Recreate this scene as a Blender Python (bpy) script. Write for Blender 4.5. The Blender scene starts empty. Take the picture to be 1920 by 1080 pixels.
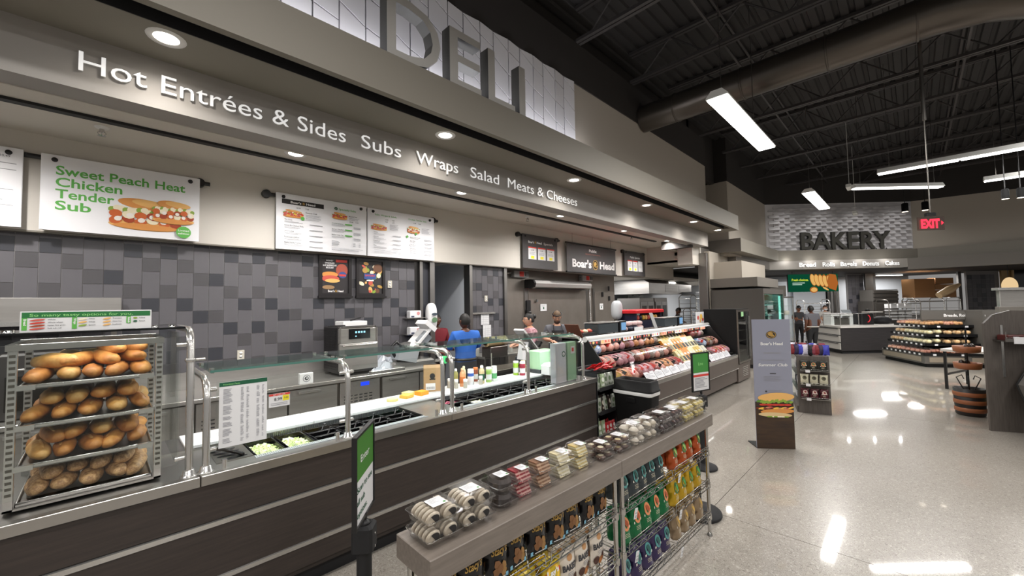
import bpy, math, random
from math import pi, sin, cos, radians
from mathutils import Vector, Matrix
random.seed(7)
C = bpy.context.scene.collection
SC = bpy.context.scene
# ---------------------------------------------------------------- camera
cam = bpy.data.objects.new('camera', bpy.data.cameras.new('camera'))
C.objects.link(cam)
SC.camera = cam
cam.data.sensor_width = 36
cam.data.lens = 36 * 755.0 / 1920
cam.data.clip_start = .05
_y, _p, _r = radians(44.872), radians(2.476), radians(-1.018)
F_ = Vector((cos(_y) * cos(_p), sin(_y) * cos(_p), sin(_p)))
R_ = Vector((sin(_y), -cos(_y), 0)); U_ = R_.cross(F_)
R2 = R_ * cos(_r) + U_ * sin(_r); U2 = U_ * cos(_r) - R_ * sin(_r)
m4 = Matrix((R2, U2, -F_)).transposed().to_4x4(); m4.translation = Vector((0, 0, 1.85))
cam.matrix_world = m4
# ---------------------------------------------------------------- world, exposure
SC.view_settings.view_transform = 'Standard'
SC.view_settings.look = 'None'
SC.view_settings.gamma = 1
SC.view_settings.use_curve_mapping = False
SC.view_settings.exposure = 0.0
SC.cycles.max_bounces = 8
SC.cycles.transparent_max_bounces = 24
SC.cycles.caustics_reflective = False
SC.cycles.caustics_refractive = False
SC.cycles.sample_clamp_indirect = 4
wd = bpy.data.worlds.new('world'); SC.world = wd; wd.use_nodes = True
wd.node_tree.nodes['Background'].inputs[0].default_value = (.62, .6, .58, 1)
wd.node_tree.nodes['Background'].inputs[1].default_value = .40

def lin(c):
    if isinstance(c, str):
        c = tuple(int(c[i:i + 2], 16) / 255 for i in (0, 2, 4))
    return tuple(x / 12.92 if x <= .04045 else ((x + .055) / 1.055) ** 2.4 for x in c) + (1,)

def light(kind, loc, power, size=.3, size_y=None, rot=(0, 0, 0), col=(1, .97, .93), spot=None, blend=.6):
    d = bpy.data.lights.new('light', kind); d.energy = power; d.color = col
    if kind == 'AREA':
        d.size = size
        if size_y: d.shape = 'RECTANGLE'; d.size_y = size_y
    elif kind == 'SPOT':
        d.spot_size = radians(spot or 100); d.spot_blend = blend; d.shadow_soft_size = size
    else: d.shadow_soft_size = size
    o = bpy.data.objects.new('lamp_light', d); o.location = loc; o.rotation_euler = rot; C.objects.link(o); return o

# high bay store lights, in view and behind the viewer (each one hangs in a fixture built below)
HIGHBAY = [(7.09, 1.77, 4.62), (14.0, 1.8, 4.62)]
STRIPS = [((11.94, .45), (11.94, -2.0)), ((11.94, -2.03), (11.94, -4.4)), ((13.0, .94), (14.55, -.61)), ((14.65, -1.3), (14.75, -3.7))]
SHOP_ROWS = [(x, y) for x in (-4.2, .6, 5.2, 10.9, 15.0) for y in (-2.4, -6.5)] + [(-4.2, 1.2), (.4, 1.0)]
for x, y in SHOP_ROWS: light('AREA', (x, y, 4.9), 95, 2.4, .3)
for x, y, z in HIGHBAY: light('AREA', (x, y, z - .06), 100, 2.4, .26)
for a, c in STRIPS: light('AREA', ((a[0] + c[0]) / 2, (a[1] + c[1]) / 2, 4.56), 70, 2.3, .16, rot=(0, 0, math.atan2(c[1] - a[1], c[0] - a[0])))
DL_X = [.27, 2.77, 5.31, 7.81, 10.33, 12.1]
for x in DL_X: light('SPOT', (x, 3.82, 3.85), 60, .06, spot=160, blend=1, col=(1, .93, .84))
IL_X = [-1.0, 1.5, 3.91, 6.43, 8.96, 11.4]
for x in IL_X: light('SPOT', (x, 4.97, 3.6), 250, .08, spot=165, blend=1, col=(1, .96, .92))

# light strips of the glass guards and the cove strip behind the big letters
for x0, x1, z, pw in ((.45, 1.22, 1.44, 5), (1.28, 2.06, 1.44, 5), (2.22, 3.16, 1.44, 6), (3.22, 4.17, 1.44, 6)): light('AREA', ((x0 + x1) / 2, 3.305, z), pw, x1 - x0, .03, col=(1, 1, 1))
light('AREA', (-.05, 3.12, 1.735), 1.4, .5, .05, rot=(radians(-25), 0, 0), col=(1, .97, .92))  # no fixture: added over the rolls to brighten the bread case
light('AREA', (3.0, 3.76, 4.30), 34, 5.5, .05, rot=(radians(180), 0, 0), col=(.95, .95, 1))
light('AREA', (8.5, 3.72, 4.30), 4, 5.5, .05, rot=(radians(180), 0, 0), col=(1, .95, .88))
# ---------------------------------------------------------------- materials
_mc = {}
def N(nt, t, **k):
    n = nt.nodes.new(t)
    for a, v in k.items():
        if a in n.inputs: n.inputs[a].default_value = v
        else: setattr(n, a, v)
    return n
def M(name, col='808080', rough=.5, metal=0, noise=None, bump=None, emis=None, coat=0, stretch=(1, 1, 1), col2=None, spec=.5):
    """procedural principled material; noise=(scale, low, high) mixes col and col2"""
    if name in _mc: return _mc[name]
    m = bpy.data.materials.new(name); m.use_nodes = True; nt = m.node_tree; b = nt.nodes['Principled BSDF']
    b.inputs['Base Color'].default_value = lin(col); b.inputs['Roughness'].default_value = rough
    b.inputs['Metallic'].default_value = metal; b.inputs['Coat Weight'].default_value = coat
    b.inputs['Specular IOR Level'].default_value = spec
    m.diffuse_color = lin(col)
    if noise or bump:
        tc = N(nt, 'ShaderNodeTexCoord'); mp = N(nt, 'ShaderNodeMapping'); mp.inputs['Scale'].default_value = stretch
        nt.links.new(tc.outputs['Object'], mp.inputs[0])
    if noise:
        nz = N(nt, 'ShaderNodeTexNoise', Scale=noise[0], Detail=4.0, Roughness=.6)
        nt.links.new(mp.outputs[0], nz.inputs['Vector'])
        cr = N(nt, 'ShaderNodeValToRGB'); cr.color_ramp.elements[0].position = noise[1]; cr.color_ramp.elements[1].position = noise[2]
        cr.color_ramp.elements[0].color = lin(col); cr.color_ramp.elements[1].color = lin(col2 or col)
        nt.links.new(nz.outputs[0], cr.inputs[0]); nt.links.new(cr.outputs[0], b.inputs['Base Color'])
    if bump:
        nb = N(nt, 'ShaderNodeTexNoise', Scale=bump[0], Detail=3.0); nt.links.new(mp.outputs[0], nb.inputs['Vector'])
        bm = N(nt, 'ShaderNodeBump', Strength=bump[1], Distance=bump[2] if len(bump) > 2 else .01)
        nt.links.new(nb.outputs[0], bm.inputs['Height']); nt.links.new(bm.outputs[0], b.inputs['Normal'])
    if emis:
        b.inputs['Emission Color'].default_value = lin(emis[0]); b.inputs['Emission Strength'].default_value = emis[1]
    _mc[name] = m; return m
def GL(name, tint='eef4f2', refl=.35, rough=.02, haze=0, ior=1.5):
    """thin clear sheet: tinted transparency with fresnel reflection"""
    if name in _mc: return _mc[name]
    m = bpy.data.materials.new(name); m.use_nodes = True; nt = m.node_tree; nt.nodes.clear()
    o = N(nt, 'ShaderNodeOutputMaterial'); t = N(nt, 'ShaderNodeBsdfTransparent'); t.inputs[0].default_value = lin(tint)
    g = N(nt, 'ShaderNodeBsdfGlossy'); g.inputs['Roughness'].default_value = rough
    f = N(nt, 'ShaderNodeFresnel'); ge = N(nt, 'ShaderNodeNewGeometry'); mb = N(nt, 'ShaderNodeMath', operation='MULTIPLY_ADD')
    mb.inputs[1].default_value = 1 / ior - ior; mb.inputs[2].default_value = ior
    nt.links.new(ge.outputs['Backfacing'], mb.inputs[0]); nt.links.new(mb.outputs[0], f.inputs[0])
    mu = N(nt, 'ShaderNodeMath', operation='MULTIPLY_ADD'); mu.inputs[1].default_value = refl * 2; mu.inputs[2].default_value = haze; mu.use_clamp = True
    mx = N(nt, 'ShaderNodeMixShader')
    nt.links.new(f.outputs[0], mu.inputs[0]); nt.links.new(mu.outputs[0], mx.inputs[0])
    nt.links.new(t.outputs[0], mx.inputs[1]); nt.links.new(g.outputs[0], mx.inputs[2]); nt.links.new(mx.outputs[0], o.inputs[0])
    _mc[name] = m; return m
def EM(name, col='ffffff', s=5):
    if name in _mc: return _mc[name]
    m = bpy.data.materials.new(name); m.use_nodes = True; nt = m.node_tree; nt.nodes.clear()
    o = N(nt, 'ShaderNodeOutputMaterial'); e = N(nt, 'ShaderNodeEmission'); e.inputs[0].default_value = lin(col); e.inputs[1].default_value = s
    nt.links.new(e.outputs[0], o.inputs[0]); _mc[name] = m; return m

TAUPE = M('taupe_paint', '7f7a71', .6)
TAUPE_D = M('dark_taupe_paint', '6a655f', .6)
CREAM = M('cream_paint', 'cfcac2', .7)
WALLB = M('beige_wall_paint', 'aaa297', .7)
DARK = M('charcoal_paint', '2a2624', .8)
ROOF = M('black_deck_paint', '2b2929', .75)
BLK = M('black_plastic', '121214', .4)
BLKM = M('black_matte', '17171a', .7)
WHITE = M('white_plastic', 'e8e8e8', .35)
PAPER = M('white_card', 'dcdcde', .5)
STEEL = M('brushed_steel', 'b4b1ad', .3, 1, bump=(60, .02, .001), stretch=(1, 1, 14))
STEELD = M('dark_steel', '85817c', .34, 1)
STEELB = M('bright_steel', 'c9c7c4', .25, .85)
CHROME = M('chrome', 'd5d5d5', .12, 1)
WOODD = M('dark_laminate', '2b2522', .45, noise=(3.5, .3, .7), col2='3a312d', stretch=(1, 1, 16))
WOODG = M('grey_laminate', '6b625b', .42, noise=(4, .3, .7), col2='7d746c', stretch=(1.2, 14, 14))
WOODV = M('grey_laminate_upright', '4c4642', .5, noise=(4, .3, .7), col2='5e5752', stretch=(14, 14, 1))
GLASS = GL('clear_glass', 'fcfefd', .36)
GLASSG = GL('green_edge_glass', 'e0eee9', .35)
PLAST = GL('clear_plastic', 'fafafa', .65, .12, .05)
GREEN = M('sign_green', '3f8a3c', .5)
GREEND = M('dark_green', '14553a', .5)
INK = M('ink', '3a3a3e', .6)
INKL = M('pale_ink', '8d8d94', .6)

# ---------------------------------------------------------------- mesh building
_tc = {}
def glyphs(s, bold):
    k = (s, bold)
    if k not in _tc:
        cu = bpy.data.curves.new('t', 'FONT'); cu.body = s; cu.size = 1; cu.offset = bold; cu.resolution_u = 3
        o = bpy.data.objects.new('t', cu); C.objects.link(o)
        dg = bpy.context.evaluated_depsgraph_get(); me = bpy.data.meshes.new_from_object(o.evaluated_get(dg))
        V = [tuple(v.co) for v in me.vertices]; Fs = [tuple(p.vertices) for p in me.polygons]
        bpy.data.objects.remove(o); bpy.data.curves.remove(cu); bpy.data.meshes.remove(me)
        _tc[k] = (V, Fs)
    return _tc[k]
def wmat(o):
    m = Matrix.Identity(4)
    while o is not None:
        m = (Matrix.Translation(o.location) @ o.rotation_euler.to_matrix().to_4x4() @ Matrix.Diagonal(tuple(o.scale) + (1,))) @ m; o = o.parent
    return m
class B:
    def __init__(s): s.v = []; s.f = []; s.mi = []; s.sm = []; s.m = []; s.cur = 0
    def mat(s, m):
        if m not in s.m: s.m.append(m)
        s.cur = s.m.index(m); return s
    def add(s, V, Fs, sm=False):
        n = len(s.v); s.v += [tuple(p) for p in V]
        for f in Fs: s.f.append(tuple(i + n for i in f)); s.mi.append(s.cur); s.sm.append(sm)
        return s
    def box(s, x0, x1, y0, y1, z0, z1):
        V = [(x, y, z) for z in (z0, z1) for x, y in ((x0, y0), (x1, y0), (x1, y1), (x0, y1))]
        return s.add(V, [(0, 3, 2, 1), (4, 5, 6, 7), (0, 1, 5, 4), (1, 2, 6, 5), (2, 3, 7, 6), (3, 0, 4, 7)])
    def bbox(s, x0, x1, y0, y1, z0, z1, b=.005):
        """box with chamfered vertical and top edges"""
        P = [(x0 + b, y0), (x1 - b, y0), (x1, y0 + b), (x1, y1 - b), (x1 - b, y1), (x0 + b, y1), (x0, y1 - b), (x0, y0 + b)]
        cx, cy = (x0 + x1) / 2, (y0 + y1) / 2
        q = [(p[0] + (b if p[0] < cx else -b), p[1] + (b if p[1] < cy else -b)) for p in P]
        V = [(p[0], p[1], z0) for p in P] + [(p[0], p[1], z1 - b) for p in P] + [(p[0], p[1], z1) for p in q]
        Fs = [tuple(range(7, -1, -1)), tuple(range(16, 24))]
        for r in (0, 8):
            Fs += [(r + i, r + (i + 1) % 8, r + 8 + (i + 1) % 8, r + 8 + i) for i in range(8)]
        return s.add(V, Fs)
    def obox(s, c, ax, ay, az):
        """oriented box: centre and half axis vectors"""
        c, ax, ay, az = map(Vector, (c, ax, ay, az))
        V = [c + i * ax + j * ay + k * az for k in (-1, 1) for i, j in ((-1, -1), (1, -1), (1, 1), (-1, 1))]
        return s.add(V, [(0, 3, 2, 1), (4, 5, 6, 7), (0, 1, 5, 4), (1, 2, 6, 5), (2, 3, 7, 6), (3, 0, 4, 7)])
    def quad(s, a, b, c, d): return s.add([a, b, c, d], [(0, 1, 2, 3)])
    def poly(s, P): return s.add(P, [tuple(range(len(P)))])
    def prism(s, P, d, sm=False):
        """polygon P (3d points) extruded by vector d"""
        n = len(P); d = Vector(d); V = [Vector(p) for p in P]; V += [p + d for p in V]
        Fs = [tuple(range(n - 1, -1, -1)), tuple(range(n, 2 * n))] + [(i, (i + 1) % n, n + (i + 1) % n, n + i) for i in range(n)]
        return s.add(V, Fs, sm)
    def cyl(s, p0, p1, r, n=12, r2=None, cap=True):
        p0, p1 = Vector(p0), Vector(p1); r2 = r if r2 is None else r2; d = (p1 - p0).normalized()
        u = d.orthogonal().normalized(); w = d.cross(u)
        V = []
        for p, q in ((p0, r), (p1, r2)): V += [p + (u * cos(2 * pi * i / n) + w * sin(2 * pi * i / n)) * q for i in range(n)]
        s.add(V, [(i, (i + 1) % n, n + (i + 1) % n, n + i) for i in range(n)], n > 5)
        if cap: s.add(V, [tuple(range(n - 1, -1, -1)), tuple(range(n, 2 * n))])
        return s
    def tube(s, P, r, n=8, closed=False):
        P = [Vector(p) for p in P]; L = len(P); rr = r if isinstance(r, (list, tuple)) else [r] * L
        V = []; u = None
        for i, p in enumerate(P):
            a = P[i - 1] if (i or closed) else P[0]; b = P[(i + 1) % L] if (i < L - 1 or closed) else P[-1]
            t = (b - a).normalized()
            u = t.orthogonal().normalized() if u is None else (u - t * u.dot(t)).normalized()
            w = t.cross(u); V += [p + (u * cos(2 * pi * k / n) + w * sin(2 * pi * k / n)) * rr[i] for k in range(n)]
        Fs = [(j * n + k, j * n + (k + 1) % n, ((j + 1) % L) * n + (k + 1) % n, ((j + 1) % L) * n + k)
              for j in range(L if closed else L - 1) for k in range(n)]
        s.add(V, Fs, True)
        if not closed: s.add(V, [tuple(range(n - 1, -1, -1)), tuple(range((L - 1) * n, L * n))])
        return s
    def lathe(s, prof, c=(0, 0, 0), n=16, sx=1, sy=1, axis=None):
        """profile [(r,z)] around z (or along unit vector axis)"""
        c = Vector(c); V = []
        if axis is None: ez, ex, ey = Vector((0, 0, 1)), Vector((1, 0, 0)), Vector((0, 1, 0))
        else: ez = Vector(axis).normalized(); ex = ez.orthogonal().normalized(); ey = ez.cross(ex)
        for r, z in prof: V += [c + ex * (r * sx * cos(2 * pi * i / n)) + ey * (r * sy * sin(2 * pi * i / n)) + ez * z for i in range(n)]
        L = len(prof)
        s.add(V, [(j * n + i, j * n + (i + 1) % n, (j + 1) * n + (i + 1) % n, (j + 1) * n + i) for j in range(L - 1) for i in range(n)], True)
        if prof[0][0] > 1e-6: s.add(V[:n], [tuple(range(n - 1, -1, -1))])
        if prof[-1][0] > 1e-6: s.add(V[-n:], [tuple(range(n))])
        return s
    def ell(s, c, r, n=12, m=8, rot=None, e=1.0):
        """ellipsoid; e<1 gives boxier shape"""
        V = []; c = Vector(c); Rm = rot.to_matrix() if rot is not None else Matrix.Identity(3)
        def pw(x): return math.copysign(abs(x) ** e, x)
        for j in range(m + 1):
            t = pi * j / m
            for i in range(n):
                a = 2 * pi * i / n
                V.append(c + Rm @ Vector((r[0] * pw(sin(t)) * pw(cos(a)), r[1] * pw(sin(t)) * pw(sin(a)), r[2] * pw(cos(t)))))
        return s.add(V, [(j * n + i, (j + 1) * n + i, (j + 1) * n + (i + 1) % n, j * n + (i + 1) % n) for j in range(m) for i in range(n)], True)
    def text(s, t, o, u, w, h, width=None, align='l', bold=.012, ext=0, italic=0, side=None):
        """lettering: o baseline origin, u writing direction, w up direction, h cap height, width in metres (whole line)"""
        V, Fs = glyphs(t, bold)
        if not V: return s
        o, u, w = Vector(o), Vector(u).normalized(), Vector(w).normalized(); k = h / .73
        x0 = min(v[0] for v in V); x1 = max(v[0] for v in V); kx = width / (x1 - x0) if width else k
        W = (x1 - x0) * kx; off = {'l': 0, 'c': -W / 2, 'r': -W}[align]; nn = u.cross(w)
        P = [o + u * ((v[0] - x0) * kx + off + italic * v[1] * k) + w * (v[1] * k) for v in V]
        if ext: 
            s.add([p + nn * ext for p in P], Fs); n = len(P); E = {}; cu_ = s.cur
            if side: s.mat(side)
            for f in Fs:
                for i in range(len(f)):
                    a, b = f[i], f[(i + 1) % len(f)]; E[(a, b)] = 1
            s.add(P + [p + nn * ext for p in P], [(a, b, b + n, a + n) for (a, b) in E if (b, a) not in E]); s.cur = cu_
        else: s.add(P, Fs)
        return s
    def build(s, name, mat=None, parent=None, w=1, **kw):
        me = bpy.data.meshes.new(name)
        V = s.v
        if parent is not None and w:
            im = wmat(parent).inverted(); V = [im @ Vector(p) for p in V]
        me.from_pydata([tuple(p) for p in V], [], s.f)
        ms = s.m if s.m else [mat]
        for m in ms: me.materials.append(m)
        if s.m: me.polygons.foreach_set('material_index', s.mi)
        me.polygons.foreach_set('use_smooth', s.sm); me.update()
        o = bpy.data.objects.new(name, me); C.objects.link(o)
        if parent is not None: o.parent = parent
        for k, v in kw.items(): o[k] = v
        return o
def obj(name, me, parent=None, loc=(0, 0, 0), **kw):
    o = bpy.data.objects.new(name, me); C.objects.link(o); o.location = loc
    if parent is not None: o.parent = parent
    for k, v in kw.items(): o[k] = v
    return o
def T(name, label, cat, loc=(0, 0, 0), rz=0, group=None):
    o = bpy.data.objects.new(name, None); C.objects.link(o); o.location = loc; o.rotation_euler = (0, 0, rz)
    o.empty_display_size = .05; o['label'] = label; o['category'] = cat
    if group: o['group'] = group
    return o
def tag(o, label, cat, group=None):
    o['label'] = label; o['category'] = cat
    if group: o['group'] = group
    return o
def S(b, name, mat=None, parent=None):
    o = b.build(name, mat, parent)
    if parent is None: o['kind'] = 'structure'
    return o
def copy(root, loc=None, rot=None, label=None, group=None, scale=None, mats=None):
    r = root.copy(); C.objects.link(r)
    if loc is not None: r.location = loc
    if rot is not None: r.rotation_euler = rot if isinstance(rot, tuple) else (0, 0, rot)
    if scale is not None: r.scale = scale if isinstance(scale, tuple) else (scale,) * 3
    if label: r['label'] = label
    if group: r['group'] = group
    def rec(a, b_):
        for ch in list(a.children):
            c = ch.copy(); C.objects.link(c); c.parent = b_; rec(ch, c)
    rec(root, r); return r
def recolor(o, old, new):
    """give a copied thing its own material instead of the shared one"""
    for q in [o] + list(o.children_recursive):
        if q.type == 'MESH':
            for sl in q.material_slots:
                if sl.material == old: sl.link = 'OBJECT'; sl.material = new
X_, Y_, Z_ = Vector((1, 0, 0)), Vector((0, 1, 0)), Vector((0, 0, 1))
# ================================================================ STRUCTURE
# ---- floor: polished terrazzo slabs with saw-cut joints
def terrazzo():
    m = bpy.data.materials.new('terrazzo'); m.use_nodes = True; nt = m.node_tree; b = nt.nodes['Principled BSDF']
    tc = N(nt, 'ShaderNodeTexCoord')
    v = N(nt, 'ShaderNodeTexVoronoi', Scale=95.0); nt.links.new(tc.outputs['Object'], v.inputs['Vector'])
    r1 = N(nt, 'ShaderNodeValToRGB'); e = r1.color_ramp.elements
    e[0].position = .0; e[0].color = lin('7d766e'); e[1].position = 1; e[1].color = lin('b9b2a9')
    for p, c in ((.12, '8f887f'), (.2, 'a59e95'), (.75, 'aaa39a'), (.85, 'c2bcb4')):
        q = e.new(p); q.color = lin(c)
    nt.links.new(v.outputs['Color'], r1.inputs[0])
    n2 = N(nt, 'ShaderNodeTexNoise', Scale=170.0, Detail=2.0); nt.links.new(tc.outputs['Object'], n2.inputs['Vector'])
    r2 = N(nt, 'ShaderNodeValToRGB'); r2.color_ramp.elements[0].position = .34; r2.color_ramp.elements[0].color = lin('8a8279')
    r2.color_ramp.elements[1].position = .42; r2.color_ramp.elements[1].color = (1, 1, 1, 1)
    nt.links.new(n2.outputs[0], r2.inputs[0])
    n3 = N(nt, 'ShaderNodeTexNoise', Scale=1.3, Detail=3.0); nt.links.new(tc.outputs['Object'], n3.inputs['Vector'])
    r3 = N(nt, 'ShaderNodeValToRGB'); r3.color_ramp.elements[0].color = (.86, .86, .85, 1); r3.color_ramp.elements[1].color = (1, 1, 1, 1)
    nt.links.new(n3.outputs[0], r3.inputs[0])
    x = N(nt, 'ShaderNodeMix', data_type='RGBA', blend_type='MULTIPLY'); x.inputs[0].default_value = 1
    nt.links.new(r1.outputs[0], x.inputs[6]); nt.links.new(r2.outputs[0], x.inputs[7])
    y = N(nt, 'ShaderNodeMix', data_type='RGBA', blend_type='MULTIPLY'); y.inputs[0].default_value = 1
    nt.links.new(x.outputs[2], y.inputs[6]); nt.links.new(r3.outputs[0], y.inputs[7]); nt.links.new(y.outputs[2], b.inputs['Base Color'])
    b.inputs['Roughness'].default_value = .28; b.inputs['Coat Weight'].default_value = .75; b.inputs['Coat Roughness'].default_value = .045; b.inputs['Coat IOR'].default_value = 1.55
    return m
TERR = terrazzo(); JOINT = M('joint_grey', '5c5751', .7)
fl = B().box(-8, 34, -12, 12, -.12, -.006).build('floor', JOINT, kind='structure')
xs = [-8, -6.2, -1.2, 3.8, 8.75, 13.8, 18.8, 23.8, 34]; ys = [-12, -8.2, -3.4, 1.36, 5.9, 12]
for i in range(len(xs) - 1):
    for j in range(len(ys) - 1):
        B().box(xs[i] + .003, xs[i + 1] - .003, ys[j] + .003, ys[j + 1] - .003, -.03, 0).build('slab', TERR, fl)

# ---- roof deck with ribs, joists, bridging
b = B()
y = -12.0; P = []
while y < 4.6:
    P += [(y, 7.0), (y + .11, 7.0), (y + .13, 7.045), (y + .19, 7.045)]; y += .21
V = [(-8, p[0], p[1]) for p in P] + [(24, p[0], p[1]) for p in P]; n = len(P)
b.add(V, [(i, i + 1, n + i + 1, n + i) for i in range(n - 1)]); b.box(-8, 24, -12, 4.6, 7.06, 7.1)
S(b, 'ceiling', ROOF)
JST = M('joist_paint', '3b3838', .5)
def joist(x):
    t = T('roof_joist', 'black open web steel joist under the roof deck', 'joist', (x, 0, 6.36), 0, 'open web roof joists'); return t
jx = [.07 + 1.87 * k for k in range(12)]
for n_, s_ in (('bottom', 0), ('top', .56)):
    pass
bc = B().box(-.07, -.012, -11.5, 3.93, 0, .055).box(.012, .07, -11.5, 3.93, 0, .055); 
tc_ = B().box(-.07, -.012, -11.5, 3.93, .575, .635).box(.012, .07, -11.5, 3.93, .575, .635)
w1 = B().cyl((0, 0, .03), (0, .62, .6), .016, 6); w2 = B().cyl((0, .62, .6), (0, 1.24, .03), .016, 6)
o1 = bc.build('bottom_chord', JST); o2 = tc_.build('top_chord', JST); o3 = w1.build('web_bar', JST); o4 = w2.build('web_bar', JST)
for i, x in enumerate(jx):
    t = joist(x); t['kind'] = 'structure'; del t['category'], t['label']
    for q, me in (('bottom_chord', o1.data), ('top_chord', o2.data)): obj(q, me, t)
    for k in range(8): obj('web_bar', o3.data, t, (0, -6.2 + 1.24 * k, 0)); obj('web_bar', o4.data, t, (0, -6.2 + 1.24 * k, 0))
for o in (o1, o2, o3, o4): bpy.data.objects.remove(o)
for yy in (2.2, -.9, -4.0):
    for z in (6.43, 6.92): S(B().box(-2, 22, yy - .018, yy + .018, z, z + .035), 'trim_bridging', JST)

# ---- duct
DUCT = M('duct_metal', '57514b', .33, .75, bump=(5, .08, .02))
dt = T('air_duct', 'dark round air duct running under the roof joists', 'duct', (8, 2, 5.76))
P = [(8.0, 3.92, 5.76), (8.0, 2.2, 5.76), (8.0, .3, 5.76), (7.98, -.35, 5.76), (8.15, -.9, 5.77), (8.7, -1.6, 5.78), (9.8, -2.9, 5.8), (12.5, -6.2, 5.85)]
B().tube(P, .27, 24).build('duct_body', DUCT, dt)
for yy in (3.2, 2.0, .8, -.2): B().lathe([(.275, -.015), (.283, -.012), (.283, .012), (.275, .015)], (8, yy, 5.76), 24, axis=(0, 1, 0)).build('seam_band', DUCT, dt)
# ---- upper deli wall with chevron tile
S(B().box(-6, 11.64, 3.95, 4.35, 4.2, 5.62), 'wall_deli_upper', WALLB)
S(B().box(-6, 11.64, 3.93, 4.35, 5.62, 6.36), 'wall_deli_top', DARK)
S(B().box(-6, 24, 4.35, 4.5, 5.6, 7.1), 'wall_deli_deck', DARK)
S(B().box(11.64, 13.58, 4.95, 5.2, 3.4, 5.62), 'wall_recess', WALLB)
S(B().box(11.64, 13.58, 4.95, 5.2, 5.62, 7.1).box(11.5, 11.64, 4.35, 5.2, 3.4, 7.1), 'wall_recess_top', DARK)
S(B().box(13.58, 13.62, 3.98, 5.2, 3.3, 5.62).box(13.6, 18.3, 3.98, 4.2, 3.3, 5.62), 'wall_bakery_side', WALLB)
S(B().box(13.58, 13.62, 3.97, 5.2, 5.62, 7.1).box(13.6, 18.3, 3.97, 4.2, 5.62, 7.1), 'wall_bakery_side_top', DARK)
CHEV = M('white_relief_tile', 'cdcbce', .45)
S(B().box(-6, 5.51, 3.944, 3.951, 4.2, 5.62), 'wall_chevron_back', M('relief_grout', '77757a', .7))
ch = T('chevron_panel', '', '', (1, 3.95, 4.3)); ch['kind'] = 'structure'; del ch['label'], ch['category']; ch.name = 'wall_chevron'
W_, Hh, sl = .262, .338, .135
kk = 0
for c in range(23):
    x0 = 5.51 - W_ * (c + 1); up = c % 2
    # edge nearest the viewer and far edge heights differ: alternate square and slanted columns
    for r in range(-1, 6):
        z0 = 4.05 + r * Hh
        if up: a, d = 0, .045
        else: a, d = .045 - sl, sl * .0
        if up: zl, zr = z0 + .04, z0
        else: zl, zr = z0 + .2, z0 + .04
        g = .008
        P = [(x0 + g, 0, zl + g), (x0 + W_ - g, 0, zr + g), (x0 + W_ - g, 0, zr + Hh - g), (x0 + g, 0, zl + Hh - g)]
        lo, hi = 4.2, 5.617
        Q = [(p[0], 0, min(max(p[2], lo), hi)) for p in P]
        if Q[2][2] - Q[1][2] < .02 and Q[3][2] - Q[0][2] < .02: continue
        t1, t2 = (.040, .012) if up else (.012, .040)
        bb = B(); th = [t1, t2, t2, t1]
        bb.add([(q[0], 3.95 - th[i], q[2]) for i, q in enumerate(Q)] + [(q[0], 3.952, q[2]) for q in Q],
               [(0, 1, 2, 3), (0, 4, 5, 1), (1, 5, 6, 2), (2, 6, 7, 3), (3, 7, 4, 0)])
        bb.build('tile', CHEV, ch)
# ---- deli soffit box, fascia, kitchen ceiling
sf = B().box(-6, 12.6, 3.43, 3.5, 3.87, 4.277).box(-6, 12.6, 3.5, 4.6, 4.2, 4.277).box(-6, 12.6, 3.66, 4.6, 3.865, 4.2).box(12.05, 12.6, 3.5, 3.66, 3.865, 4.2)
S(sf, 'trim_soffit', TAUPE)
S(B().box(-6, 12.05, 3.5, 3.66, 4.02, 4.05).box(-6, 12.05, 3.5, 3.506, 3.872, 4.05).box(-6, 12.05, 3.652, 3.66, 3.866, 4.05), 'trim_slot', BLKM)
S(B().box(-6, 12.4, 4.2, 4.45, 3.468, 3.868), 'trim_fascia', M('fascia_grey', '96928e', .55))
S(B().box(-6, 12.4, 4.44, 4.47, 3.462, 3.7), 'trim_fascia_back', CREAM)
S(B().box(-6, 12.4, 4.44, 6.3, 3.64, 3.7), 'ceiling_deli', CREAM)
S(B().box(-6, 11.2, 4.98 + .22, 4.98 + .3, 3.615, 3.642), 'trim_light_slot', BLKM)
S(B().box(-6, 12.4, 6.1, 6.26, 2.67, 3.7).box(12.4, 14.4, 6.1, 6.26, 2.67, 3.1), 'wall_header', CREAM)
S(B().box(-6, 11.4, 6.098, 6.3, 2.655, 2.672).box(11.4, 14.4, 6.098, 6.3, 2.655, 2.672), 'trim_header', TAUPE)
S(B().box(12.4, 14.5, 4.5, 6.3, 3.1, 3.16).box(12.4, 12.5, 4.44, 6.3, 3.1, 3.7), 'ceiling_low', CREAM)
S(B().box(11.9, 12.4, 4.47, 4.9, 2.95, 3.47), 'trim_block', CREAM)
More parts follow.
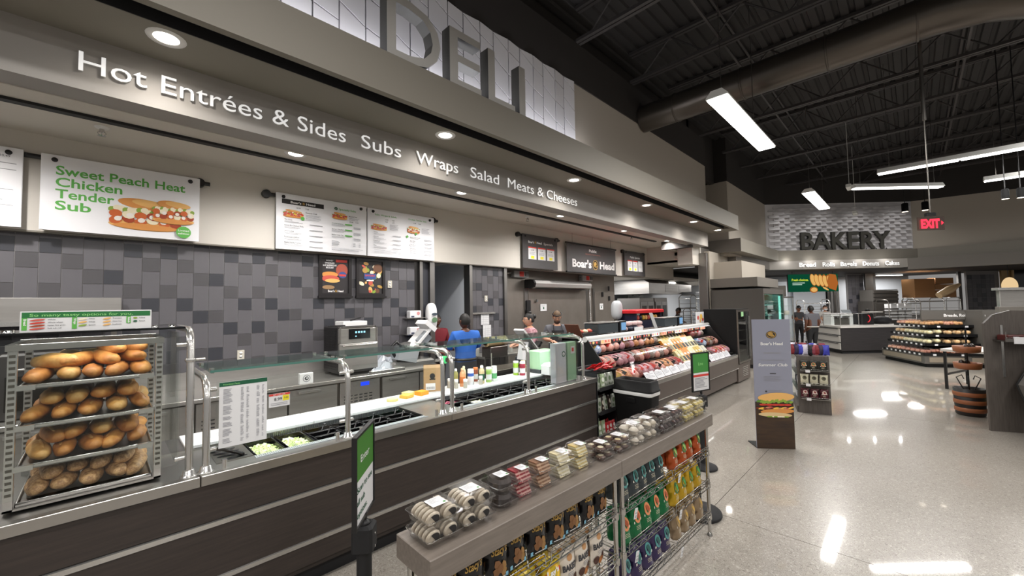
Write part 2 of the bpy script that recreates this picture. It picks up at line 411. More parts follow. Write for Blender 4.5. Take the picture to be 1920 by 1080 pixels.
# ---- tiled back wall, every tile a piece
GROUT = M('grout', '8f8c8c', .8)
T1 = [M('grey_tile', '57555a', .42, noise=(1.5, .3, .7), col2='5f5d61'), M('mid_tile', '4a484b', .42), M('dark_tile', '36373d', .38)]
def tilewall(x0, cols, rows, name, first, ytile=6.2, zt=2.618, tw=.1535, flip=0, base=None):
    tw0 = base or S(B().box(x0 - .02, x0 + cols * tw, ytile, ytile + .1, .0, 2.66), name, GROUT)
    seq = [(0, 0), (1, 1), (0, 0), (1, 1), (2, 1), (2, 0)]
    cache = {}
    for c in range(cols):
        r0, dk = seq[(c + first) % 6]; X0 = x0 + c * tw; r = -1
        spans = []
        rr = r0 - 3
        while rr < rows:
            spans.append((rr, rr + 1, 1 + (((rr - r0) // 3 + dk + 1) % 2))); spans.append((rr + 1, rr + 3, 0)); rr += 3
        for a, e, k in spans:
            a2, e2 = max(a, -.3), min(e, rows)
            if e2 - a2 < .1: continue
            key = (round(e2 - a2, 3), k)
            if key not in cache:
                g = .0026; H = (e2 - a2) * tw
                q = B().box(g, tw - g, -.006, .002, -H + g, -g).build('tile', T1[k]); cache[key] = q.data; bpy.data.objects.remove(q)
            obj('tile', cache[key], tw0, (X0, ytile, zt - a2 * tw))
tilewall(-1.266, 33, 10, 'wall_tile', 3)
tilewall(5.05, 6, 16, 'wall_tile_second', 4)
# openings and doorway to the prep room between the tile walls
STRIM = M('steel_trim', '8d8a87', .35, 1)
S(B().box(3.86, 3.92, 6.12, 6.3, 0, 2.67).box(4.07, 4.17, 6.12, 6.3, 0, 2.67).box(4.98, 5.05, 6.12, 6.3, 0, 2.67), 'trim_corner_guard', STRIM)
S(B().box(3.92, 4.07, 6.19, 6.3, 0, 2.67), 'wall_tile_return', T1[2])
PALE = M('pale_wall', 'c6cbd2', .5)
S(B().box(3.0, 6.6, 8.4, 8.5, 0, 3.0).box(3.9, 3.95, 6.3, 8.4, 0, 3.0), 'wall_prep_back', PALE)
S(B().box(5.05, 5.12, 6.3, 8.4, 0, 3.0), 'wall_prep_side', PALE)
S(B().box(3.9, 24, 6.26, 10.2, 2.74, 2.8), 'ceiling_kitchen', CREAM)
SSW = M('walkin_steel', '8a837c', .36, .7, noise=(2, .3, .7), col2='968f88', bump=(3, .12, .02), stretch=(1, 1, 1))
S(B().box(5.95, 11.15, 6.6, 6.7, 0, 2.74), 'wall_walkin', SSW)
S(B().box(5.95, 6.03, 6.15, 6.6, 0, 2.67), 'wall_walkin_return', STRIM)
S(B().box(11.1, 11.15, 6.7, 8.6, 0, 2.74).box(11.1, 22.5, 8.6, 8.7, 0, 2.74).box(22.5, 22.6, 4.2, 8.6, 0, 2.74), 'wall_kitchen_back', PALE)
# ---- bakery bulkhead
def pw(P, z0, z1, t, m, name, sgn=1):
    """wall band along polyline P (outer face), thickened away from the shop"""
    b = B()
    for i in range(len(P) - 1):
        a, c = Vector(P[i] + (0,)), Vector(P[i + 1] + (0,)); d = (c - a).normalized(); n = Vector((-d.y, d.x, 0)) * sgn * t
        b.prism([a + Z_ * z0, c + Z_ * z0, c + Z_ * z1, a + Z_ * z1], n)
    return S(b, name, m)
K1, K2, K3 = (18.13, 3.98), (22.0, -.08), (22.41, -2.9)
pw([K2, K3, (23.3, -9)], 3.7, 5.62, .15, WALLB, 'wall_bakery_right')
pw([K1, K2, K3, (23.3, -9)], 5.62, 7.1, .16, DARK, 'wall_bakery_top')
pw([K1, K2], 3.7, 5.62, .15, CHEV, 'wall_bakery_panel')
dB = (Vector(K2 + (0,)) - Vector(K1 + (0,))); LB = dB.length; dB.normalize(); nB = Vector((dB.y, -dB.x, 0))
if nB.x > 0: nB = -nB
# woven relief: small tilted bricks
bw = T('relief_panel', '', '', (18.2, 3.9, 3.8)); bw.name = 'wall_bakery_relief'; bw['kind'] = 'structure'; del bw['label'], bw['category']
cw_, rh = LB / 14, .118
me_ = None; b = B()
u = dB * (cw_ * .49); nn = nB
V = [(-u, .004), (u, .004), (u, .004), (-u, .004)]
for q, (dz) in enumerate((0, rh * .96)):
    pass
bb = B().add([-u + nn * .03, u + nn * .10, u + nn * .05 + Z_ * rh * .93, -u + nn * .006 + Z_ * rh * .93, -u, u, u + Z_ * rh * .93, -u + Z_ * rh * .93],
             [(0, 1, 2, 3), (0, 4, 5, 1), (1, 5, 6, 2), (2, 6, 7, 3), (3, 7, 4, 0)])
q = bb.build('tile', CHEV); me_ = q.data; bpy.data.objects.remove(q)
for r in range(15):
    for c in range(15):
        s_ = cw_ * (c + .5 + (.5 if r % 2 else 0) - .25)
        if s_ < cw_ * .5 or s_ > LB - cw_ * .45: continue
        p = Vector(K1 + (0,)) + dB * s_ + nB * .002 - Vector((18.2, 3.9, 3.8)) + Z_ * (3.78 + r * rh)
        obj('tile', me_, bw, p)
E1, E2, E3, E4 = (13.4, 3.6), (18.05, 3.585), (21.95, -.19), (21.95, -2.8)
pw([E1, E2, E3, E4, (22.7, -9)], 3.36, 3.76, .55, TAUPE, 'trim_bakery_ledge')
S(B().box(13.38, 13.42, 3.6, 5.3, 3.36, 3.76).box(12.4, 13.6, 4.5, 5.2, 3.3, 3.5), 'trim_bakery_ledge_end', TAUPE_D)
G1, G2, G3 = (14.3, 4.0), (17.9, 3.86), (21.35, .1)
pw([G1, G2], 3.04, 3.36, .3, TAUPE_D, 'trim_bakery_band_side')
BAND = M('band_paint', 'a39e98', .5)
pw([G2, G3], 3.04, 3.37, .3, BAND, 'trim_bakery_band')
pw([G3, (21.7, -2.7), (22.5, -9)], 2.95, 3.37, .3, TAUPE_D, 'trim_bakery_band_right')
S(B().box(14.28, 14.32, 4.0, 5.3, 3.04, 3.36), 'trim_bakery_band_end', TAUPE_D)
S(B().add([(14.3, 4.0, 3.05), (17.9, 3.86, 3.05), (21.35, .1, 3.05), (22.5, -9, 3.05), (30, -9, 3.05), (30, 8, 3.05), (14.3, 8, 3.05)], [(0, 1, 2, 3, 4, 5, 6)]), 'ceiling_bakery', DARK)
# bakery back walls

WOODM = M('tan_wall', 'b39468', .6)
# ================================================================ LETTERS, LIGHTS, WALL SIGNS
def letters(t, o, u, w, h, width=None, bold=.012, ext=.02, mat=WHITE, side=None, parent=None, name='letter'):
    """raised lettering, one mesh per letter"""
    bb = B().mat(mat); bb.text(t, o, u, w, h, width, bold=bold, ext=ext, side=side)
    n = len(bb.v); par = list(range(n))
    def fd(a):
        while par[a] != a: par[a] = par[par[a]]; a = par[a]
        return a
    for f in bb.f:
        for i in f[1:]: par[fd(i)] = fd(f[0])
    u = Vector(u).normalized(); half = n
    rng = {}
    for i in range(n):
        r = fd(i); s_ = Vector(bb.v[i]).dot(u); a = rng.setdefault(r, [s_, s_]); a[0] = min(a[0], s_); a[1] = max(a[1], s_)
    groups = []
    for r, (a, c) in sorted(rng.items(), key=lambda k: k[1][0]):
        for g in groups:
            ov = min(g[1], c) - max(g[0], a)
            if ov > .5 * min(g[1] - g[0], c - a): g[2].add(r); g[0] = min(g[0], a); g[1] = max(g[1], c); break
        else: groups.append([a, c, {r}])
    for g in groups:
        q = B(); q.m = bb.m; mp = {}
        for f, mi in zip(bb.f, bb.mi):
            if fd(f[0]) in g[2]:
                F2 = []
                for i in f:
                    if i not in mp: mp[i] = len(q.v); q.v.append(bb.v[i])
                    F2.append(mp[i])
                q.f.append(tuple(F2)); q.mi.append(mi); q.sm.append(False)
        q.build(name, None, parent)
LF = M('letter_face', 'b5b3b0', .4, .1); LS = M('letter_side', '2d2c28', .5); LW = M('letter_white_glow', 'f4f4f4', .4, emis=('ffffff', .42))  # white letters carry a slight glow so they look evenly lit
t = T('wall_lettering', 'big grey DELI letters standing on the soffit ledge', 'sign', (2.8, 3.45, 4.277))
for s_, x, wd in (('D', 1.84, .62), ('E', 2.58, .45), ('L', 3.14, .45), ('I', 3.67, .115)):
    letters(s_, (x, 3.6, 4.277), X_, Z_, .69, wd, bold=.0, ext=.14, mat=LF, side=LS, parent=t)
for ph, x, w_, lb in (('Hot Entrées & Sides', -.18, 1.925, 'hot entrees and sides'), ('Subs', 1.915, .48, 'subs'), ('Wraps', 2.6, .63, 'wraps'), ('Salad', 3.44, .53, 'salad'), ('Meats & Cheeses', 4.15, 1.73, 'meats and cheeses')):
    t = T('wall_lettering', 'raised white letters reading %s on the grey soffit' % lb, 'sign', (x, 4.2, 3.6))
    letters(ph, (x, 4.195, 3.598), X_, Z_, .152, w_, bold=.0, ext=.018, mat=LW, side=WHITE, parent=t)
# recessed lights
LENS = EM('lamp_lens', 'fff6e6', 14); LENS2 = EM('tube_lens', 'fffdf8', 9)
def downlight(x, y, z, lab, grp, r=.12):
    t = T('downlight', lab, 'light', (x, y, z), 0, grp)
    B().lathe([(r * .62, -.001), (r * .66, -.006), (r * .95, -.008), (r, .0)], n=24).build('trim_ring', WHITE, t, w=0)
    B().lathe([(.0, -.004), (r * .64, -.003)], n=24).build('lens', LENS, t, w=0)
    return t
ORD = ['first', 'second', 'third', 'fourth', 'fifth', 'sixth', 'seventh']
for i, x in enumerate(DL_X): downlight(x, 3.82, 3.866, 'lit recessed downlight in the grey soffit, %s from the near end' % ORD[i], 'soffit downlights')
for i, x in enumerate(IL_X[1:]): downlight(x, 4.97, 3.64, 'lit recessed downlight in the cream kitchen ceiling, %s along' % ORD[i], 'kitchen ceiling downlights')
for i, (x, y) in enumerate(((-.07, 5.48), (5.99, 5.48), (9.9, 5.3))):
    t = T('sprinkler_head', 'small chrome sprinkler head on the cream ceiling, %s along' % ORD[i], 'sprinkler', (x, y, 3.64), 0, 'ceiling sprinklers')
    B().lathe([(.055, 0), (.05, -.012), (.02, -.018)], n=16).build('escutcheon', WHITE, t, w=0)
    b = B().cyl((0, 0, -.01), (0, 0, -.05), .018, 8)
    for a in range(4): b.tube([(.018 * cos(a * pi / 2), .018 * sin(a * pi / 2), -.04), (.03 * cos(a * pi / 2), .03 * sin(a * pi / 2), -.06), (.012 * cos(a * pi / 2), .012 * sin(a * pi / 2), -.085)], .004, 4)
    b.lathe([(.032, -.085), (.0, -.088)], n=10); b.build('deflector', CHROME, t, w=0)
HB = M('fixture_white', 'd9d9d6', .4)
def highbay(x, y, z, L, w_, rz, lab, grp):
    t = T('high_bay_light', lab, 'light', (x, y, z), rz, grp)
    B().box(-L / 2, L / 2, -w_ / 2, w_ / 2, .0, .02).prism([(-L / 2, -w_ / 2, .02), (-L / 2, w_ / 2, .02), (-L / 2, w_ / 4, .1), (-L / 2, -w_ / 4, .1)], (L, 0, 0)).build('housing', HB, t, w=0)
    for a in (-1, 1):
        wx = a * L * .42 if a < 0 or lab[:12] != 'wide glowing' else L * .19
        B().box(-L / 2 + .02 if a < 0 else .015, -.015 if a < 0 else L / 2 - .02, -w_ / 2 + .015, w_ / 2 - .015, -.02, .0).build('lens', LENS2, t, w=0)
        B().tube([(wx, 0, .1), (wx, 0, .35), (wx, 0, 7.0 - z)], .006, 4).build('hanging_wire', STEELD, t, w=0)
    return t
highbay(*HIGHBAY[0], 2.66, .28, 0, 'wide glowing high bay light nearest, hanging beside the round duct', 'high bay lights')
highbay(*HIGHBAY[1], 2.7, .28, 0, 'small looking wide high bay light hanging before the relief wall', 'high bay lights')
SL = ['long glowing strip light running off the frame above the exit sign', 'strip light carrying on outside the frame', 'glowing strip light hanging level above the exit sign', 'short looking glowing strip light at the frame edge over the spot lamps']
for (a, c), lb in zip(STRIPS, SL):
    highbay((a[0] + c[0]) / 2, (a[1] + c[1]) / 2, 4.6, math.dist(a, c), .17, math.atan2(c[1] - a[1], c[0] - a[0]), lb, 'ceiling strip lights')
for x, y in SHOP_ROWS: highbay(x, y, 4.96, 2.44, .28, 0, 'high bay light over the shop floor out of view', 'shop floor lights')

# ---- flat print on a panel
class Pn:
    def __init__(s, o, u, w, b=None): s.o = Vector(o); s.u = Vector(u).normalized(); s.w = Vector(w).normalized(); s.n = s.u.cross(s.w); s.b = b or B(); s.l = .0012
    def pt(s, x, y): return s.o + s.u * x + s.w * y + s.n * s.l
    def up(s, d=.0006): s.l += d; return s
    def rect(s, x0, y0, x1, y1, m): s.b.mat(m).quad(s.pt(x0, y0), s.pt(x1, y0), s.pt(x1, y1), s.pt(x0, y1)); return s
    def disc(s, x, y, rx, ry, m, n=20, a0=0, a1=2 * pi, rot=0):
        P = []
        k = n if abs(a1 - a0) > 6.2 else n + 1
        for i in range(k):
            a = a0 + (a1 - a0) * i / n; p, q = rx * cos(a), ry * sin(a); P.append(s.pt(x + p * cos(rot) - q * sin(rot), y + p * sin(rot) + q * cos(rot)))
        s.b.mat(m).poly(P); return s
    def poly(s, P, m): s.b.mat(m).poly([s.pt(*p) for p in P]); return s
    def txt(s, t, x, y, h, m, width=None, align='l', bold=.01, italic=0): s.b.mat(m).text(t, s.pt(x, y), s.u, s.w, h, width, align, bold, 0, italic); return s
    def lines(s, x0, y0, x1, n, dy, m, h=.006, rnd=0):
        for i in range(n):
            s.rect(x0, y0 - i * dy, x1 - (random.random() * rnd * (x1 - x0)), y0 - i * dy + h, m)
        return s
BUN = M('print_bun', 'd9924a', .5); BUN2 = M('print_bun_light', 'e8b46a', .5); CHK = M('print_chicken', 'c9612a', .5); CHK2 = M('print_chicken_dark', 'a33f1c', .5)
SLAW = M('print_slaw', 'f1e6c8', .5); LET = M('print_lettuce', '8aa83e', .5); HAM = M('print_ham', 'c8574a', .5); CHE = M('print_cheese', 'efc04e', .5); TOM = M('print_tomato', 'c93b2c', .5)
def sandwich(p, x, y, w, h, kind=0, rs=1):
    """drawn sub sandwich in a w x h box"""
    R = random.Random(rs)
    p.disc(x + w * .5, y + h * .17, w * .49, h * .17, BUN2); p.up()
    p.disc(x + w * .48, y + h * .83, w * .36, h * .17, BUN, rot=-.08); p.up(); p.disc(x + w * .6, y + h * .86, w * .3, h * .12, BUN2, rot=-.1); p.up()
    for i in range(16):
        p.disc(x + w * (.06 + .88 * i / 15), y + h * .62 + R.uniform(-.04, .04) * h, w * .055, h * .09, (LET, SLAW, SLAW)[i % 3] if kind == 0 else (LET, LET, TOM, SLAW)[i % 4], 9); p.up(.0002)
    for i in range(12):
        m = (CHK, CHK2, CHK, SLAW)[i % 4] if kind == 0 else (HAM, CHE, HAM, TOM)[i % 4]
        p.disc(x + w * (.1 + .8 * (i % 6) / 5), y + h * (.3 + .18 * (i // 6)) + R.uniform(-.04, .04) * h, w * .085, h * .12, m, 10, rot=R.uniform(-.4, .4)); p.up(.0002)
    if kind == 0:
        for i in range(6): p.disc(x + w * (.13 + .15 * i), y + h * (.32 + .13 * (i % 2)), w * .05, h * .075, M('print_white_meat', 'f3ece4', .5), 9, rot=.3); p.up(.0002)
    p.disc(x + w * .5, y + h * .12, w * .44, h * .1, BUN); p.up()
MB = M('menu_board_white', 'f1f1f5', .35)
def board(x0, x1, z0, z1, mat, lab, cat='menu board', name='menu_board', y=6.02):
    t = T(name, lab, cat, (x0, y, z0))
    B().bbox(x0, x1, y, y + .025, z0, z1, .004).build('panel', mat, t)
    for x in (x0 + .09, x1 - .09): B().lathe([(.0, -.02), (.02, -.018), (.024, 0)], (x, y, z1 - .05), 10, axis=(0, 1, 0)).build('clip', BLK, t)
    return t, Pn((x0, y, z0), X_, Z_)
def rail(x0, x1, z, lab):
    t = T('sign_rail', lab, 'rail', (x0, 6.06, z))
    B().cyl((x0, 6.062, z), (x1, 6.062, z), .024, 12).build('bar', BLK, t)
    for x in (x0 + .04, x1 - .1): B().lathe([(.05, -.03), (.055, .0), (.055, .035)], (x, 6.062, z), 14, axis=(0, 1, 0)).build('bracket', BLK, t)
rail(-2.3, .86, 3.40, 'black sign rail carrying the large sandwich board')
rail(1.43, 4.2, 3.40, 'black sign rail carrying the two paired price menu boards')
rail(6.26, 7.75, 3.405, 'black sign rail over the dark specials board with three cards')
rail(10.72, 12.15, 3.40, 'black sign rail over the small far specials board')
t, p = board(-1.74, -.60, 2.68, 3.437, MB, 'white price menu board cut off by the frame edge')
p.txt('10.49', 1.06, .66, .022, INKL, align='r'); p.lines(.85, .6, 1.1, 2, .06, INKL); p.lines(.75, .40, 1.1, 6, .05, INKL, .004, .6); p.b.build('print', None, t)
t, p = board(-.49, .757, 2.679, 3.437, MB, 'big white board with green words and a chicken sandwich picture')
G2_ = M('print_green', '5cae4b', .5)
for i, (s_, w_) in enumerate((('Sweet Peach Heat', 1.01), ('Chicken', .48), ('Tender', .42), ('Sub', .25))): p.txt(s_, .10, .565 - i * .118, .094, G2_, w_, bold=.02)
p.up(); sandwich(p, .47, .07, .62, .35, 0); p.up()
sandwich(p, .82, .17, .38, .27, 0, 3)
p.disc(1.10, .09, .068, .068, G2_); p.up(); p.txt('Limited', 1.10, .10, .022, WHITE, .1, 'c'); p.txt('edition', 1.10, .065, .022, WHITE, .1, 'c'); p.b.build('print', None, t)
BH = M('print_black', '1c1a1a', .5); GOLD = M('print_gold', 'b8924a', .5)
def bh(p, x, y, h, w, m=WHITE):
    """two word wordmark with a round emblem between"""
    p.up(); p.txt("Boar's", x - w * .09, y, h, m, w * .40, 'r', bold=.035); p.txt('Head', x + w * .1, y, h, m, w * .36, 'l', bold=.035)
    p.disc(x, y + h * .45, h * .62, h * .66, GOLD); p.up(); p.disc(x, y + h * .45, h * .54, h * .58, BH); p.up()
    p.disc(x - h * .02, y + h * .5, h * .34, h * .36, GOLD); p.poly([(x + h * .12, y + h * .5), (x + h * .45, y + h * .35), (x + h * .42, y + h * .16), (x, y + h * .12)], GOLD); p.up()
t, p = board(1.575, 2.842, 2.671, 3.437, MB, 'white menu board with black heading band and two sandwich columns')
p.rect(.07, .625, .62, .69, BH); bh(p, .345, .642, .03, .34); p.up()
p.txt('10.99', .25, .575, .02, INK); p.txt('7.69', .37, .575, .02, INK); sandwich(p, .08, .44, .27, .11, 1); p.txt('Summer Club', .37, .525, .02, INK)
p.disc(.33, .445, .026, .026, G2_); p.lines(.37, .50, .58, 5, .016, INKL, .004, .3)
for i, s_ in enumerate(('The Philly', "Sweet B's Chicken Philly", 'Jerk Turkey', 'Bodacious Chicken', 'Maple Honey Turkey')):
    y_ = .40 - i * .078; p.txt(s_, .1, y_, .018, INK); p.lines(.1, y_ - .018, .34, 2, .012, INKL, .004, .3); p.lines(.42, y_ - .035, .6, 1, .02, INKL, .008)
p.disc(.79, .66, .024, .024, GREEND); p.up(); p.txt('p', .79, .65, .024, WHITE, None, 'c'); p.txt('Specialty Subs', .83, .645, .03, G2_, .26)
sandwich(p, .73, .505, .23, .10, 1, 4); p.txt('Meatball Sub', .98, .56, .018, INK); p.txt('10.49', .99, .475, .02, INK); p.txt('7.49', 1.08, .475, .02, INK); p.lines(.98, .54, 1.15, 3, .014, INKL, .004, .3)
for i, s_ in enumerate(('The Very Black Bean Burger Sub', 'Spicy Falafel', 'Meatless Turkey Club')):
    y_ = .43 - i * .085; p.txt(s_, .725, y_, .017, GREEND if i == 0 else INK, .17); p.rect(.92, y_, 1.03, y_ + .018, G2_); p.lines(.725, y_ - .018, .95, 2, .013, INKL, .004, .3); p.lines(1.05, y_ - .03, 1.16, 2, .018, INKL, .008)
p.lines(.725, .17, .85, 5, .016, INKL, .006, .3); p.lines(1.04, .16, 1.08, 4, .016, INKL); p.lines(1.13, .16, 1.16, 4, .016, INKL); p.lines(.725, .07, 1.2, 3, .016, INKL, .004, .2); p.b.build('print', None, t)
t, p = board(2.859, 4.098, 2.668, 3.432, MB, 'white menu board of subs, wraps and salads prices')
p.txt('Subs, Wraps & Salads', .12, .66, .027, G2_, .38); p.txt('Chicken Tender Subs', .72, .665, .027, G2_, .36); p.txt('10.49', .3, .60, .018, INK); p.txt('7.49', .42, .60, .018, INK)
p.txt('9.49', .3, .565, .018, INK); p.txt('6.99', .42, .565, .018, INK); p.txt('11.49', .82, .61, .018, INK); p.txt('8.49', .92, .61, .018, INK)
sandwich(p, .05, .42, .28, .10, 1, 5); sandwich(p, .69, .44, .25, .12, 0, 6); p.disc(.86, .435, .02, .02, G2_); p.lines(.37, .53, .55, 6, .016, INKL, .004, .3); p.lines(.97, .54, 1.15, 6, .016, INKL, .004, .3)
for i, s_ in enumerate(('Turkey', 'Ultimate', 'Roast Beef', 'Ham')):
    y_ = .38 - i * .07; p.txt(s_, .09, y_, .018, INK); p.lines(.09, y_ - .018, .32, 2, .013, INKL, .004, .3); p.lines(.42, y_ - .03, .57, 1, .02, INKL, .008)
p.disc(.69, .375, .02, .02, G2_)
for i, s_ in enumerate(('Sweet Chicken Tender', 'Buffalo Style', 'Bacon Ranch', 'Hot Honey', 'Baja Tender')):
    y_ = .365 - i * .063; p.txt(s_, .74, y_, .016, INK); p.lines(.74, y_ - .018, .95, 1, .013, INKL, .004, .3); p.lines(1.02, y_ - .025, 1.17, 1, .02, INKL, .008)
p.lines(.1, .1, .6, 3, .018, INKL, .004, .2); p.b.build('print', None, t)
# dark specials boards and the hanging banner
SB = M('specials_grey', '4a4849', .5); YEL = M('tag_yellow', 'e8d92c', .5); RED = M('tag_red', 'cf3f36', .5)
def cards(p, xs, y0, w, h, prices):
    for x, pr in zip(xs, prices):
        p.up(); p.rect(x, y0, x + w, y0 + h, PAPER); p.up()
        if pr: p.rect(x, y0 + h * .9, x + w, y0 + h, RED); p.txt(pr, x + w * .5, y0 + h * .68, h * .12, INK, None, 'c'); p.rect(x + w * .3, y0 + h * .06, x + w * .72, y0 + h * .28, YEL)
        p.lines(x + w * .12, y0 + h * .55, x + w * .88, 4, h * .06, INKL, .006, .2)
t, p = board(6.40, 7.62, 2.675, 3.431, SB, 'dark grey specials board holding three white price cards', 'sign board', 'specials_board')
bh(p, .42, .565, .05, .48); p.txt('Specials', .71, .56, .055, WHITE, .33); cards(p, (.18, .50, .82), .2, .27, .28, ('13.99', '12.99', '11.99')); p.b.build('print', None, t)
t, p = board(10.8, 12.08, 2.69, 3.428, SB, 'small looking dark specials board farthest along the header', 'sign board', 'specials_board')
p.txt('Publix Specials', .64, .53, .06, WHITE, .6, 'c'); cards(p, (.18, .50, .82), .14, .28, .32, ('4.99', '3.99', '')); p.b.build('print', None, t)
t = T('hanging_banner', 'dark banner with big white wordmark and round gold emblem', 'banner', (7.95, 6.0, 2.65))
B().box(7.96, 10.25, 6.0, 6.006, 2.66, 3.36).build('cloth', SB, t)
B().cyl((7.93, 6.0, 3.385), (10.28, 6.0, 3.385), .022, 10).build('top_bar', BLK, t); B().cyl((7.93, 6.0, 2.66), (10.28, 6.0, 2.66), .022, 10).build('bottom_bar', BLK, t)
for x in (8.2, 9.1, 10.0): B().cyl((x, 6.0, 3.4), (x, 6.0, 3.64), .003, 4).build('wire', STEELD, t)
p = Pn((7.96, 6.0, 2.66), X_, Z_); p.txt('Publix', 1.15, .56, .07, WHITE, .36, 'c', bold=.03); p.txt('PROUDLY FEATURING', 1.15, .48, .03, M('print_copper', 'a8695a', .5), .7, 'c')
bh(p, 1.25, .14, .2, 2.1); p.b.build('print', None, t)
# two framed posters on the tile wall
FR = M('frame_black', '1a1618', .4)
for x0, lb in ((2.18, 'black framed deli poster with white words above a burger'), (2.74, 'black framed poster of a dark platter with food, beside the burger poster')):
    t = T('framed_poster', lb, 'poster', (x0, 6.19, 2.02)); x1 = x0 + .485
    z0, z1 = 2.03, 2.64
    b = B()
    for a in ((x0, x0 + .045, z0, z1), (x1 - .045, x1, z0, z1)): B().box(a[0], a[1], 6.155, 6.19, a[2], a[3]).build('frame_side', FR, t)
    for a in ((z0, z0 + .05), (z1 - .04, z1)): B().box(x0 + .045, x1 - .045, 6.155, 6.19, a[0], a[1]).build('frame_rail', FR, t)
    B().box(x0 - .01, x1 + .01, 6.13, 6.19, z0 - .02, z0 + .01).build('ledge', FR, t)
    B().box(x0 + .04, x1 - .04, 6.175, 6.185, z0 + .04, z1 - .03).build('backing', M('poster_dark', '2e2a2c', .5), t)
    p = Pn((x0, 6.175, z0), X_, Z_); R = random.Random(int(x0 * 10))
    if x0 < 2.5:
        for i, s_ in enumerate(('HONEY', 'DRIZZLED', 'and BARBEQUE', 'SIZZLED')): p.txt(s_, .16, .53 - i * .035, .022, WHITE, None, 'c', .03)
        p.rect(.25, .52, .42, .56, RED); p.up(); p.disc(.34, .40, .09, .10, M('print_meat', 'a8503e', .5)); p.up(); p.disc(.16, .33, .12, .045, BUN); p.up()
        p.disc(.17, .27, .13, .05, HAM); p.up(); p.disc(.2, .24, .11, .03, BUN2); p.up(); p.disc(.35, .33, .06, .05, M('print_blue', '35508c', .5)); p.up(); p.rect(.3, .31, .4, .34, RED)
        p.disc(.14, .14, .09, .03, M('print_nuts', '9a7a56', .5)); p.up(); bh(p, .25, .07, .03, .24)
    else:
        for i in range(26):
            p.disc(.08 + R.random() * .32, .08 + R.random() * .45, .02 + R.random() * .035, .015 + R.random() * .03, R.choice([BUN2, GOLD, LET, HAM, SLAW, M('print_brown', '6b4630', .5)]), 10, rot=R.random() * 3); p.up(.0002)
        p.disc(.36, .46, .08, .07, M('print_brown', '6b4630', .5)); p.up(); p.rect(.13, .28, .33, .37, M('print_blue', '35508c', .5)); p.up(); p.txt('SAVORY', .23, .325, .028, RED, .17, 'c', .03); p.rect(.17, .25, .29, .27, WHITE)
    p.b.build('print', None, t)
# ================================================================ SERVICE COUNTER
RIBB = M('ribbed_grey', 'a9adb0', .4); PANB = M('pan_black', '0c0c0e', .25)
ct = T('service_counter', 'long dark laminate sandwich counter with stainless steel top and two chrome strips', 'counter', (-1.5, 2.9, 0))
XL, XR = -1.5, 4.40
for i, (a, c) in enumerate(((XL, .386), (.390, 2.13), (2.134, XR))):
    B().bbox(a, c, 2.886, 2.935, .86, .915, .003).build('rail', STEEL, ct)
b = B()
for a, c in ((XL, .68), (1.95, 2.31), (4.04, XR)): b.box(a, c, 2.935, 3.46, .895, .915)
for a, c in ((.68, 1.95), (2.31, 4.04)): b.box(a, c, 2.935, 3.035, .895, .915).box(a, c, 3.035, 3.045, .76, .915).box(a, c, 3.03, 3.46, .75, .765).box(a, c, 3.45, 3.46, .76, .93)
b.box(XL, XR, 3.46, 3.83, .90, .928).box(XL, XR, 3.83, 3.85, .1, .92)
b.build('worktop', STEEL, ct)
for a, c in ((.68, 1.95), (2.31, 4.04)):
    b = B()
    for k in range(int((c - a) / .012)): b.box(a + k * .012, a + k * .012 + .007, 2.985, 3.034, .915, .9185)
    b.box(a, c, 2.98, 2.985, .914, .92).build('ribbed_strip', RIBB, ct, kind='stuff')
    b = B()
    for k in range(int((c - a) / .014)): b.box(a + k * .014, a + k * .014 + .008, 3.444, 3.45, .85, .93)
    b.build('air_grille', M('grille_grey', '6c6f72', .4, .6), ct, kind='stuff')
for z0, z1 in ((.648, .858), (.328, .612), (.165, .30)):
    B().box(XL, XR - .01, 2.90, 2.93, z0, z1).build('front_panel', WOODD, ct)
for z in (.628, .314):
    B().prism([(XL, 2.93, z - .018), (XL, 2.896, z - .016), (XL, 2.889, z + .012), (XL, 2.93, z + .02)], (XR - XL - .01, 0, 0)).build('chrome_strip', STEELB, ct)
B().box(XL, XR, 2.93, 2.98, .12, .9).box(XR - .03, XR, 2.93, 3.85, .0, .9).build('body', WOODD, ct)
B().box(XL, XR - .05, 2.99, 3.02, 0, .16).build('kick', BLKM, ct)
# cutting boards
for a, c in ((.38, 1.189), (1.193, 2.15), (2.154, 3.12), (3.124, 4.1)):
    t = T('cutting_board', 'white cutting board along the counter, %s from the bread case' % ORD[[.38, 1.193, 2.154, 3.124].index(a)], 'cutting board', (a, 3.46, .93), 0, 'counter cutting boards')
    B().bbox(a, c, 3.462, 3.80, .93, .95, .003).build('board', WHITE, t)
    p = Pn((a, 3.462, .9503), X_, Y_); p.rect(.12, .1, .5, .24, M('note_grey', 'c9cacc', .5)); p.up(); p.lines(.15, .2, .45, 4, .025, INKL, .004, .3); p.b.build('note', None, t)
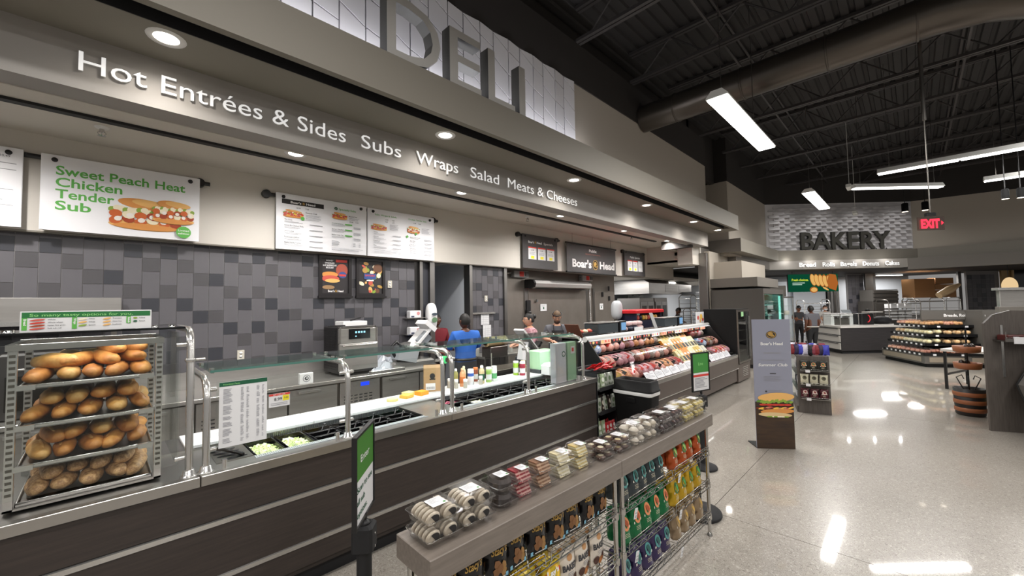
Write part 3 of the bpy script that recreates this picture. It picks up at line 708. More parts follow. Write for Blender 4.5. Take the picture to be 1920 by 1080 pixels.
# food pans
def pan(x0, x1, y0, y1, z, lab, grp, food=None):
    t = T('food_pan', lab, 'food pan', (x0, y0, z - .1), 0, grp); r = .008
    b = B().box(x0, x1, y0, y0 + r, z - .1, z).box(x0, x1, y1 - r, y1, z - .1, z).box(x0, x0 + r, y0 + r, y1 - r, z - .1, z).box(x1 - r, x1, y0 + r, y1 - r, z - .1, z).box(x0 + r, x1 - r, y0 + r, y1 - r, z - .1, z - .09)
    b.build('pan_body', PANB, t)
    b = B().tube([(x0 + .006, y0 + .006, z + .002), (x1 - .006, y0 + .006, z + .002), (x1 - .006, y1 - .006, z + .002), (x0 + .006, y1 - .006, z + .002)], .005, 6, True); b.build('rim', PANB, t)
    if food:
        nm, cols, lb = food; R = random.Random(int(x0 * 100)); b = B()
        b.mat(cols[0]).ell(((x0 + x1) / 2, (y0 + y1) / 2, z - .065), ((x1 - x0) * .46, (y1 - y0) * .46, .05), 12, 8, e=.7)
        for i in range(190):
            x, y = R.uniform(x0 + .015, x1 - .015), R.uniform(y0 + .02, y1 - .02)
            dz = 1 - ((x - (x0 + x1) / 2) / (x1 - x0) * 1.6) ** 2 - ((y - (y0 + y1) / 2) / (y1 - y0) * 1.6) ** 2
            c = Vector((x, y, z - .055 + .04 * dz + R.uniform(0, .012))); d = Vector((R.uniform(-1, 1), R.uniform(-1, 1), R.uniform(-.3, .6))).normalized() * R.uniform(.008, .02); e = d.orthogonal().normalized() * .004
            b.mat(R.choice(cols)).add([c - d - e, c + Z_ * .003 - e, c + d - e * .5, c + d + e, c + Z_ * .004 + e, c - d + e], [(0, 1, 4, 5), (1, 2, 3, 4)])
        o = b.build(nm, None, None, kind='stuff'); tag(o, lb, 'food')
    else:
        b = B(); cx, cy = (x0 + x1) / 2 + .02, (y0 + y1) / 2
        b.tube([(cx - .05, cy - .02, z - .08), (cx, cy, z - .03), (cx + .03, cy + .02, z + .02)], .007, 6); b.ell((cx + .035, cy + .023, z + .027), (.013, .009, .007), 8, 5)
        o = b.build('spoon', PANB); tag(o, 'black spoon in %s' % lab.replace('small ', '').replace('black food ', '').replace(' of the well by the lettuce', ', near well').replace(' of the far counter well', ', far well'), 'spoon', 'spoons in the food pans')
    return t
LETC = [M('lettuce_pale', 'c9d49a', .5), M('lettuce_green', '9db86a', .5), M('lettuce_white', 'dfe3c4', .5)]
ONI = [M('onion_pink', 'b0536a', .5), M('onion_dark', '7c2d42', .5)]; SHC = [M('cheese_shred', 'e6e3b8', .5), M('cheese_pale', 'f0efdc', .5)]
pan(.70, .885, 3.06, 3.44, .895, 'black food pan full of shredded lettuce beside the cutlery tray', None, ('lettuce', LETC, 'shredded lettuce heaped in the pan beside the cutlery tray'))
pan(.895, 1.08, 3.06, 3.44, .895, 'second black food pan of lettuce, beside the first', None, ('lettuce', LETC, 'shredded lettuce in the second pan from the cutlery tray'))
for i in range(4):
    for j in range(3): pan(1.09 + .212 * i, 1.295 + .212 * i, 3.06 + .128 * j, 3.182 + .128 * j, .895, 'small black food pan, %s row of the well by the lettuce' % ('front', 'middle', 'back')[j], 'small black pans in the near well')
for i in range(8):
    for j in range(2):
        fd = None
        if (i, j) == (1, 0): fd = ('cheese_shreds', SHC, 'pale green white shreds in a pan of the far well')
        if (i, j) == (0, 1): fd = ('onion_slices', ONI, 'pinkish red onion pieces in a pan of the far well')
        if (i, j) == (7, 0): fd = ('white_shreds', SHC, 'white shreds in the farthest pan by the bag holder')
        pan(2.33 + .212 * i, 2.535 + .212 * i, 3.06 + .19 * j, 3.245 + .19 * j, .895, 'black food pan holding %s in the far well' % fd[0].replace('_', ' ') if fd else 'black food pan, %s row of the far counter well' % ('front', 'back')[j], None if fd else 'black pans in the far well', fd)
t = T('cutlery_tray', 'steel plate with dark oval slots holding black utensils', 'tray', (.49, 3.05, .915))
B().box(.485, .678, 3.045, 3.44, .915, .92).build('plate', STEELD, t)
for k, y in enumerate((3.09, 3.16, 3.23, 3.30)): B().lathe([(.03, 0), (.0, .0015)], (.585 - .01 * k, y, .9215), 18, sx=2.4, sy=.75).build('slot', PANB, t)
b = B().tube([(.63, 3.08, .93), (.56, 3.2, .945), (.50, 3.33, .94)], .011, 6); b.ell((.5, 3.34, .938), (.03, .018, .01), 10, 6); tag(b.build('serving_spoon', PANB), 'black serving spoon lying across the cutlery slots', 'spoon')
# ---- sneeze guards
def post(x, ztop, yb, t, tall=0):
    y0 = 2.955; b = B(); r = .019
    if tall: P = [(x, y0, .93), (x, y0, ztop - .09), (x, y0 + .02, ztop - .04), (x, y0 + .06, ztop - .012), (x, y0 + .12, ztop), (x, yb, ztop)]
    else: P = [(x, y0, .93), (x, y0, ztop - .12), (x, y0 + .015, ztop - .065), (x, y0 + .05, ztop - .025), (x, y0 + .11, ztop - .002), (x, yb, ztop + .0)]
    b.tube(P, r, 12); b.build('post', STEELB, t)
    B().lathe([(.042, 0), (.042, .006), (.03, .012), (.027, .035), (.02, .038)], (x, y0, .915), 16).build('post_foot', STEELB, t)
def clampn(x, y, z, t, d=(1, 0, 0)): B().cyl((x, y, z), (x + d[0] * .05, y + d[1] * .05, z + d[2] * .05), .013, 10).build('clamp', STEELB, t)
def guard(xs, lab, z=1.45):
    t = T('sneeze_guard', lab, 'sneeze guard', (xs[0], 2.955, .915))
    for x in xs: post(x, z, 3.56, t)
    for a, c in zip(xs, xs[1:]):
        B().box(a + .03, c - .03, 3.07, 3.60, z + .022, z + .032).build('glass_shelf', GLASSG, t)
        B().box(a + .03, c - .03, 3.064, 3.07, z + .020, z + .034).build('glass_edge', M('edge_teal', '4f7a70', .15), t)
        B().box(a + .05, c - .05, 2.984, 2.992, 1.00, z - .03).build('front_glass', GLASS, t)
        B().box(a + .06, c - .06, 3.28, 3.33, z - .002, z + .018).build('light_channel', STEELB, t)
        B().box(a + .07, c - .07, 3.29, 3.32, z - .006, z - .002).build('light_strip', EM('case_led', 'ffffff', 3.5), t)
        for x, s_ in ((a, 1), (c, -1)):
            for zz in (1.03, z - .07): clampn(x, 2.975, zz, t, (s_, .2, 0))
            for yy in (3.12, 3.5): B().cyl((x + s_ * .045, yy, z + .01), (x + s_ * .045, yy, z + .042), .014, 10).build('clamp', STEELB, t)
            xx = x + s_ * .085
            B().cyl((xx, 2.925, .915), (xx, 2.925, .972), .013, 10).build('stub', STEELB, t)
    return t
guard((.42, 1.25, 2.085), 'glass sneeze guard on steel posts over the lettuce pans')
guard((2.185, 3.19, 4.2), 'glass sneeze guard on steel posts in front of the sauce bottles')
t = T('display_guard', 'tall glass guard with thick steel post enclosing the bread case', 'sneeze guard', (.34, 2.955, .915))
post(.342, 1.742, 3.5, t, 1); 
B().box(-1.5, .32, 2.98, 3.55, 1.75, 1.76).build('glass_shelf', GL('smoked_glass', '6f7a78', .8), t)
B().box(-1.5, .30, 2.975, 2.983, .99, 1.73).build('front_glass', GLASS, t)
B().box(.285, .293, 2.99, 3.6, .99, 1.73).build('side_glass', GLASS, t)
for z in (1.66, 1.02): clampn(.33, 2.975, z, t, (-1, 0, 0))
B().lathe([(.024, -.01), (.028, 0), (.024, .01)], (.342, 2.955, 1.57), 14).cyl((.34, 2.955, 1.57), (.41, 2.955, 1.57), .009, 8).build('clamp', STEELB, t)
for x in (.26, .19, .12): B().lathe([(.016, 0), (.016, .012), (.0, .014)], (x, 3.0 + (.26 - x), 1.76), 12).build('clamp', CHROME, t)
for x in (-.33, -.40): B().lathe([(.022, 0), (.022, .014), (.0, .016)], (x, 3.03, 1.76), 12).build('clamp', CHROME, t)
# ---- option sign on the bread case
t = T('option_sign', 'wide white and green sign standing on the bread case', 'sign', (-.293, 3.0, 1.762))
B().bbox(-.293, .173, 2.998, 3.004, 1.762, 1.862, .002).build('card', PAPER, t)
p = Pn((-.293, 2.998, 1.762), X_, Z_); p.rect(.006, .068, .46, .095, M('header_green', '1d6b35', .5)); p.up(); p.txt('So many tasty options for you.', .03, .075, .0135, M('pale_green', '8ccf7c', .5), .36)
for x, s_ in ((.006, 'Bread'), (.168, 'Wraps'), (.365, 'Salads')): p.rect(x, .01 if x < .3 else .03, x + .017, .068, G2_); p.up(); p.b.mat(WHITE).text(s_, p.pt(x + .006, .063), -Z_, X_, .009, .03, bold=.03)
for i in range(4): p.disc(.055, .058 - .014 * i, .026, .0042, (HAM, TOM, CHK2, HAM)[i], 12, rot=.12); p.txt(('White', 'Whole wheat', 'Italian five grain', 'Soft sub roll')[i], .088, .056 - .014 * i, .006, INK, (.025, .05, .058, .045)[i])
for i in range(3): p.disc(.205, .058 - .016 * i, .016, .0042, (SLAW, BUN2, LET)[i], 12, rot=.2); p.txt(('White', 'Wheat', 'Spinach')[i], .226, .056 - .016 * i, .006, INK); p.disc(.292, .058 - .016 * i, .016, .0042, BUN2, 12, rot=.2); p.txt(('Tomato', 'Gluten free', 'Southwest')[i], .312, .056 - .016 * i, .006, INK, .035)
for i in range(2): p.disc(.4, .058 - .018 * i, .009, .005, (LET, GREEND)[i], 12); p.txt(('Iceberg', 'Spinach')[i], .415, .056 - .018 * i, .006, INK)
p.b.build('print', None, t)
# ---- poster and price tag on the guard glass
t = T('nutrition_poster', 'white poster with green heading and tiny columns hanging on the sneeze guard', 'poster', (.482, 2.98, 1.025))
B().box(.482, .735, 2.976, 2.980, 1.025, 1.415).build('card', PAPER, t)
p = Pn((.482, 2.976, 1.025), X_, Z_); p.rect(0, .365, .253, .39, GREEND); p.up(); p.txt('Nutrition Facts', .02, .372, .009, M('pale_green', '8ccf7c', .5), .085)
for x, w_ in ((.02, .05), (.11, .018), (.14, .015), (.195, .018), (.225, .012)):
    y_ = .345
    while y_ > .02:
        k = random.randint(3, 12)
        n_ = min(k, int((y_ - .015) / .0075)); p.lines(x, y_, x + w_, max(n_, 1), .0075, INKL, .0028, .4); y_ -= .0075 * (k + 1.5)
p.b.build('print', None, t)
t = T('price_card', 'small red, white and yellow price card on the guard glass', 'price card', (.747, 2.98, 1.215))
B().box(.747, .87, 2.979, 2.982, 1.215, 1.30).build('card', PAPER, t)
p = Pn((.747, 2.979, 1.215), X_, Z_); p.rect(0, .072, .123, .085, RED); p.up(); p.txt('BUY 1 GET ONE', .06, .0755, .006, WHITE, .07, 'c'); p.txt('8.99', .03, .04, .02, INK); p.rect(.08, .035, .118, .07, YEL); p.up(); p.txt('3.00', .088, .048, .011, INK); p.lines(.01, .022, .11, 2, .01, INKL, .003, .2); p.b.build('print', None, t)
# ---- bread rack, trays and rolls
SLOT = M('slot_dark', '5c5852', .4, .6)
t = T('bread_rack', 'stainless slotted bread rack standing on the counter behind glass', 'rack', (-.33, 3.02, .93))
for x in (-.328, .196):
    for y in (3.02, 3.60):
        o = B().box(x, x + .03, y, y + .03, .928, 1.69).build('upright', STEELB, t)
        b = B()
        for k in range(24): b.box(x + .005, x + .025, y - .0012, y, 1.0 + k * .028, 1.013 + k * .028)
        b.build('slot', SLOT, o, kind='stuff')
B().box(-.335, .23, 3.01, 3.035, 1.675, 1.705).box(-.335, .23, 3.62, 3.64, 1.675, 1.705).box(-.335, -.31, 3.035, 3.62, 1.675, 1.705).box(.205, .23, 3.035, 3.62, 1.675, 1.705).build('top_frame', STEEL, t)
B().box(-.33, .226, 3.02, 3.64, .928, .938).build('base', STEEL, t)
TZ = [1.488, 1.298, 1.110, .939]
for z in TZ[:3]:
    for x in (-.298, .13): B().box(x, x + .06, 3.008, 3.025, z - .002, z + .022).build('tray_stop', STEELB, t)
BRM = {}
def breadmat(n, a, c, sp=None):
    m = M(n, a, .55, noise=(13 if not sp else 60, .35, .7 if not sp else .62), col2=c, bump=(14, .35, .01)); return m
BR = [breadmat('crust_golden', 'b06a2c', 'dba056'), breadmat('crust_brown', 'a05f2a', 'cc8e4a'), breadmat('crust_pale', 'bf8640', 'dfb472'), breadmat('crust_grain', '8a5f3a', 'cda272', 1)]
def rollmesh(i, grain=0):
    R = random.Random(i); b = B(); b.mat(BR[3] if grain else BR[i % 3]); n, m_ = 16, 12
    L, w_, h_ = .145, .050, .049
    V = []
    for j in range(m_ + 1):
        t_ = pi * j / m_; yy = -L * cos(t_); rr = max(sin(t_), 0) ** .62
        for k in range(n):
            a = 2 * pi * k / n; x = w_ * rr * cos(a); z = h_ * rr * sin(a); z = z if z > 0 else z * .72
            f = 1 + .05 * sin(3 * a + i) * sin(5 * t_ + i) + R.uniform(-.012, .012)
            g = -.16 * math.exp(-((a - pi / 2) / .22) ** 2) * sin(t_) * (1 if not grain else .35)
            V.append((x * f, yy, z * (f + g)))
    b.add(V, [(j * n + k, j * n + (k + 1) % n, (j + 1) * n + (k + 1) % n, (j + 1) * n + k) for j in range(m_) for k in range(n)], True)
    o = b.build('r', None); me = o.data; bpy.data.objects.remove(o)
    s_ = B().mat(BR[2]); 
    s_.ell((0, 0, h_ * .80), (.010, L * .72, .006), 8, 8)
    o = s_.build('r', None); me2 = o.data; bpy.data.objects.remove(o)
    return me, me2
RM = [rollmesh(i) for i in range(4)] + [rollmesh(i, 1) for i in range(4, 6)]
tl = ['top', 'second', 'third', 'bottom']; kinds = ['twisted golden bread roll', 'golden sub roll', 'golden brown sub roll', 'seeded multigrain sub roll']
for li, z in enumerate(TZ):
    tr = T('bread_tray', 'aluminium bread tray with rolled rim, %s level of the rack' % tl[li], 'tray', (-.296, 3.03, z))
    B().box(-.294, .19, 3.03, 3.59, z, z + .004).build('pan_base', STEEL, tr)
    B().tube([(-.29, 3.033, z + .016), (.186, 3.033, z + .016), (.186, 3.588, z + .016), (-.29, 3.588, z + .016)], .006, 6, True).box(-.294, .19, 3.03, 3.034, z + .002, z + .016).box(-.294, .19, 3.586, 3.59, z + .002, z + .016).box(-.294, -.29, 3.03, 3.59, z + .002, z + .016).box(.186, .19, 3.03, 3.59, z + .002, z + .016).build('rim', STEELB, tr)
    R = random.Random(li + 3)
    rows = [(5, 3.19, .041, 0), (4, 3.22, .112, .045), (5, 3.44, .041, 0), (4, 3.42, .112, .045)]
    if li == 0: rows = [(5, 3.19, .041, 0), (4, 3.23, .105, .04), (2, 3.27, .16, .20), (5, 3.44, .041, 0), (3, 3.43, .11, .09)]
    if li == 3: rows[1] = (4, 3.22, .104, .045); rows[3] = (4, 3.41, .104, .045)
    for n_, y, dz, off in rows:
        for k in range(n_):
            x = -.238 + off + k * .094 + R.uniform(-.008, .008)
            if li == 0 and n_ == 2: x = .02 + k * .07
            me, me2 = RM[(4 + R.randint(0, 1)) if li == 3 else R.randint(0, 3)]
            rt = obj('sub_roll', me, None, (x, y + R.uniform(-.012, .012), z + .004 + dz))
            rt.rotation_euler = (R.uniform(-.05, .10), R.uniform(-.6, .6), R.uniform(-.22, .22) + (.5 * R.choice((-1, 1)) if li == 0 and dz > .05 else 0)); s_ = R.uniform(.86, .95); rt.scale = (s_, s_ * .9, s_)
            tag(rt, '%s, %s layer%s of the %s tray' % (kinds[li], ('rear ' if y > 3.35 else '') + ('lower' if dz < .06 else 'upper' if dz < .13 else 'topmost'), '', tl[li]), 'bread roll', 'rolls in the %s tray' % tl[li])
            if li in (1, 2): obj('score', me2, rt)
# ---- things on the cutting boards
CHY = M('cheddar', 'f0a93a', .45); CHP = M('provolone', 'e9dd9a', .45); CHG = M('yellow_cheese', 'efc65a', .45)
def slices(x, y, n, m, w_, d, rz, lab, round_=0):
    t = T('cheese_stack', lab, 'cheese', (x, y, .95), rz)
    for k in range(n):
        j = random.uniform(-.003, .003); b = B()
        if round_: b.lathe([(w_ / 2, k * .004), (w_ / 2, k * .004 + .0035)], (j, j, 0), 20)
        else: b.box(-w_ / 2 + j, w_ / 2 + j, -d / 2 - j, d / 2 - j, k * .004, k * .004 + .0035)
        b.build('slice', m, t, w=0)
slices(1.955, 3.60, 6, CHP, .11, .11, 0, 'round stack of pale cheese slices on the white board', 1)
slices(2.12, 3.62, 8, CHG, .10, .10, .3, 'square stack of yellow cheese slices, nearest of three')
slices(2.21, 3.73, 7, CHP, .10, .10, .2, 'square stack of pale cheese slices behind the two yellow stacks')
slices(2.295, 3.62, 10, CHY, .10, .10, .2, 'square stack of deep orange cheese slices')
CARD = M('cardboard', 'a38560', .7)
t = T('carton', 'brown cardboard carton with round black prints and a barcode label', 'carton', (2.51, 3.735, .95), -.55)
B().bbox(-.10, .10, -.10, .10, 0, .25, .003).build('body', CARD, t, w=0)
B().add([(-.1, -.1, .25), (.1, -.1, .25), (.1, -.03, .275), (-.1, -.03, .275)], [(0, 1, 2, 3)]).add([(-.1, .1, .25), (.1, .1, .25), (.1, .03, .272), (-.1, .03, .272)], [(3, 2, 1, 0)]).build('flap', CARD, t, w=0)
wm_ = wmat(t); p = Pn(wm_ @ Vector((-.1, -.101, 0)), wm_.to_3x3() @ X_, Z_)
p.disc(.09, .165, .028, .03, BLKM); p.rect(.06, .125, .12, .14, BLKM); p.rect(.02, .02, .12, .09, PAPER); p.up()
for k in range(12): p.rect(.03 + k * .007, .03, .033 + k * .007, .055, INK)
p.b.build('print', None, t)
p = Pn(wm_ @ Vector((.101, -.1, 0)), wm_.to_3x3() @ Y_, Z_); p.disc(.1, .165, .028, .03, BLKM); p.rect(.07, .125, .13, .14, BLKM); p.b.build('print', None, t)
# bottles
def bottle(x, y, h, r, body, label, cap, lab, neck=1, band=None, z=.95):
    t = T('sauce_bottle' if neck else 'spice_jar', lab, 'bottle' if neck else 'jar', (x, y, z))
    if neck: prof = [(r * .92, 0), (r, .006), (r, h * .68), (r * .85, h * .76), (r * .5, h * .84), (r * .48, h * .86)]
    else: prof = [(r * .92, 0), (r, .006), (r, h * .84), (r * .92, h * .87)]
    B().lathe(prof, n=18).build('body', body, t, w=0)
    if neck: B().lathe([(r * .58, h * .855), (r * .6, h * .87), (r * .55, h * .97), (r * .3, h)], n=14).build('cap', cap, t, w=0)
    else: B().lathe([(r * .95, h * .86), (r * .97, h * .87), (r * .97, h * .98), (r * .9, h)], n=18).build('cap', cap, t, w=0)
    if label: B().lathe([(r * 1.015, h * .18), (r * 1.02, h * .19), (r * 1.02, h * .52), (r * 1.015, h * .53)], n=18).build('label', label, t, w=0)
    if band: B().lathe([(r * 1.012, h * .55), (r * 1.015, h * .56), (r * 1.015, h * .74), (r * 1.012, h * .75)], n=18).build('band', band, t, w=0)
cl = lambda n, c: M(n, c, .4)
bottle(2.822, 3.74, .19, .026, cl('mustard', 'a9a563'), None, WHITE, 'olive green squeeze bottle beside the steel post')
bottle(2.84, 3.64, .205, .033, cl('mayo_orange', 'd99a6c'), cl('amber', 'c46a2e'), cl('peach', 'e2b48c'), 'orange peach squeeze bottle with amber label')
bottle(2.945, 3.75, .204, .027, cl('cream_sauce', 'dccba2'), None, cl('cream_cap', 'e6d9b8'), 'cream squeeze bottle behind the orange one')
bottle(2.966, 3.65, .176, .037, cl('jar_white', 'dfe3e8'), PAPER, WHITE, 'wide white jar with a broad blue band', 0, cl('jar_blue', '2f57a8'))
bottle(3.13, 3.76, .165, .030, cl('brown_sauce', '8a3f22'), PAPER, cl('orange_cap', 'd47a3c'), 'rust brown jar with white label', 0)
bottle(3.091, 3.60, .209, .032, cl('tan_sauce', 'c9b48a'), GREEND, WHITE, 'tan squeeze bottle with dark green label')
bottle(3.2, 3.60, .176, .034, cl('lime_jar', '9fc06a'), PAPER, WHITE, 'lime green jar with white lid', 0, cl('lime', '8fb85a'))
bottle(3.295, 3.61, .177, .034, cl('white_jar', 'e6ebe6'), cl('leaf_label', '5aa46a'), WHITE, 'white jar with a small green label', 0)
bottle(3.752, 3.69, .179, .036, cl('lime2', '9cc23c'), PAPER, WHITE, 'bright lime jar beside the red jar', 0, cl('lime2', '9cc23c'))
bottle(3.79, 3.61, .173, .037, cl('red_jar', '8f2438'), PAPER, WHITE, 'dark red jar with white label', 0, cl('red_jar', '8f2438'))
bottle(3.92, 3.72, .165, .033, cl('peach_jar', 'e0b890'), None, cl('peach_cap', 'e8cfae'), 'peach coloured jar behind the steel post', 0)
for i, (x, y) in enumerate(((2.70, 3.70), (2.72, 3.60), (2.80, 3.54), (3.04, 3.56))): 
    t = T('spice_shaker', 'small clear shaker with white lid among the bottles, %s' % ORD[i], 'shaker', (x, y, .95), 0, 'small shakers')
    B().lathe([(.02, 0), (.023, .005), (.021, .07)], n=12).build('body', M('shaker_body', 'b9b2a6', .3), t, w=0); B().lathe([(.0225, .07), (.023, .075), (.022, .098), (.0, .1)], n=12).build('lid', WHITE, t, w=0)
# bag holder and napkins at the far end
t = T('bag_holder', 'clear bag holder with white and green paper sleeves beside the last post', 'bag holder', (3.69, 2.97, .915))
for x0, x1, m, n_ in ((3.70, 3.90, M('sleeve_white', 'd9dce2', .5), 'white_sleeves'), (3.93, 4.10, M('sleeve_green', 'a9d3ae', .5), 'green_sleeves')):
    B().bbox(x0, x1, 2.985, 3.07, .93, 1.39, .004).build(n_, m, t)
p = Pn((3.70, 2.985, .93), X_, Z_); p.disc(.15, .33, .035, .035, GREEND); p.up(); p.disc(.15, .33, .022, .022, WHITE); p.up(); p.txt('p', .15, .318, .02, GREEND, None, 'c', .03); p.rect(.03, .02, .04, .44, PAPER); p.rect(.29, .32, .37, .41, PAPER); p.up(); p.rect(.31, .345, .35, .39, RED); p.b.build('print', None, t)
b = B().box(3.69, 4.11, 2.975, 2.979, .917, 1.40).box(3.69, 3.694, 2.979, 3.08, .917, 1.40).box(3.913, 3.917, 2.979, 3.08, .917, 1.40).box(4.106, 4.11, 2.979, 3.08, .917, 1.40).box(3.69, 4.11, 2.979, 3.08, .917, .922); b.build('holder', PLAST, t)
t = T('napkin_pack', 'white folded napkin pack on the counter by the bag holder', 'napkins', (3.98, 3.42, .95)); B().bbox(4.0, 4.32, 3.30, 3.5, .95, 1.09, .03).build('pack', WHITE, t)
tag(B().bbox(4.02, 4.36, 3.5, 3.72, 1.0, 1.24, .012).build('green_bag_stack', M('bag_green', 'b4dcb6', .5)), 'pale green stack of flat paper bags above the napkins', 'bags')
tag(B().bbox(4.0, 4.36, 3.5, 3.82, .951, 1.0, .006).build('printer_box', M('box_slate', '33383c', .5)), 'dark slate box under the green bags', 'box')
# deli display scale, tilted
def scale_d(o, rz, lab):
    t = T('deli_scale', lab, 'scale', o, rz)
    B().bbox(-.18, .18, -.16, .16, .0, .07, .01).build('base', M('scale_grey', '9da2a6', .4), t, w=0)
    B().bbox(-.16, .16, -.14, .14, .078, .088, .004).build('platter', STEELB, t, w=0)
    B().cyl((0, .14, .03), (0, .17, .30), .02, 10).build('pole', STEELD, t, w=0)
    B().obox((0, .17, .36), (.15, 0, 0), (0, .02, .012), (0, -.045, .075)).build('display', WHITE, t, w=0)
    B().obox((0, .146, .35), (.12, 0, 0), (0, .004, .0025), (0, -.03, .055)).build('screen', M('screen_dark', '22262a', .2), t, w=0)
# ================================================================ DIVIDER SHELF WITH BAGS AND BOXES
dv = T('divider_shelf', 'low grey wood topped divider on chrome wire racks', 'shelf unit', (.822, 1.25, 0), radians(-1.33))
L_ = 2.64
for a, c in ((0, 1.268), (1.271, L_)): B().bbox(a, c, 0, .25, .86, .95, .003).build('top_board', WOODG, dv, w=0)
WIRE = M('wire_chrome', 'b9b7b3', .22, 1)
def wire_unit(x0, x1):
    for x in (x0 + .015, x1 - .015):
        for y in (.035, .215):
            B().cyl((x, y, .03), (x, y, .86), .0135, 10).build('post', WIRE, dv, w=0)
            B().lathe([(.022, 0), (.02, .01), (.008, .03)], (x, y, .0), 10).build('foot', WIRE, dv, w=0)
    for z in (.66, .41, .165):
        sh = B()
        for y in (.022, .228): sh.cyl((x0, y, z), (x1, y, z), .0035, 5).cyl((x0, y, z - .03), (x1, y, z - .03), .0035, 5)
        for x in (x0 + .002, x1 - .002): sh.cyl((x, .022, z), (x, .228, z), .0035, 5).cyl((x, .022, z - .03), (x, .228, z - .03), .0035, 5)
        n = 26
        for y in (.022, .228):
            sh.tube([(x0 + .03 + (x1 - x0 - .06) * i / n, y, z - (.03 if i % 2 else 0)) for i in range(n + 1)], .0025, 4)
        for i in range(30): x = x0 + .03 + (x1 - x0 - .06) * i / 29; sh.cyl((x, .022, z), (x, .228, z), .0018, 4, cap=False)
        for x in (x0 + .015, x1 - .015):
            for y in (.035, .215): sh.lathe([(.02, -.036), (.022, -.03), (.02, .004)], (x, y, z), 8)
        sh.build('wire_shelf', WIRE, dv, w=0)
        for a, c in ((x0 + .05, (x0 + x1) / 2 - .02), ((x0 + x1) / 2 + .02, x1 - .03)):
            b = B().tube([(a, .016, z - .005), (a, .016, z + .035), (a + .012, .016, z + .048), (c - .012, .016, z + .048), (c, .016, z + .035), (c, .016, z - .005)], .003, 5)
            b.cyl((a, .016, z + .03), (c, .016, z + .03), .0025, 5); b.build('ledge_wire', WIRE, dv, w=0)
wire_unit(.03, 1.255); wire_unit(1.30, 2.60)
# bag meshes -----------------------------------------------------
def bagmesh(W, H, D, seed, crimp=1, gus=0):
    R = random.Random(seed); b = B(); nu, nv = 8, 10; V = []
    for s_ in (-1, 1):
        for j in range(nv + 1):
            for i in range(nu + 1):
                u, v = i / nu, j / nv; e = sin(pi * u) ** .55 * (sin(pi * min(max(v * .94 + .03, 0), 1)) ** .5)
                if gus: e = max(sin(pi * u), 0) ** .35 * min(1, (1 - v) * 2.6) ** .6
                if v > .93: e *= .08 if crimp else .2
                if v < .07 and not gus: e *= .1
                x = (u - .5) * W * (1 - .06 * sin(pi * v) - (.12 * v if gus else 0)); x += R.uniform(-.0015, .0015)
                V.append((x, s_ * D / 2 * e + R.uniform(-.002, .002) * (0 < i < nu), v * H))
    n1 = (nu + 1) * (nv + 1)
    for s_ in (0, 1):
        for j in range(nv):
            for i in range(nu):
                a = s_ * n1 + j * (nu + 1) + i; f = (a, a + 1, a + nu + 2, a + nu + 1)
                b.f.append(f if s_ == 0 else f[::-1]); b.mi.append(0); b.sm.append(True)
    for j in range(nv):
        for i in (0, nu): a = j * (nu + 1) + i; b.f.append((a, a + nu + 1, a + nu + 1 + n1, a + n1)); b.mi.append(0); b.sm.append(True)
    for i in range(nu): b.f.append((i, i + n1, i + 1 + n1, i + 1)); b.mi.append(0); b.sm.append(True)
    b.v = V; return b
def front(p, W, H, D, x, z):
    """y of the bag front at normalised x,z"""
    return -D / 2 * (sin(pi * x) ** .55) * (sin(pi * min(max(z * .94 + .03, 0), 1)) ** .5) - .0015
BF = lambda n, c, r=.28: M('foil_' + n, c, r, .15, bump=(22, .35, .01))
def mkbag(name, W, H, D, mat, art, lab, seed=1, gus=0, cat='snack bag'):
    t = T(name, lab, cat)
    b = bagmesh(W, H, D, seed, gus=gus); b.m = [mat]; b.build('bag_body', None, t, w=0)
    q = B(); art(q, W, H, D)
    # wrap flat print onto the bag front
    V = []
    for (x, y, z) in q.v:
        u = min(max(x / W + .5, .03), .97); v = min(max(z / H, .03), .95)
        if gus: e = sin(pi * u) ** .35 * min(1, (1 - v) * 2.6) ** .6
        else: e = (sin(pi * u) ** .55) * (sin(pi * (v * .94 + .03)) ** .5)
        V.append((x * .96, -D / 2 * e - .003 + y, z))
    q.v = V; q.build('print', None, t, w=0); return t
FL = lambda q: Pn((0, 0, 0), X_, Z_, q)
def art_pita(q, W, H, D):
    p = FL(q); p.l = 0; gd = M('print_gold2', 'b3904a', .4, .3)
    p.txt("Stacy's", 0, H * .62, H * .15, gd, W * .68, 'c', bold=.02, italic=.25); p.poly([(-.02, H * .78), (.03, H * .82), (-.005, H * .84)], gd)
    ch = M('print_chip', '7c5534', .5); ch2 = M('print_chip2', '96703f', .5)
    for i, (x, z, a) in enumerate(((-.015, .42, .1), (.02, .36, -.3), (-.02, .28, .6), (.022, .24, .2), (.0, .33, .9))):
        p.up(.0003); P = [(x + .019 * cos(a + k * 1.05) * (1, .85)[k % 2], H * z + .023 * sin(a + k * 1.05) * (1, .8)[k % 2]) for k in range(6)]; p.poly(P, (ch, ch2)[i % 2])
    p.up(.0003); p.rect(-W * .42, H * .08, W * .42, H * .17, M('print_sky', '7fb6cf', .5)); p.up(.0002); p.lines(-W * .25, H * .12, W * .25, 1, .01, WHITE, .004)
def art_baked(q, W, H, D):
    p = FL(q); p.l = 0; p.txt('BAKED', 0, H * .5, H * .15, INK, W * .82, 'c', bold=.05); p.disc(0, H * .8, .02, .016, M('print_tanmark', 'b98a5c', .5)); p.lines(-.02, H * .42, .02, 3, .008, INKL, .003)
    for i, (x, z) in enumerate(((-.03, .2), (.01, .15), (.035, .24))): p.up(.0003); p.disc(x, H * z, .022, .022, (M('print_choc', '4a2a20', .5), M('print_almond', 'b8743a', .5))[i % 2], 12)
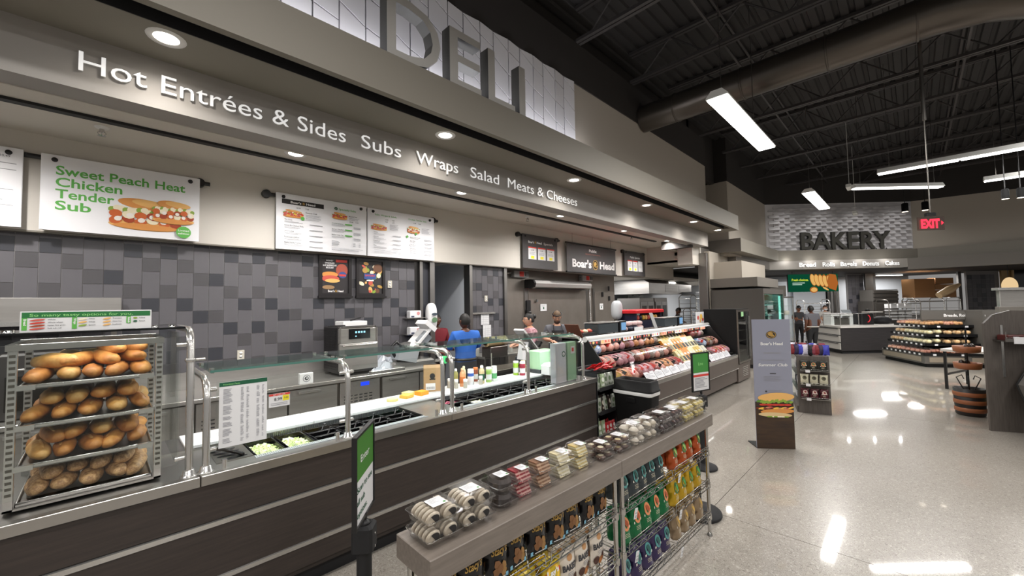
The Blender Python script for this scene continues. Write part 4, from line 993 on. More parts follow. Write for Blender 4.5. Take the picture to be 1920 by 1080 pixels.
def art_yellow(q, W, H, D):
    p = FL(q); p.l = 0; p.disc(0, H * .68, .042, .042, M('print_sun', 'f2c23a', .4)); p.up(.0003); p.poly([(-.05, H * .6), (.05, H * .66), (.05, H * .76), (-.05, H * .70)], RED); p.up(.0003)
    q.mat(WHITE).text("Lay's", p.pt(0, H * .66), (1, 0, .12), Z_, .024, .08, 'c', .04); p.disc(.01, H * .3, .04, .03, M('print_crisp', 'e8c86a', .5), 12, rot=.3)
def art_kettle(c1, c2):
    def f(q, W, H, D):
        p = FL(q); p.l = 0; p.disc(0, H * .62, W * .27, H * .2, M('print_oval_' + c1, c1, .5), 16); p.up(.0003); p.disc(.003, H * .64, W * .13, H * .12, M('print_leaf_' + c2, c2, .5), 8, rot=.5); p.up(.0003)
        p.poly([(-W * .33, H * .42), (W * .33, H * .46), (W * .33, H * .53), (-W * .33, H * .49)], M('print_ribbon', 'dcd8cc', .5)); p.up(.0003)
        p.lines(-W * .22, H * .33, W * .22, 3, .009, M('print_pale_line', 'c9c2a8', .5), .003, .3)
    return f
BT = {
 'pita': mkbag('snack_bag', .128, .20, .055, BF('black', '131214'), art_pita, 'black foil bag of pita chips with gold script', 1),
 'baked': mkbag('snack_bag', .125, .19, .05, BF('cream', 'd9cfc2'), art_baked, 'cream snack bag with black capitals', 2),
 'yellow': mkbag('snack_bag', .14, .20, .06, BF('yellow', 'c9ae28'), art_yellow, 'bright yellow chip bag with red badge', 3),
 'slate': mkbag('snack_bag', .105, .185, .07, BF('slate', '3b4245'), art_kettle('4f8f8c', '2a4a44'), 'slate grey chip bag with teal oval', 4, 1),
 'orange': mkbag('snack_bag', .105, .185, .07, BF('orange', 'b04e1f'), art_kettle('3f7a44', '9ac06a'), 'orange chip bag with green oval', 5, 1),
 'green': mkbag('snack_bag', .115, .19, .075, BF('green', '0f6a3c'), art_kettle('d98a5c', 'a8502e'), 'green chip bag with orange oval', 6, 1),
 'gold': mkbag('snack_bag', .11, .185, .07, BF('gold', 'bf9a20'), art_kettle('2f6a3c', '4f9a4c'), 'golden yellow chip bag with green oval', 7, 1),
 'purple': mkbag('snack_bag', .115, .185, .075, BF('purple', '3a2f55'), art_kettle('4f8f8c', '2a5a55'), 'purple chip bag with teal oval', 8, 1),
 'tan': mkbag('snack_bag', .105, .18, .07, BF('tan', '8f7a60'), art_kettle('a88c5c', 'c9a24a'), 'tan paper chip bag with gold mark', 9, 1)}
def bagrow(kind, xs, z, desc, grp, lean=.14):
    R = random.Random(kind); n = len(xs)
    for row in (0, 1):
        for i, x in enumerate(xs):
            lp = Vector((x + R.uniform(-.004, .004) + .01 * row, .075 + .072 * row + R.uniform(-.004, .004), z)); wp = wmat(dv) @ lp
            lb = '%s, %s on %s' % (BT[kind]['label'], ORD[i] if i < 7 else 'eighth' if i == 7 else 'ninth', desc) if row == 0 else '%s chip bag, back row, %s' % (kind, desc.replace('wire ', ''))
            copy(BT[kind], wp, (-lean * .6 + R.uniform(-.03, .03), R.uniform(-.05, .05), R.uniform(-.12, .12) + radians(-1.33)), lb, grp + (' behind' if row else ''))
rg = lambda a, n, d: [a + i * d for i in range(n)]
bagrow('pita', rg(.11, 9, .131), .667, 'upper near wire shelf', 'pita chip bags on the near rack')
bagrow('yellow', rg(.12, 5, .15), .417, 'middle near wire shelf', 'yellow chip bags'); bagrow('baked', rg(.85, 3, .13), .417, 'middle near wire shelf', 'cream snack bags')
bagrow('yellow', rg(1.0, 1, .15), .171, 'lowest near wire shelf', 'yellow chip bags low')
bagrow('slate', rg(1.385, 5, .112), .667, 'upper far wire shelf', 'slate chip bags'); bagrow('orange', rg(2.06, 4, .135), .667, 'upper far wire shelf', 'orange chip bags')
bagrow('green', rg(1.39, 5, .125), .417, 'middle far wire shelf', 'green chip bags'); bagrow('gold', rg(2.05, 4, .138), .417, 'middle far wire shelf', 'golden chip bags')
bagrow('purple', rg(1.39, 5, .125), .171, 'lowest far wire shelf', 'purple chip bags'); bagrow('tan', rg(2.08, 4, .13), .171, 'lowest far wire shelf', 'tan chip bags')
for t in BT.values():
    for c in list(t.children): bpy.data.objects.remove(c)
    bpy.data.objects.remove(t)
# shelf tags
for i, (x, z) in enumerate(((1.42, .60), (2.02, .625), (1.42, .35), (2.02, .375), (2.02, .12))):
    t = T('shelf_tag', 'white price tag clipped to the far wire rack, %s' % ORD[i], 'tag', (0, 0, 0), 0, 'rack price tags'); t.location = wmat(dv) @ Vector((x, .008, z)); t.rotation_euler = (.1, .15, radians(-1.33))
    B().box(-.016, .016, -.001, .001, -.032, .032).build('card', PAPER, t, w=0)
    p = Pn((-.016, -.001, -.032), X_, Z_); p.l = .0006; p.txt('4.99', .016, .03, .009, INK, None, 'c'); p.lines(.006, .018, .026, 3, .005, INK, .002); p.b.build('print', None, t, w=0)
# clamshell boxes ------------------------------------------------
def tray_shell(b, W, D, z0, z1, r=.01, flare=.008):
    """open tub of clear plastic from z0 (floor) to z1 (rim)"""
    def ring(w_, d_, z): return [(x, y, z) for x, y in ((-w_ + r, -d_), (w_ - r, -d_), (w_, -d_ + r), (w_, d_ - r), (w_ - r, d_), (-w_ + r, d_), (-w_, d_ - r), (-w_, -d_ + r))]
    w_, d_ = W / 2, D / 2
    lv = [ring(w_ - flare, d_ - flare, z0), ring(w_ - flare * .5, d_ - flare * .5, (z0 + z1) / 2), ring(w_ - .002, d_ - .002, z1), ring(w_ + .006, d_ + .006, z1)]
    V = sum(lv, []); Fs = [tuple(range(8))] + [(k * 8 + i, k * 8 + (i + 1) % 8, (k + 1) * 8 + (i + 1) % 8, (k + 1) * 8 + i) for k in range(3) for i in range(8)]
    b.add(V, Fs); b.tube(ring(w_ + .006, d_ + .006, z1), .0014, 4, True)
    return b
def clam(W, D, H, lab, pos, content, z=0, rz=0, grp=None, lid=.5, label=1):
    """one clamshell box: tub, lid, paper label; content(t) fills it"""
    wp = wmat(dv) @ Vector((pos[0], pos[1], .951 + z)); t = T('clamshell_box', lab, 'food box', wp, rz + radians(-1.33), grp)
    b = B(); tray_shell(b, W, D, 0, H * (1 - lid)); b.build('tub', PLAST, t, w=0)
    b = B(); tray_shell(b, W, D, H, H * (1 - lid) + .002, flare=.014); b.build('lid', PLAST, t, w=0)
    if label:
        p = Pn((-W * .22, -D * .28, H + .0015), X_, Y_); p.l = 0; p.rect(0, 0, W * .45, D * .42, PAPER); p.up(); p.lines(W * .05, D * .34, W * .36, 4, D * .055, INKL, .002, .4); p.disc(W * .38, D * .08, .006, .006, GREEN, 10); p.b.build('paper_label', None, t, w=0)
    content(t); return t
CK = M('cookie_pale', 'd9cfbf', .7, noise=(20, .3, .7), col2='c9bba6'); CKD = M('cookie_chocolate', '241c1a', .35)
def cookies(t):
    for k in range(5):
        for s_ in (0, 1):
            x = -.045 + .078 * s_; y = .045 - .026 * k
            o = B().lathe([(.024, -.006), (.030, -.003), (.031, .002), (.026, .006)], (x, y, .034), 16, axis=(0, 1, .35)).build('cookie', CK, t, w=0)
            if k == 4:
                nrm = Vector((0, -1, -.35)).normalized(); ex = Vector((1, 0, 0)); ey = nrm.cross(ex)
                P = [Vector((x, y, .034)) + nrm * .0075 + (ex * cos(a) + ey * sin(a)) * .025 for a in [(-.9 + i * pi / 10) for i in range(11)]]
                B().poly(P).build('icing', CKD, o, w=1) if 0 else B().mat(CKD).poly(P).poly(P[::-1]).build('icing', None, o, w=0)
for i, x in enumerate((.10, .27)):
    for k in range(2): clam(.155, .165, .066, 'clear box of black and white cookies, %s of the %s pair' % (('lower', 'upper')[k], ('nearest', 'second')[i]), (x, .128), cookies, .067 * k, grp='cookie boxes', label=k)
CHO = M('chocolate_loaf', '241a18', .5, noise=(30, .3, .7), col2='35271f')
def loaf(t):
    b = B(); n = 28
    P = [(.052 * cos(2 * pi * i / n) * (1 if i % 2 else .965), .062 * sin(2 * pi * i / n) * (1 if i % 2 else .965)) for i in range(n)]
    V = [(x * .86, y * .86, .004) for x, y in P] + [(x, y, .04) for x, y in P] + [(x * .8, y * .8, .055) for x, y in P] + [(0, 0, .059)]
    b.add(V, [(i, (i + 1) % n, n + (i + 1) % n, n + i) for i in range(n)] + [(n + i, n + (i + 1) % n, 2 * n + (i + 1) % n, 2 * n + i) for i in range(n)] + [(2 * n + i, 2 * n + (i + 1) % n, 3 * n) for i in range(n)], False); b.build('cake', CHO, t, w=0)
for k in range(2): clam(.125, .14, .066, 'clear box with dark chocolate cake in a pleated cup, %s of two' % ('lower', 'upper')[k], (.452, .135), loaf, .067 * k, grp='chocolate cake boxes', label=k)
def slice_(ca, cb, n=4):
    ma, mb = M('cake_' + ca, ca, .7, noise=(60, .35, .65), col2=cb if 0 else ca), M('cake_' + cb, cb, .6)
    def f(t):
        # layered block leaning back, layers run up the slanted face
        b = B(); W, H, D = .085, .055, .07; tl_ = .3
        for i in range(n * 2 - 1):
            z0 = H * i / (n * 2 - 1); z1 = H * (i + 1) / (n * 2 - 1); m = ma if i % 2 == 0 else mb
            o0 = z0 * tl_; o1 = z1 * tl_
            b.mat(m).add([(-W / 2, -D / 2 + o0, z0), (W / 2, -D / 2 + o0, z0), (W / 2, D / 2, z0), (-W / 2, D / 2, z0), (-W / 2, -D / 2 + o1, z1), (W / 2, -D / 2 + o1, z1), (W / 2, D / 2, z1), (-W / 2, D / 2, z1)],
                         [(0, 3, 2, 1), (4, 5, 6, 7), (0, 1, 5, 4), (1, 2, 6, 5), (2, 3, 7, 6), (3, 0, 4, 7)])
        for q_ in (-.02, .02): b.mat(mb).add([(q_ - .001, -D / 2 - .0005, 0), (q_ + .001, -D / 2 - .0005, 0), (q_ + .001, -D / 2 + H * tl_ - .0005, H), (q_ - .001, -D / 2 + H * tl_ - .0005, H)], [(0, 1, 2, 3)])
        b.v = [(p[0] - p[2] * .2, p[1], p[2] + .003) for p in b.v]; b.build('cake_slices', None, t, w=0)
    return f
for i, (x, ca, cb, nm) in enumerate(((.585, '8e2630', 'd9a9a0', 'red velvet'), (.73, '8a6248', 'cba98c', 'brown carrot'), (.885, 'd8cca4', 'efe8d2', 'cream vanilla'), (1.045, 'd6be7c', 'efe6c4', 'pale yellow'))):
    for k in range(2): clam(.118, .135, .062, 'clear box of %s cake slices, %s of two' % (nm, ('lower', 'upper')[k]), (x, .135), slice_(ca, cb), .063 * k, grp='cake slice boxes', label=k)
def lumps(cols, nx, ny, r, h, top=None):
    def f(t):
        R = random.Random(nx * 7 + ny)
        for i in range(nx):
            for j in range(ny):
                x = (i - (nx - 1) / 2) * r * 2.05; y = (j - (ny - 1) / 2) * r * 2.05
                o = B().lathe([(r * .7, .002), (r * .9, h * .5), (r * .95, h * .6), (r * .6, h * .9), (0, h)], (x, y, 0), 12).build('cake', M('cake_' + cols[0], cols[0], .6), t, w=0)
                if top: B().ell((x, y, h * .85), (r * .62, r * .62, h * .2), 10, 6).build('icing', M('icing_' + top, top, .5), o, w=0)
    return f
for i, (x, w_) in enumerate(((1.235, .14), (1.42, .15))):
    for k in range(2): clam(w_, .155, .045, 'low clear box of brownie pieces with pale icing, %s of the %s pair' % (('lower', 'upper')[k], ('nearer', 'farther')[i]), (x, .13), lumps(['5a4034'], 2, 2, .032, .03, ('e3d8bc', 'd9c79c')[i]), .046 * k, grp='brownie boxes', label=k)
for i, (x, c, tp, nm) in enumerate(((1.60, 'd9cfc0', 'eee8dc', 'white frosted cakes'), (1.765, 'cfc3b0', 'f0ebe2', 'pale frosted cakes'), (1.955, '3a2724', '4f3832', 'dark chocolate cupcakes'), (2.14, '3a2724', '6a4a40', 'brown chocolate cupcakes'), (2.335, 'd8c47a', 'efe9dc', 'yellow cupcakes with white icing'), (2.53, 'd8c47a', 'e6dcc0', 'yellow cupcakes farthest'))):
    for k in range(2): clam(.155 if i < 2 else .18, .17, .062, 'clear box of %s, %s of two' % (nm, ('lower', 'upper')[k]), (x, .125), lumps([c], 2 if i < 2 else 3, 2 if i < 2 else 3, .034 if i < 2 else .026, .045, tp), .063 * k, grp='cupcake boxes', label=k)
# ---- stanchion base behind the divider
t = T('queue_post', 'black post on a round rubber base at the far end of the divider', 'post', (3.70, 1.42, 0))
B().lathe([(.185, 0), (.19, .01), (.185, .028), (.05, .05), (.03, .055)], n=32).build('base', BLKM, t, w=0); B().cyl((0, 0, .05), (0, 0, .75), .03, 14).lathe([(.034, .75), (.036, .76), (.036, .83), (.0, .84)], n=14).build('pole', BLK, t, w=0)
# ---- enter sign and line sign
def framesign(o, rz, W, H, z0, lab, words, post_z=.78):
    t = T('sign_stand', lab, 'sign stand', o, rz); f = .012
    B().box(-W / 2, W / 2, -.004, .004, z0, z0 + H).build('board', PAPER, t, w=0)
    for a in ((-W / 2 - f, -W / 2, z0 - f, z0 + H + f), (W / 2, W / 2 + f, z0 - f, z0 + H + f), (-W / 2, W / 2, z0 - f, z0), (-W / 2, W / 2, z0 + H, z0 + H + f)):
        B().box(a[0], a[1], -.011, .011, a[2], a[3]).build('frame_bar', BLK, t, w=0)
    B().cyl((0, 0, post_z - .02), (0, 0, z0), .013, 10).lathe([(.032, 0), (.032, .006), (.015, .02)], (0, 0, post_z), 14).build('neck', BLK, t, w=0)
    o_ = B().bbox(-.05, .05, -.05, .05, post_z - .12, post_z, .012).cyl((0, 0, .04), (0, 0, post_z - .1), .036, 14).build('pole', BLKM, t, w=0)
    for z in (.04, .10): B().cyl((0, -.051, post_z - .01 - z), (0, -.054, post_z - .01 - z), .006, 8).build('screw', STEELB, o_, w=0)
    B().lathe([(.135, 0), (.14, .01), (.135, .025), (.06, .05), (.04, .055)], n=32).build('base', BLKM, t, w=0)
    p = Pn((-W / 2, -.0045, z0), X_, Z_); p.l = .0006; words(p, W, H); p.b.build('print', None, t, w=0); return t
SG = M('sign_leaf_green', '437f2e', .45)
def w_enter(p, W, H):
    p.rect(0, H * .5, W, H, SG); p.poly([(0, H * .40), (W, H * .5), (0, H * .5)], SG) if 0 else None; p.up(); p.txt('Enter', W * .5, H * .68, .035, WHITE, W * .5, 'c')
    for i, s_ in enumerate(('Scan to see', 'all sub', 'options.')): p.txt(s_, W * .06, H * (.36 - .14 * i), .03, GREEND, (W * .86, W * .42, W * .56)[i])
framesign((.905, 1.95, 0), radians(49), .285, .40, .845, 'green and white enter sign in black frame on black post', w_enter, .80)
def w_line(p, W, H):
    p.rect(0, H * .48, W, H, GREEN); p.up(); p.txt('Line', W * .5, H * .68, .035, M('pale_green', '8ccf7c', .5), None, 'c'); p.rect(0, H * .37, W, H * .43, RED); p.up(); p.lines(W * .1, H * .32, W * .9, 8, H * .035, INKL, .006, .4)
framesign((4.74, 1.74, 0), radians(-18), .26, .41, .86, 'small looking green topped sign before the meat case', w_line, .80)
# ---- sandwich banner
t = T('floor_banner', 'tall grey banner with gold emblem above a big layered sandwich', 'banner', (5.94, 1.30, 0), math.atan2(1.119 - 1.475, 6.08 - 5.813))
BG = M('banner_grey', '8e90a0', .5); BD = M('banner_wood', '2e211a', .5, noise=(3, .3, .7), col2='46321f', stretch=(1, 1, 8))
W, H = .445, 1.615
B().box(-W / 2, W / 2, -.006, .006, 0, H).build('panel', BG, t, w=0); B().box(-W / 2, W / 2, .006, .25, 0, .012).box(-.02, .02, .006, .012, .012, H * .8).build('stand', BLK, t, w=0)
p = Pn((-W / 2, -.006, 0), X_, Z_); p.rect(0, 0, W, H * .36, BD); p.up()
p.disc(W * .5, H * .88, .062, .048, BH); p.up(); p.disc(W * .5, H * .88, .055, .042, GOLD); p.up(); p.disc(W * .5, H * .88, .048, .036, BH); p.up(); p.disc(W * .48, H * .885, .03, .025, GOLD); p.poly([(W * .5, H * .89), (W * .58, H * .875), (W * .57, H * .865), (W * .48, H * .865)], GOLD)
p.txt("Boar's Head", W * .5, H * .80, .036, WHITE, .26, 'c', .03); p.lines(W * .28, H * .735, W * .72, 1, .02, INKL, .012); p.txt('Summer Club', W * .5, H * .635, .036, WHITE, .34, 'c', .02, .2); p.lines(W * .2, H * .68, W * .8, 1, .03, INKL, .008)
p.lines(W * .42, H * .575, W * .58, 1, .02, INK, .012); p.lines(W * .25, H * .555, W * .75, 4, .018, INKL, .005, .2); p.lines(W * .35, H * .445, W * .8, 2, .02, INKL, .005, .2); p.disc(W * .3, H * .44, .012, .012, INK)
R = random.Random(5)
p.up(); p.disc(W * .55, H * .395, W * .48, H * .035, BUN2, rot=.05); p.up()
for i in range(20): p.disc(W * (.08 + .045 * i), H * (.362 + R.uniform(-.008, .008)), .024, .014, R.choice([LET, LET, M('print_lett2', '5f8a34', .5)]), 8, rot=R.random()); p.up(.0002)
for i in range(5): p.disc(W * (.2 + .16 * i), H * .338, .045, .013, TOM, 12); p.up(.0002)
for i in range(14): p.disc(W * (.08 + .065 * i), H * (.315 + R.uniform(-.008, .008)), .035, .011, R.choice([M('print_turkey', 'c98c6a', .5), HAM, CHE, M('print_bacon', '7c2f22', .5)]), 10, rot=R.uniform(-.3, .3)); p.up(.0002)
p.disc(W * .56, H * .288, W * .44, H * .02, BUN, rot=.04); p.up(); p.disc(W * .5, H * .262, W * .44, H * .018, M('print_bun3', 'd9be8c', .5), rot=-.03); p.up()
for i in range(12): p.disc(W * (.32 + .045 * i), H * .248, .018, .009, R.choice([LET, SLAW]), 8); p.up(.0002)
p.b.build('print', None, t, w=0)
# ================================================================ BEHIND THE COUNTER
SS = M('kitchen_steel', 'a19e9a', .34, .75, noise=(1.2, .35, .65), col2='aeaba8', bump=(40, .04, .002), stretch=(1, 1, 10))
t = T('work_cabinet', 'long stainless back counter with doors and vents along the tiled wall', 'counter', (-1.6, 5.43, 0))
B().bbox(-1.6, 3.84, 5.40, 6.19, .875, .915, .004).box(-1.6, 3.84, 6.16, 6.19, .915, 1.12).build('worktop', SS, t)
B().box(-1.6, 3.84, 5.48, 6.15, .12, .875).build('body', STEELD, t); B().box(-1.6, 3.84, 5.55, 6.1, 0, .12).build('kick', BLKM, t)
for a, c in ((-1.5, -.72), (-.70, .08), (.10, .66), (.98, 1.56), (1.58, 2.16), (2.80, 3.40), (3.42, 3.82)):
    o = B().bbox(a, c, 5.435, 5.48, .2, .855, .004).build('door', SS, t); B().box(a + .1, c - .22, 5.41, 5.435, .80, .825).build('handle', STEELB, o)
for a, c in ((.68, .96), (2.20, 2.76)):
    o = B().bbox(a, c, 5.44, 5.48, .2, .855, .004).build('vent_panel', STEELB, t); b = B()
    for r in range(10):
        for k in range(int((c - a - .08) / .07)): b.box(a + .05 + k * .07, a + .095 + k * .07, 5.4385, 5.4405, .3 + r * .04, .312 + r * .04)
    b.build('slot', BLKM, o, kind='stuff')
    if a > 1: B().box(a + .28, a + .40, 5.435, 5.44, .78, .83).build('display', EM('blue_led', '2a4cff', 1.2), o)
t = T('speed_oven', 'square stainless speed oven with lit touch screen on back counter', 'oven', (2.23, 5.65, .915))
B().bbox(2.23, 2.80, 5.60, 6.12, .955, 1.60, .02).build('body', M('oven_black', '1d1b1b', .5), t)
b = B()
for r in range(16):
    for k in range(9): b.box(2.2285, 2.230, 5.66 + k * .05, 5.685 + k * .05, 1.0 + r * .035, 1.015 + r * .035)
b.build('vent_hole', BLKM, t, kind='stuff')
o = B().bbox(2.235, 2.795, 5.565, 5.60, .99, 1.36, .006).build('door', SS, t); B().cyl((2.27, 5.54, 1.335), (2.76, 5.54, 1.335), .012, 8).cyl((2.28, 5.54, 1.335), (2.28, 5.57, 1.335), .008, 6).cyl((2.75, 5.54, 1.335), (2.75, 5.57, 1.335), .008, 6).build('handle', STEELB, o)
B().bbox(2.235, 2.795, 5.575, 5.60, 1.365, 1.59, .03).build('control_panel', SS, t)
o = B().box(2.37, 2.68, 5.568, 5.576, 1.42, 1.56).build('screen', M('screen_black', '0a0a0c', .15), t)
b = B()
for k in range(4): b.box(2.46 + k * .04, 2.485 + k * .04, 5.566, 5.568, 1.50, 1.525)
b.box(2.46, 2.48, 5.566, 5.568, 1.45, 1.465); b.build('screen_icon', EM('icon_cyan', '9fdcf0', 1.6), o)
for x in (2.28, 2.75):
    for y in (5.65, 6.05): B().cyl((x, y, .915), (x, y, .957), .02, 8).build('foot', BLK, t)
t = T('sheet_tray', 'white tray with a black spatula on top of the oven', 'tray', (2.35, 5.7, 1.602)); B().bbox(2.33, 2.68, 5.66, 5.95, 1.602, 1.665, .006).build('tray', WHITE, t)
b = B().tube([(2.20, 5.63, 1.612), (2.34, 5.62, 1.612)], .008, 6).box(2.12, 2.22, 5.6, 5.65, 1.605, 1.618); tag(b.build('spatula_blade', BLK), 'thin black paddle lying on the oven edge', 'utensil')
b = B().tube([(2.45, 5.72, 1.675), (2.56, 5.70, 1.70), (2.60, 5.70, 1.71)], .012, 6); tag(b.build('tongs', BLK), 'short black handle lying on the white oven tray', 'utensil')
# steel pass shelf at the left frame edge
t = T('pass_shelf', 'long stainless overshelf with dark equipment beneath at the left frame edge', 'shelf', (-1.6, 5.75, .915))
B().bbox(-1.6, .10, 5.75, 6.15, 1.78, 2.0, .006).build('shelf_box', SS, t); B().box(-1.6, .10, 5.74, 5.75, 1.74, 1.78).build('lip', STEELB, t)
for x in (-1.55, -.75, .05): B().box(x - .02, x + .02, 5.8, 5.84, .915, 1.78).build('upright', STEELD, t)
for k, x in enumerate((-1.5, -.68)): q = T('warming_unit', 'dark warming unit under the steel overshelf, %s' % ORD[k], 'appliance', (x, 5.6, .915), 0, 'warming units'); B().bbox(x, x + .66, 5.62, 6.1, .93, 1.5, .02).build('body', M('unit_dark', '2d2a29', .4), q); B().box(x + .06, x + .6, 5.612, 5.62, 1.0, 1.3).build('glass_door', M('oven_glass2', '15130f', .1), q); B().cyl((x + .08, 5.59, 1.36), (x + .58, 5.59, 1.36), .01, 6).build('handle', STEELB, q)
# slicer
t = T('meat_slicer', 'tilted white meat slicer on the back counter beside the red shirt', 'slicer', (3.35, 5.75, .915))
B().bbox(3.0, 3.75, 5.5, 6.05, .915, 1.03, .03).build('base', STEELB, t)
B().lathe([(.0, -.02), (.15, -.015), (.16, 0), (.15, .012), (.0, .02)], (3.32, 5.72, 1.2), 24, axis=(-.45, -.35, .8)).build('blade', STEELB, t)
c_ = Vector((3.52, 5.68, 1.34)); ax = Vector((.20, 0, .19)); ay = Vector((0, .16, 0)); az = Vector((-.012, 0, .013))
B().obox(c_, ax, ay, az).build('food_table', WHITE, t); B().obox(c_ + Vector((.16, -.02, .2)), (.09, 0, -.07), (0, .15, 0), (.025, 0, .03)).build('pusher', WHITE, t)
B().obox(c_ + Vector((.06, -.1, .0)), (.08, 0, .07), (0, .03, 0), (.06, 0, -.06)).build('motor_cover', M('cover_grey', '8c9195', .4), t)
B().tube([(3.17, 5.6, 1.0), (3.05, 5.58, 1.15), (3.03, 5.58, 1.27), (3.1, 5.58, 1.33), (3.18, 5.58, 1.26)], .025, 8).build('grip', BLK, t)
B().obox((3.25, 5.6, 1.12), (.16, 0, -.04), (0, .12, 0), (.03, 0, .09)).build('gauge_plate', M('slicer_grey', '9a9fa3', .4), t)
# wrapping paper piles on the counter
def crumple(x, y, z, w_, d, h, lab, m, seed):
    R = random.Random(seed); b = B(); n = 9; V = []
    for j in range(n):
        for i in range(n):
            u, v = i / (n - 1), j / (n - 1); e = sin(pi * u) * sin(pi * v)
            V.append((x + (u - .5) * w_ + R.uniform(-.015, .015), y + (v - .5) * d + R.uniform(-.01, .01), z + h * (e ** .6) * R.uniform(.45, 1) + .002))
    b.add(V, [(j * n + i, j * n + i + 1, (j + 1) * n + i + 1, (j + 1) * n + i) for j in range(n - 1) for i in range(n - 1)]); return tag(b.build('plastic_bag', m), lab, 'bag')
FILM = M('bag_film', 'b9bfc8', .3)
crumple(2.95, 5.75, .915, .45, .4, .26, 'crumpled clear plastic bag between oven and slicer', FILM, 1); crumple(2.78, 5.5, .915, .3, .12, .1, 'loose plastic film hanging at the counter edge', FILM, 2)
t = T('sheet_pan', 'shallow grey pan lying on the back counter before the slicer', 'pan', (2.95, 4.62, 1.0))
B().bbox(2.62, 3.15, 5.415, 5.49, .916, .96, .004).build('pan', STEELB, t)
t = T('timer_box', 'small white box with a round dark emblem on back counter', 'box', (1.70, 5.45, .915)); B().bbox(1.70, 1.86, 5.44, 5.50, .916, 1.045, .004).build('box', WHITE, t)
p = Pn((1.70, 5.44, .916), X_, Z_); p.disc(.08, .065, .045, .045, INKL); p.up(); p.disc(.08, .065, .036, .036, WHITE); p.up(); p.disc(.08, .065, .024, .024, INK); p.up(); p.disc(.085, .068, .01, .01, WHITE, 8); p.b.build('print', None, t)
t = T('tape_cylinder', 'green tape roll with black core on top of the brown carton', 'tape', (2.66, 3.74, 1.235)); B().lathe([(.035, -.03), (.042, -.026), (.042, .026), (.035, .03)], (2.60, 3.66, 1.27), 16, axis=(.5, -.8, 0)).build('tape', M('tape_green', '35c46a', .4), t); B().lathe([(.024, -.034), (.026, -.03), (.026, .03), (.024, .034)], (2.60, 3.66, 1.27), 12, axis=(.5, -.8, 0)).build('core', BLK, t)
# wall fittings
def outlet(x, z, lab, y=6.19):
    t = T('wall_outlet', lab, 'outlet', (x, y, z)); B().bbox(x - .04, x + .04, y - .012, y, z - .06, z + .06, .003).build('plate', M('plate_ivory', 'c9c4b8', .4), t)
    for dz in (-.022, .022): B().lathe([(.016, 0), (.017, .002), (.0, .003)], (x, y - .012, z + dz), 12, axis=(0, -1, 0)).build('socket', WHITE, t)
outlet(1.225, 1.275, 'pale wall outlet low on the tiles above the back counter'); outlet(3.32, 2.24, 'pale wall outlet beside the second framed poster'); outlet(5.455, 2.0, 'pale wall outlet above the hanging paper charts')
for i, z in enumerate((1.66, 1.38)):
    t = T('glove_shelf', 'small wire shelf with a white glove box, %s of two' % ('upper', 'lower')[i], 'shelf', (3.58, 6.05, z), 0, 'glove shelves')
    B().box(3.56, 3.94, 6.03, 6.19, z, z + .01).build('shelf', STEELB, t)
    g = T('glove_box', 'white and red glove box on the %s wire shelf' % ('upper', 'lower')[i], 'box', (3.62, 6.06, z + .01)); B().bbox(3.62, 3.84, 6.05, 6.17, z + .011, z + .13, .01).build('box', PAPER, g); Pn((3.62, 6.05, z + .01), X_, Z_)
    p = Pn((3.62, 6.05, z + .011), X_, Z_); p.disc(.16, .07, .03, .03, M('print_pinkred', 'c98a8a', .5)); p.rect(.02, .005, .08, .03, M('print_navy', '2c3350', .5)); p.b.build('print', None, g)
t = T('towel_dispenser', 'curved white paper towel dispenser on the doorway column', 'dispenser', (4.0, 6.12, 1.45)); o = B().ell((4.06, 6.08, 1.67), (.10, .09, .25), 16, 10, e=.7).build('cover', WHITE, t)
p = Pn((3.97, 5.972, 1.45), X_, Z_); p.disc(.09, .27, .06, .025, M('logo_dark', '3a4550', .5)); p.disc(.09, .17, .06, .045, M('logo_green', '5a7a5a', .5)); p.b.build('print', None, t)
t = T('paper_chart', 'white paper charts hanging from a clip rail on the tiles', 'paper', (5.07, 6.18, 1.3))
B().bbox(5.07, 5.68, 6.15, 6.19, 1.685, 1.72, .004).build('clip_rail', STEELB, t)
for x, z0, z1 in ((5.30, 1.47, 1.68), (5.35, 1.20, 1.46)):
    o = B().box(x, x + .22, 6.172, 6.176, z0, z1).build('sheet', PAPER, t); p = Pn((x, 6.172, z0), X_, Z_)
    for k in range(5): p.rect(.01, .02 + k * .04, .21, .023 + k * .04, INKL); p.rect(.02 + k * .045, .01, .023 + k * .045, z1 - z0 - .01, INKL)
    p.b.build('print', None, o)
# walk-in door, pipe, air curtain, notices
t = T('walkin_door', 'large stainless walk-in cooler door with black hinge strip', 'door', (7.05, 6.58, 0))
B().bbox(7.15, 9.55, 6.56, 6.60, .05, 2.28, .006).build('leaf', SSW, t); B().box(7.02, 7.14, 6.57, 6.60, 0, 2.45).box(9.56, 9.66, 6.57, 6.60, 0, 2.45).build('frame', STRIM, t)
for z in (1.85, 1.0): B().bbox(7.06, 7.2, 6.53, 6.57, z - .12, z + .12, .01).build('hinge', BLK, t)
B().lathe([(.03, 0), (.045, .03), (.03, .06)], (7.40, 6.56, 1.95), 12, axis=(0, -1, 0)).build('bolt', CHROME, t)
tag(B().bbox(7.04, 7.16, 6.50, 6.565, 1.45, 1.74, .01).build('strap_curtain', BLK), 'black box latch hanging on the walk-in door hinge side', 'latch')
t = T('walkin_door', 'narrow stainless door beside the large cooler door', 'door', (9.9, 6.58, 0)); B().bbox(10.0, 11.05, 6.56, 6.60, .05, 2.2, .006).build('leaf', SSW, t); B().box(9.92, 9.99, 6.57, 6.6, 0, 2.3).build('frame', STRIM, t)
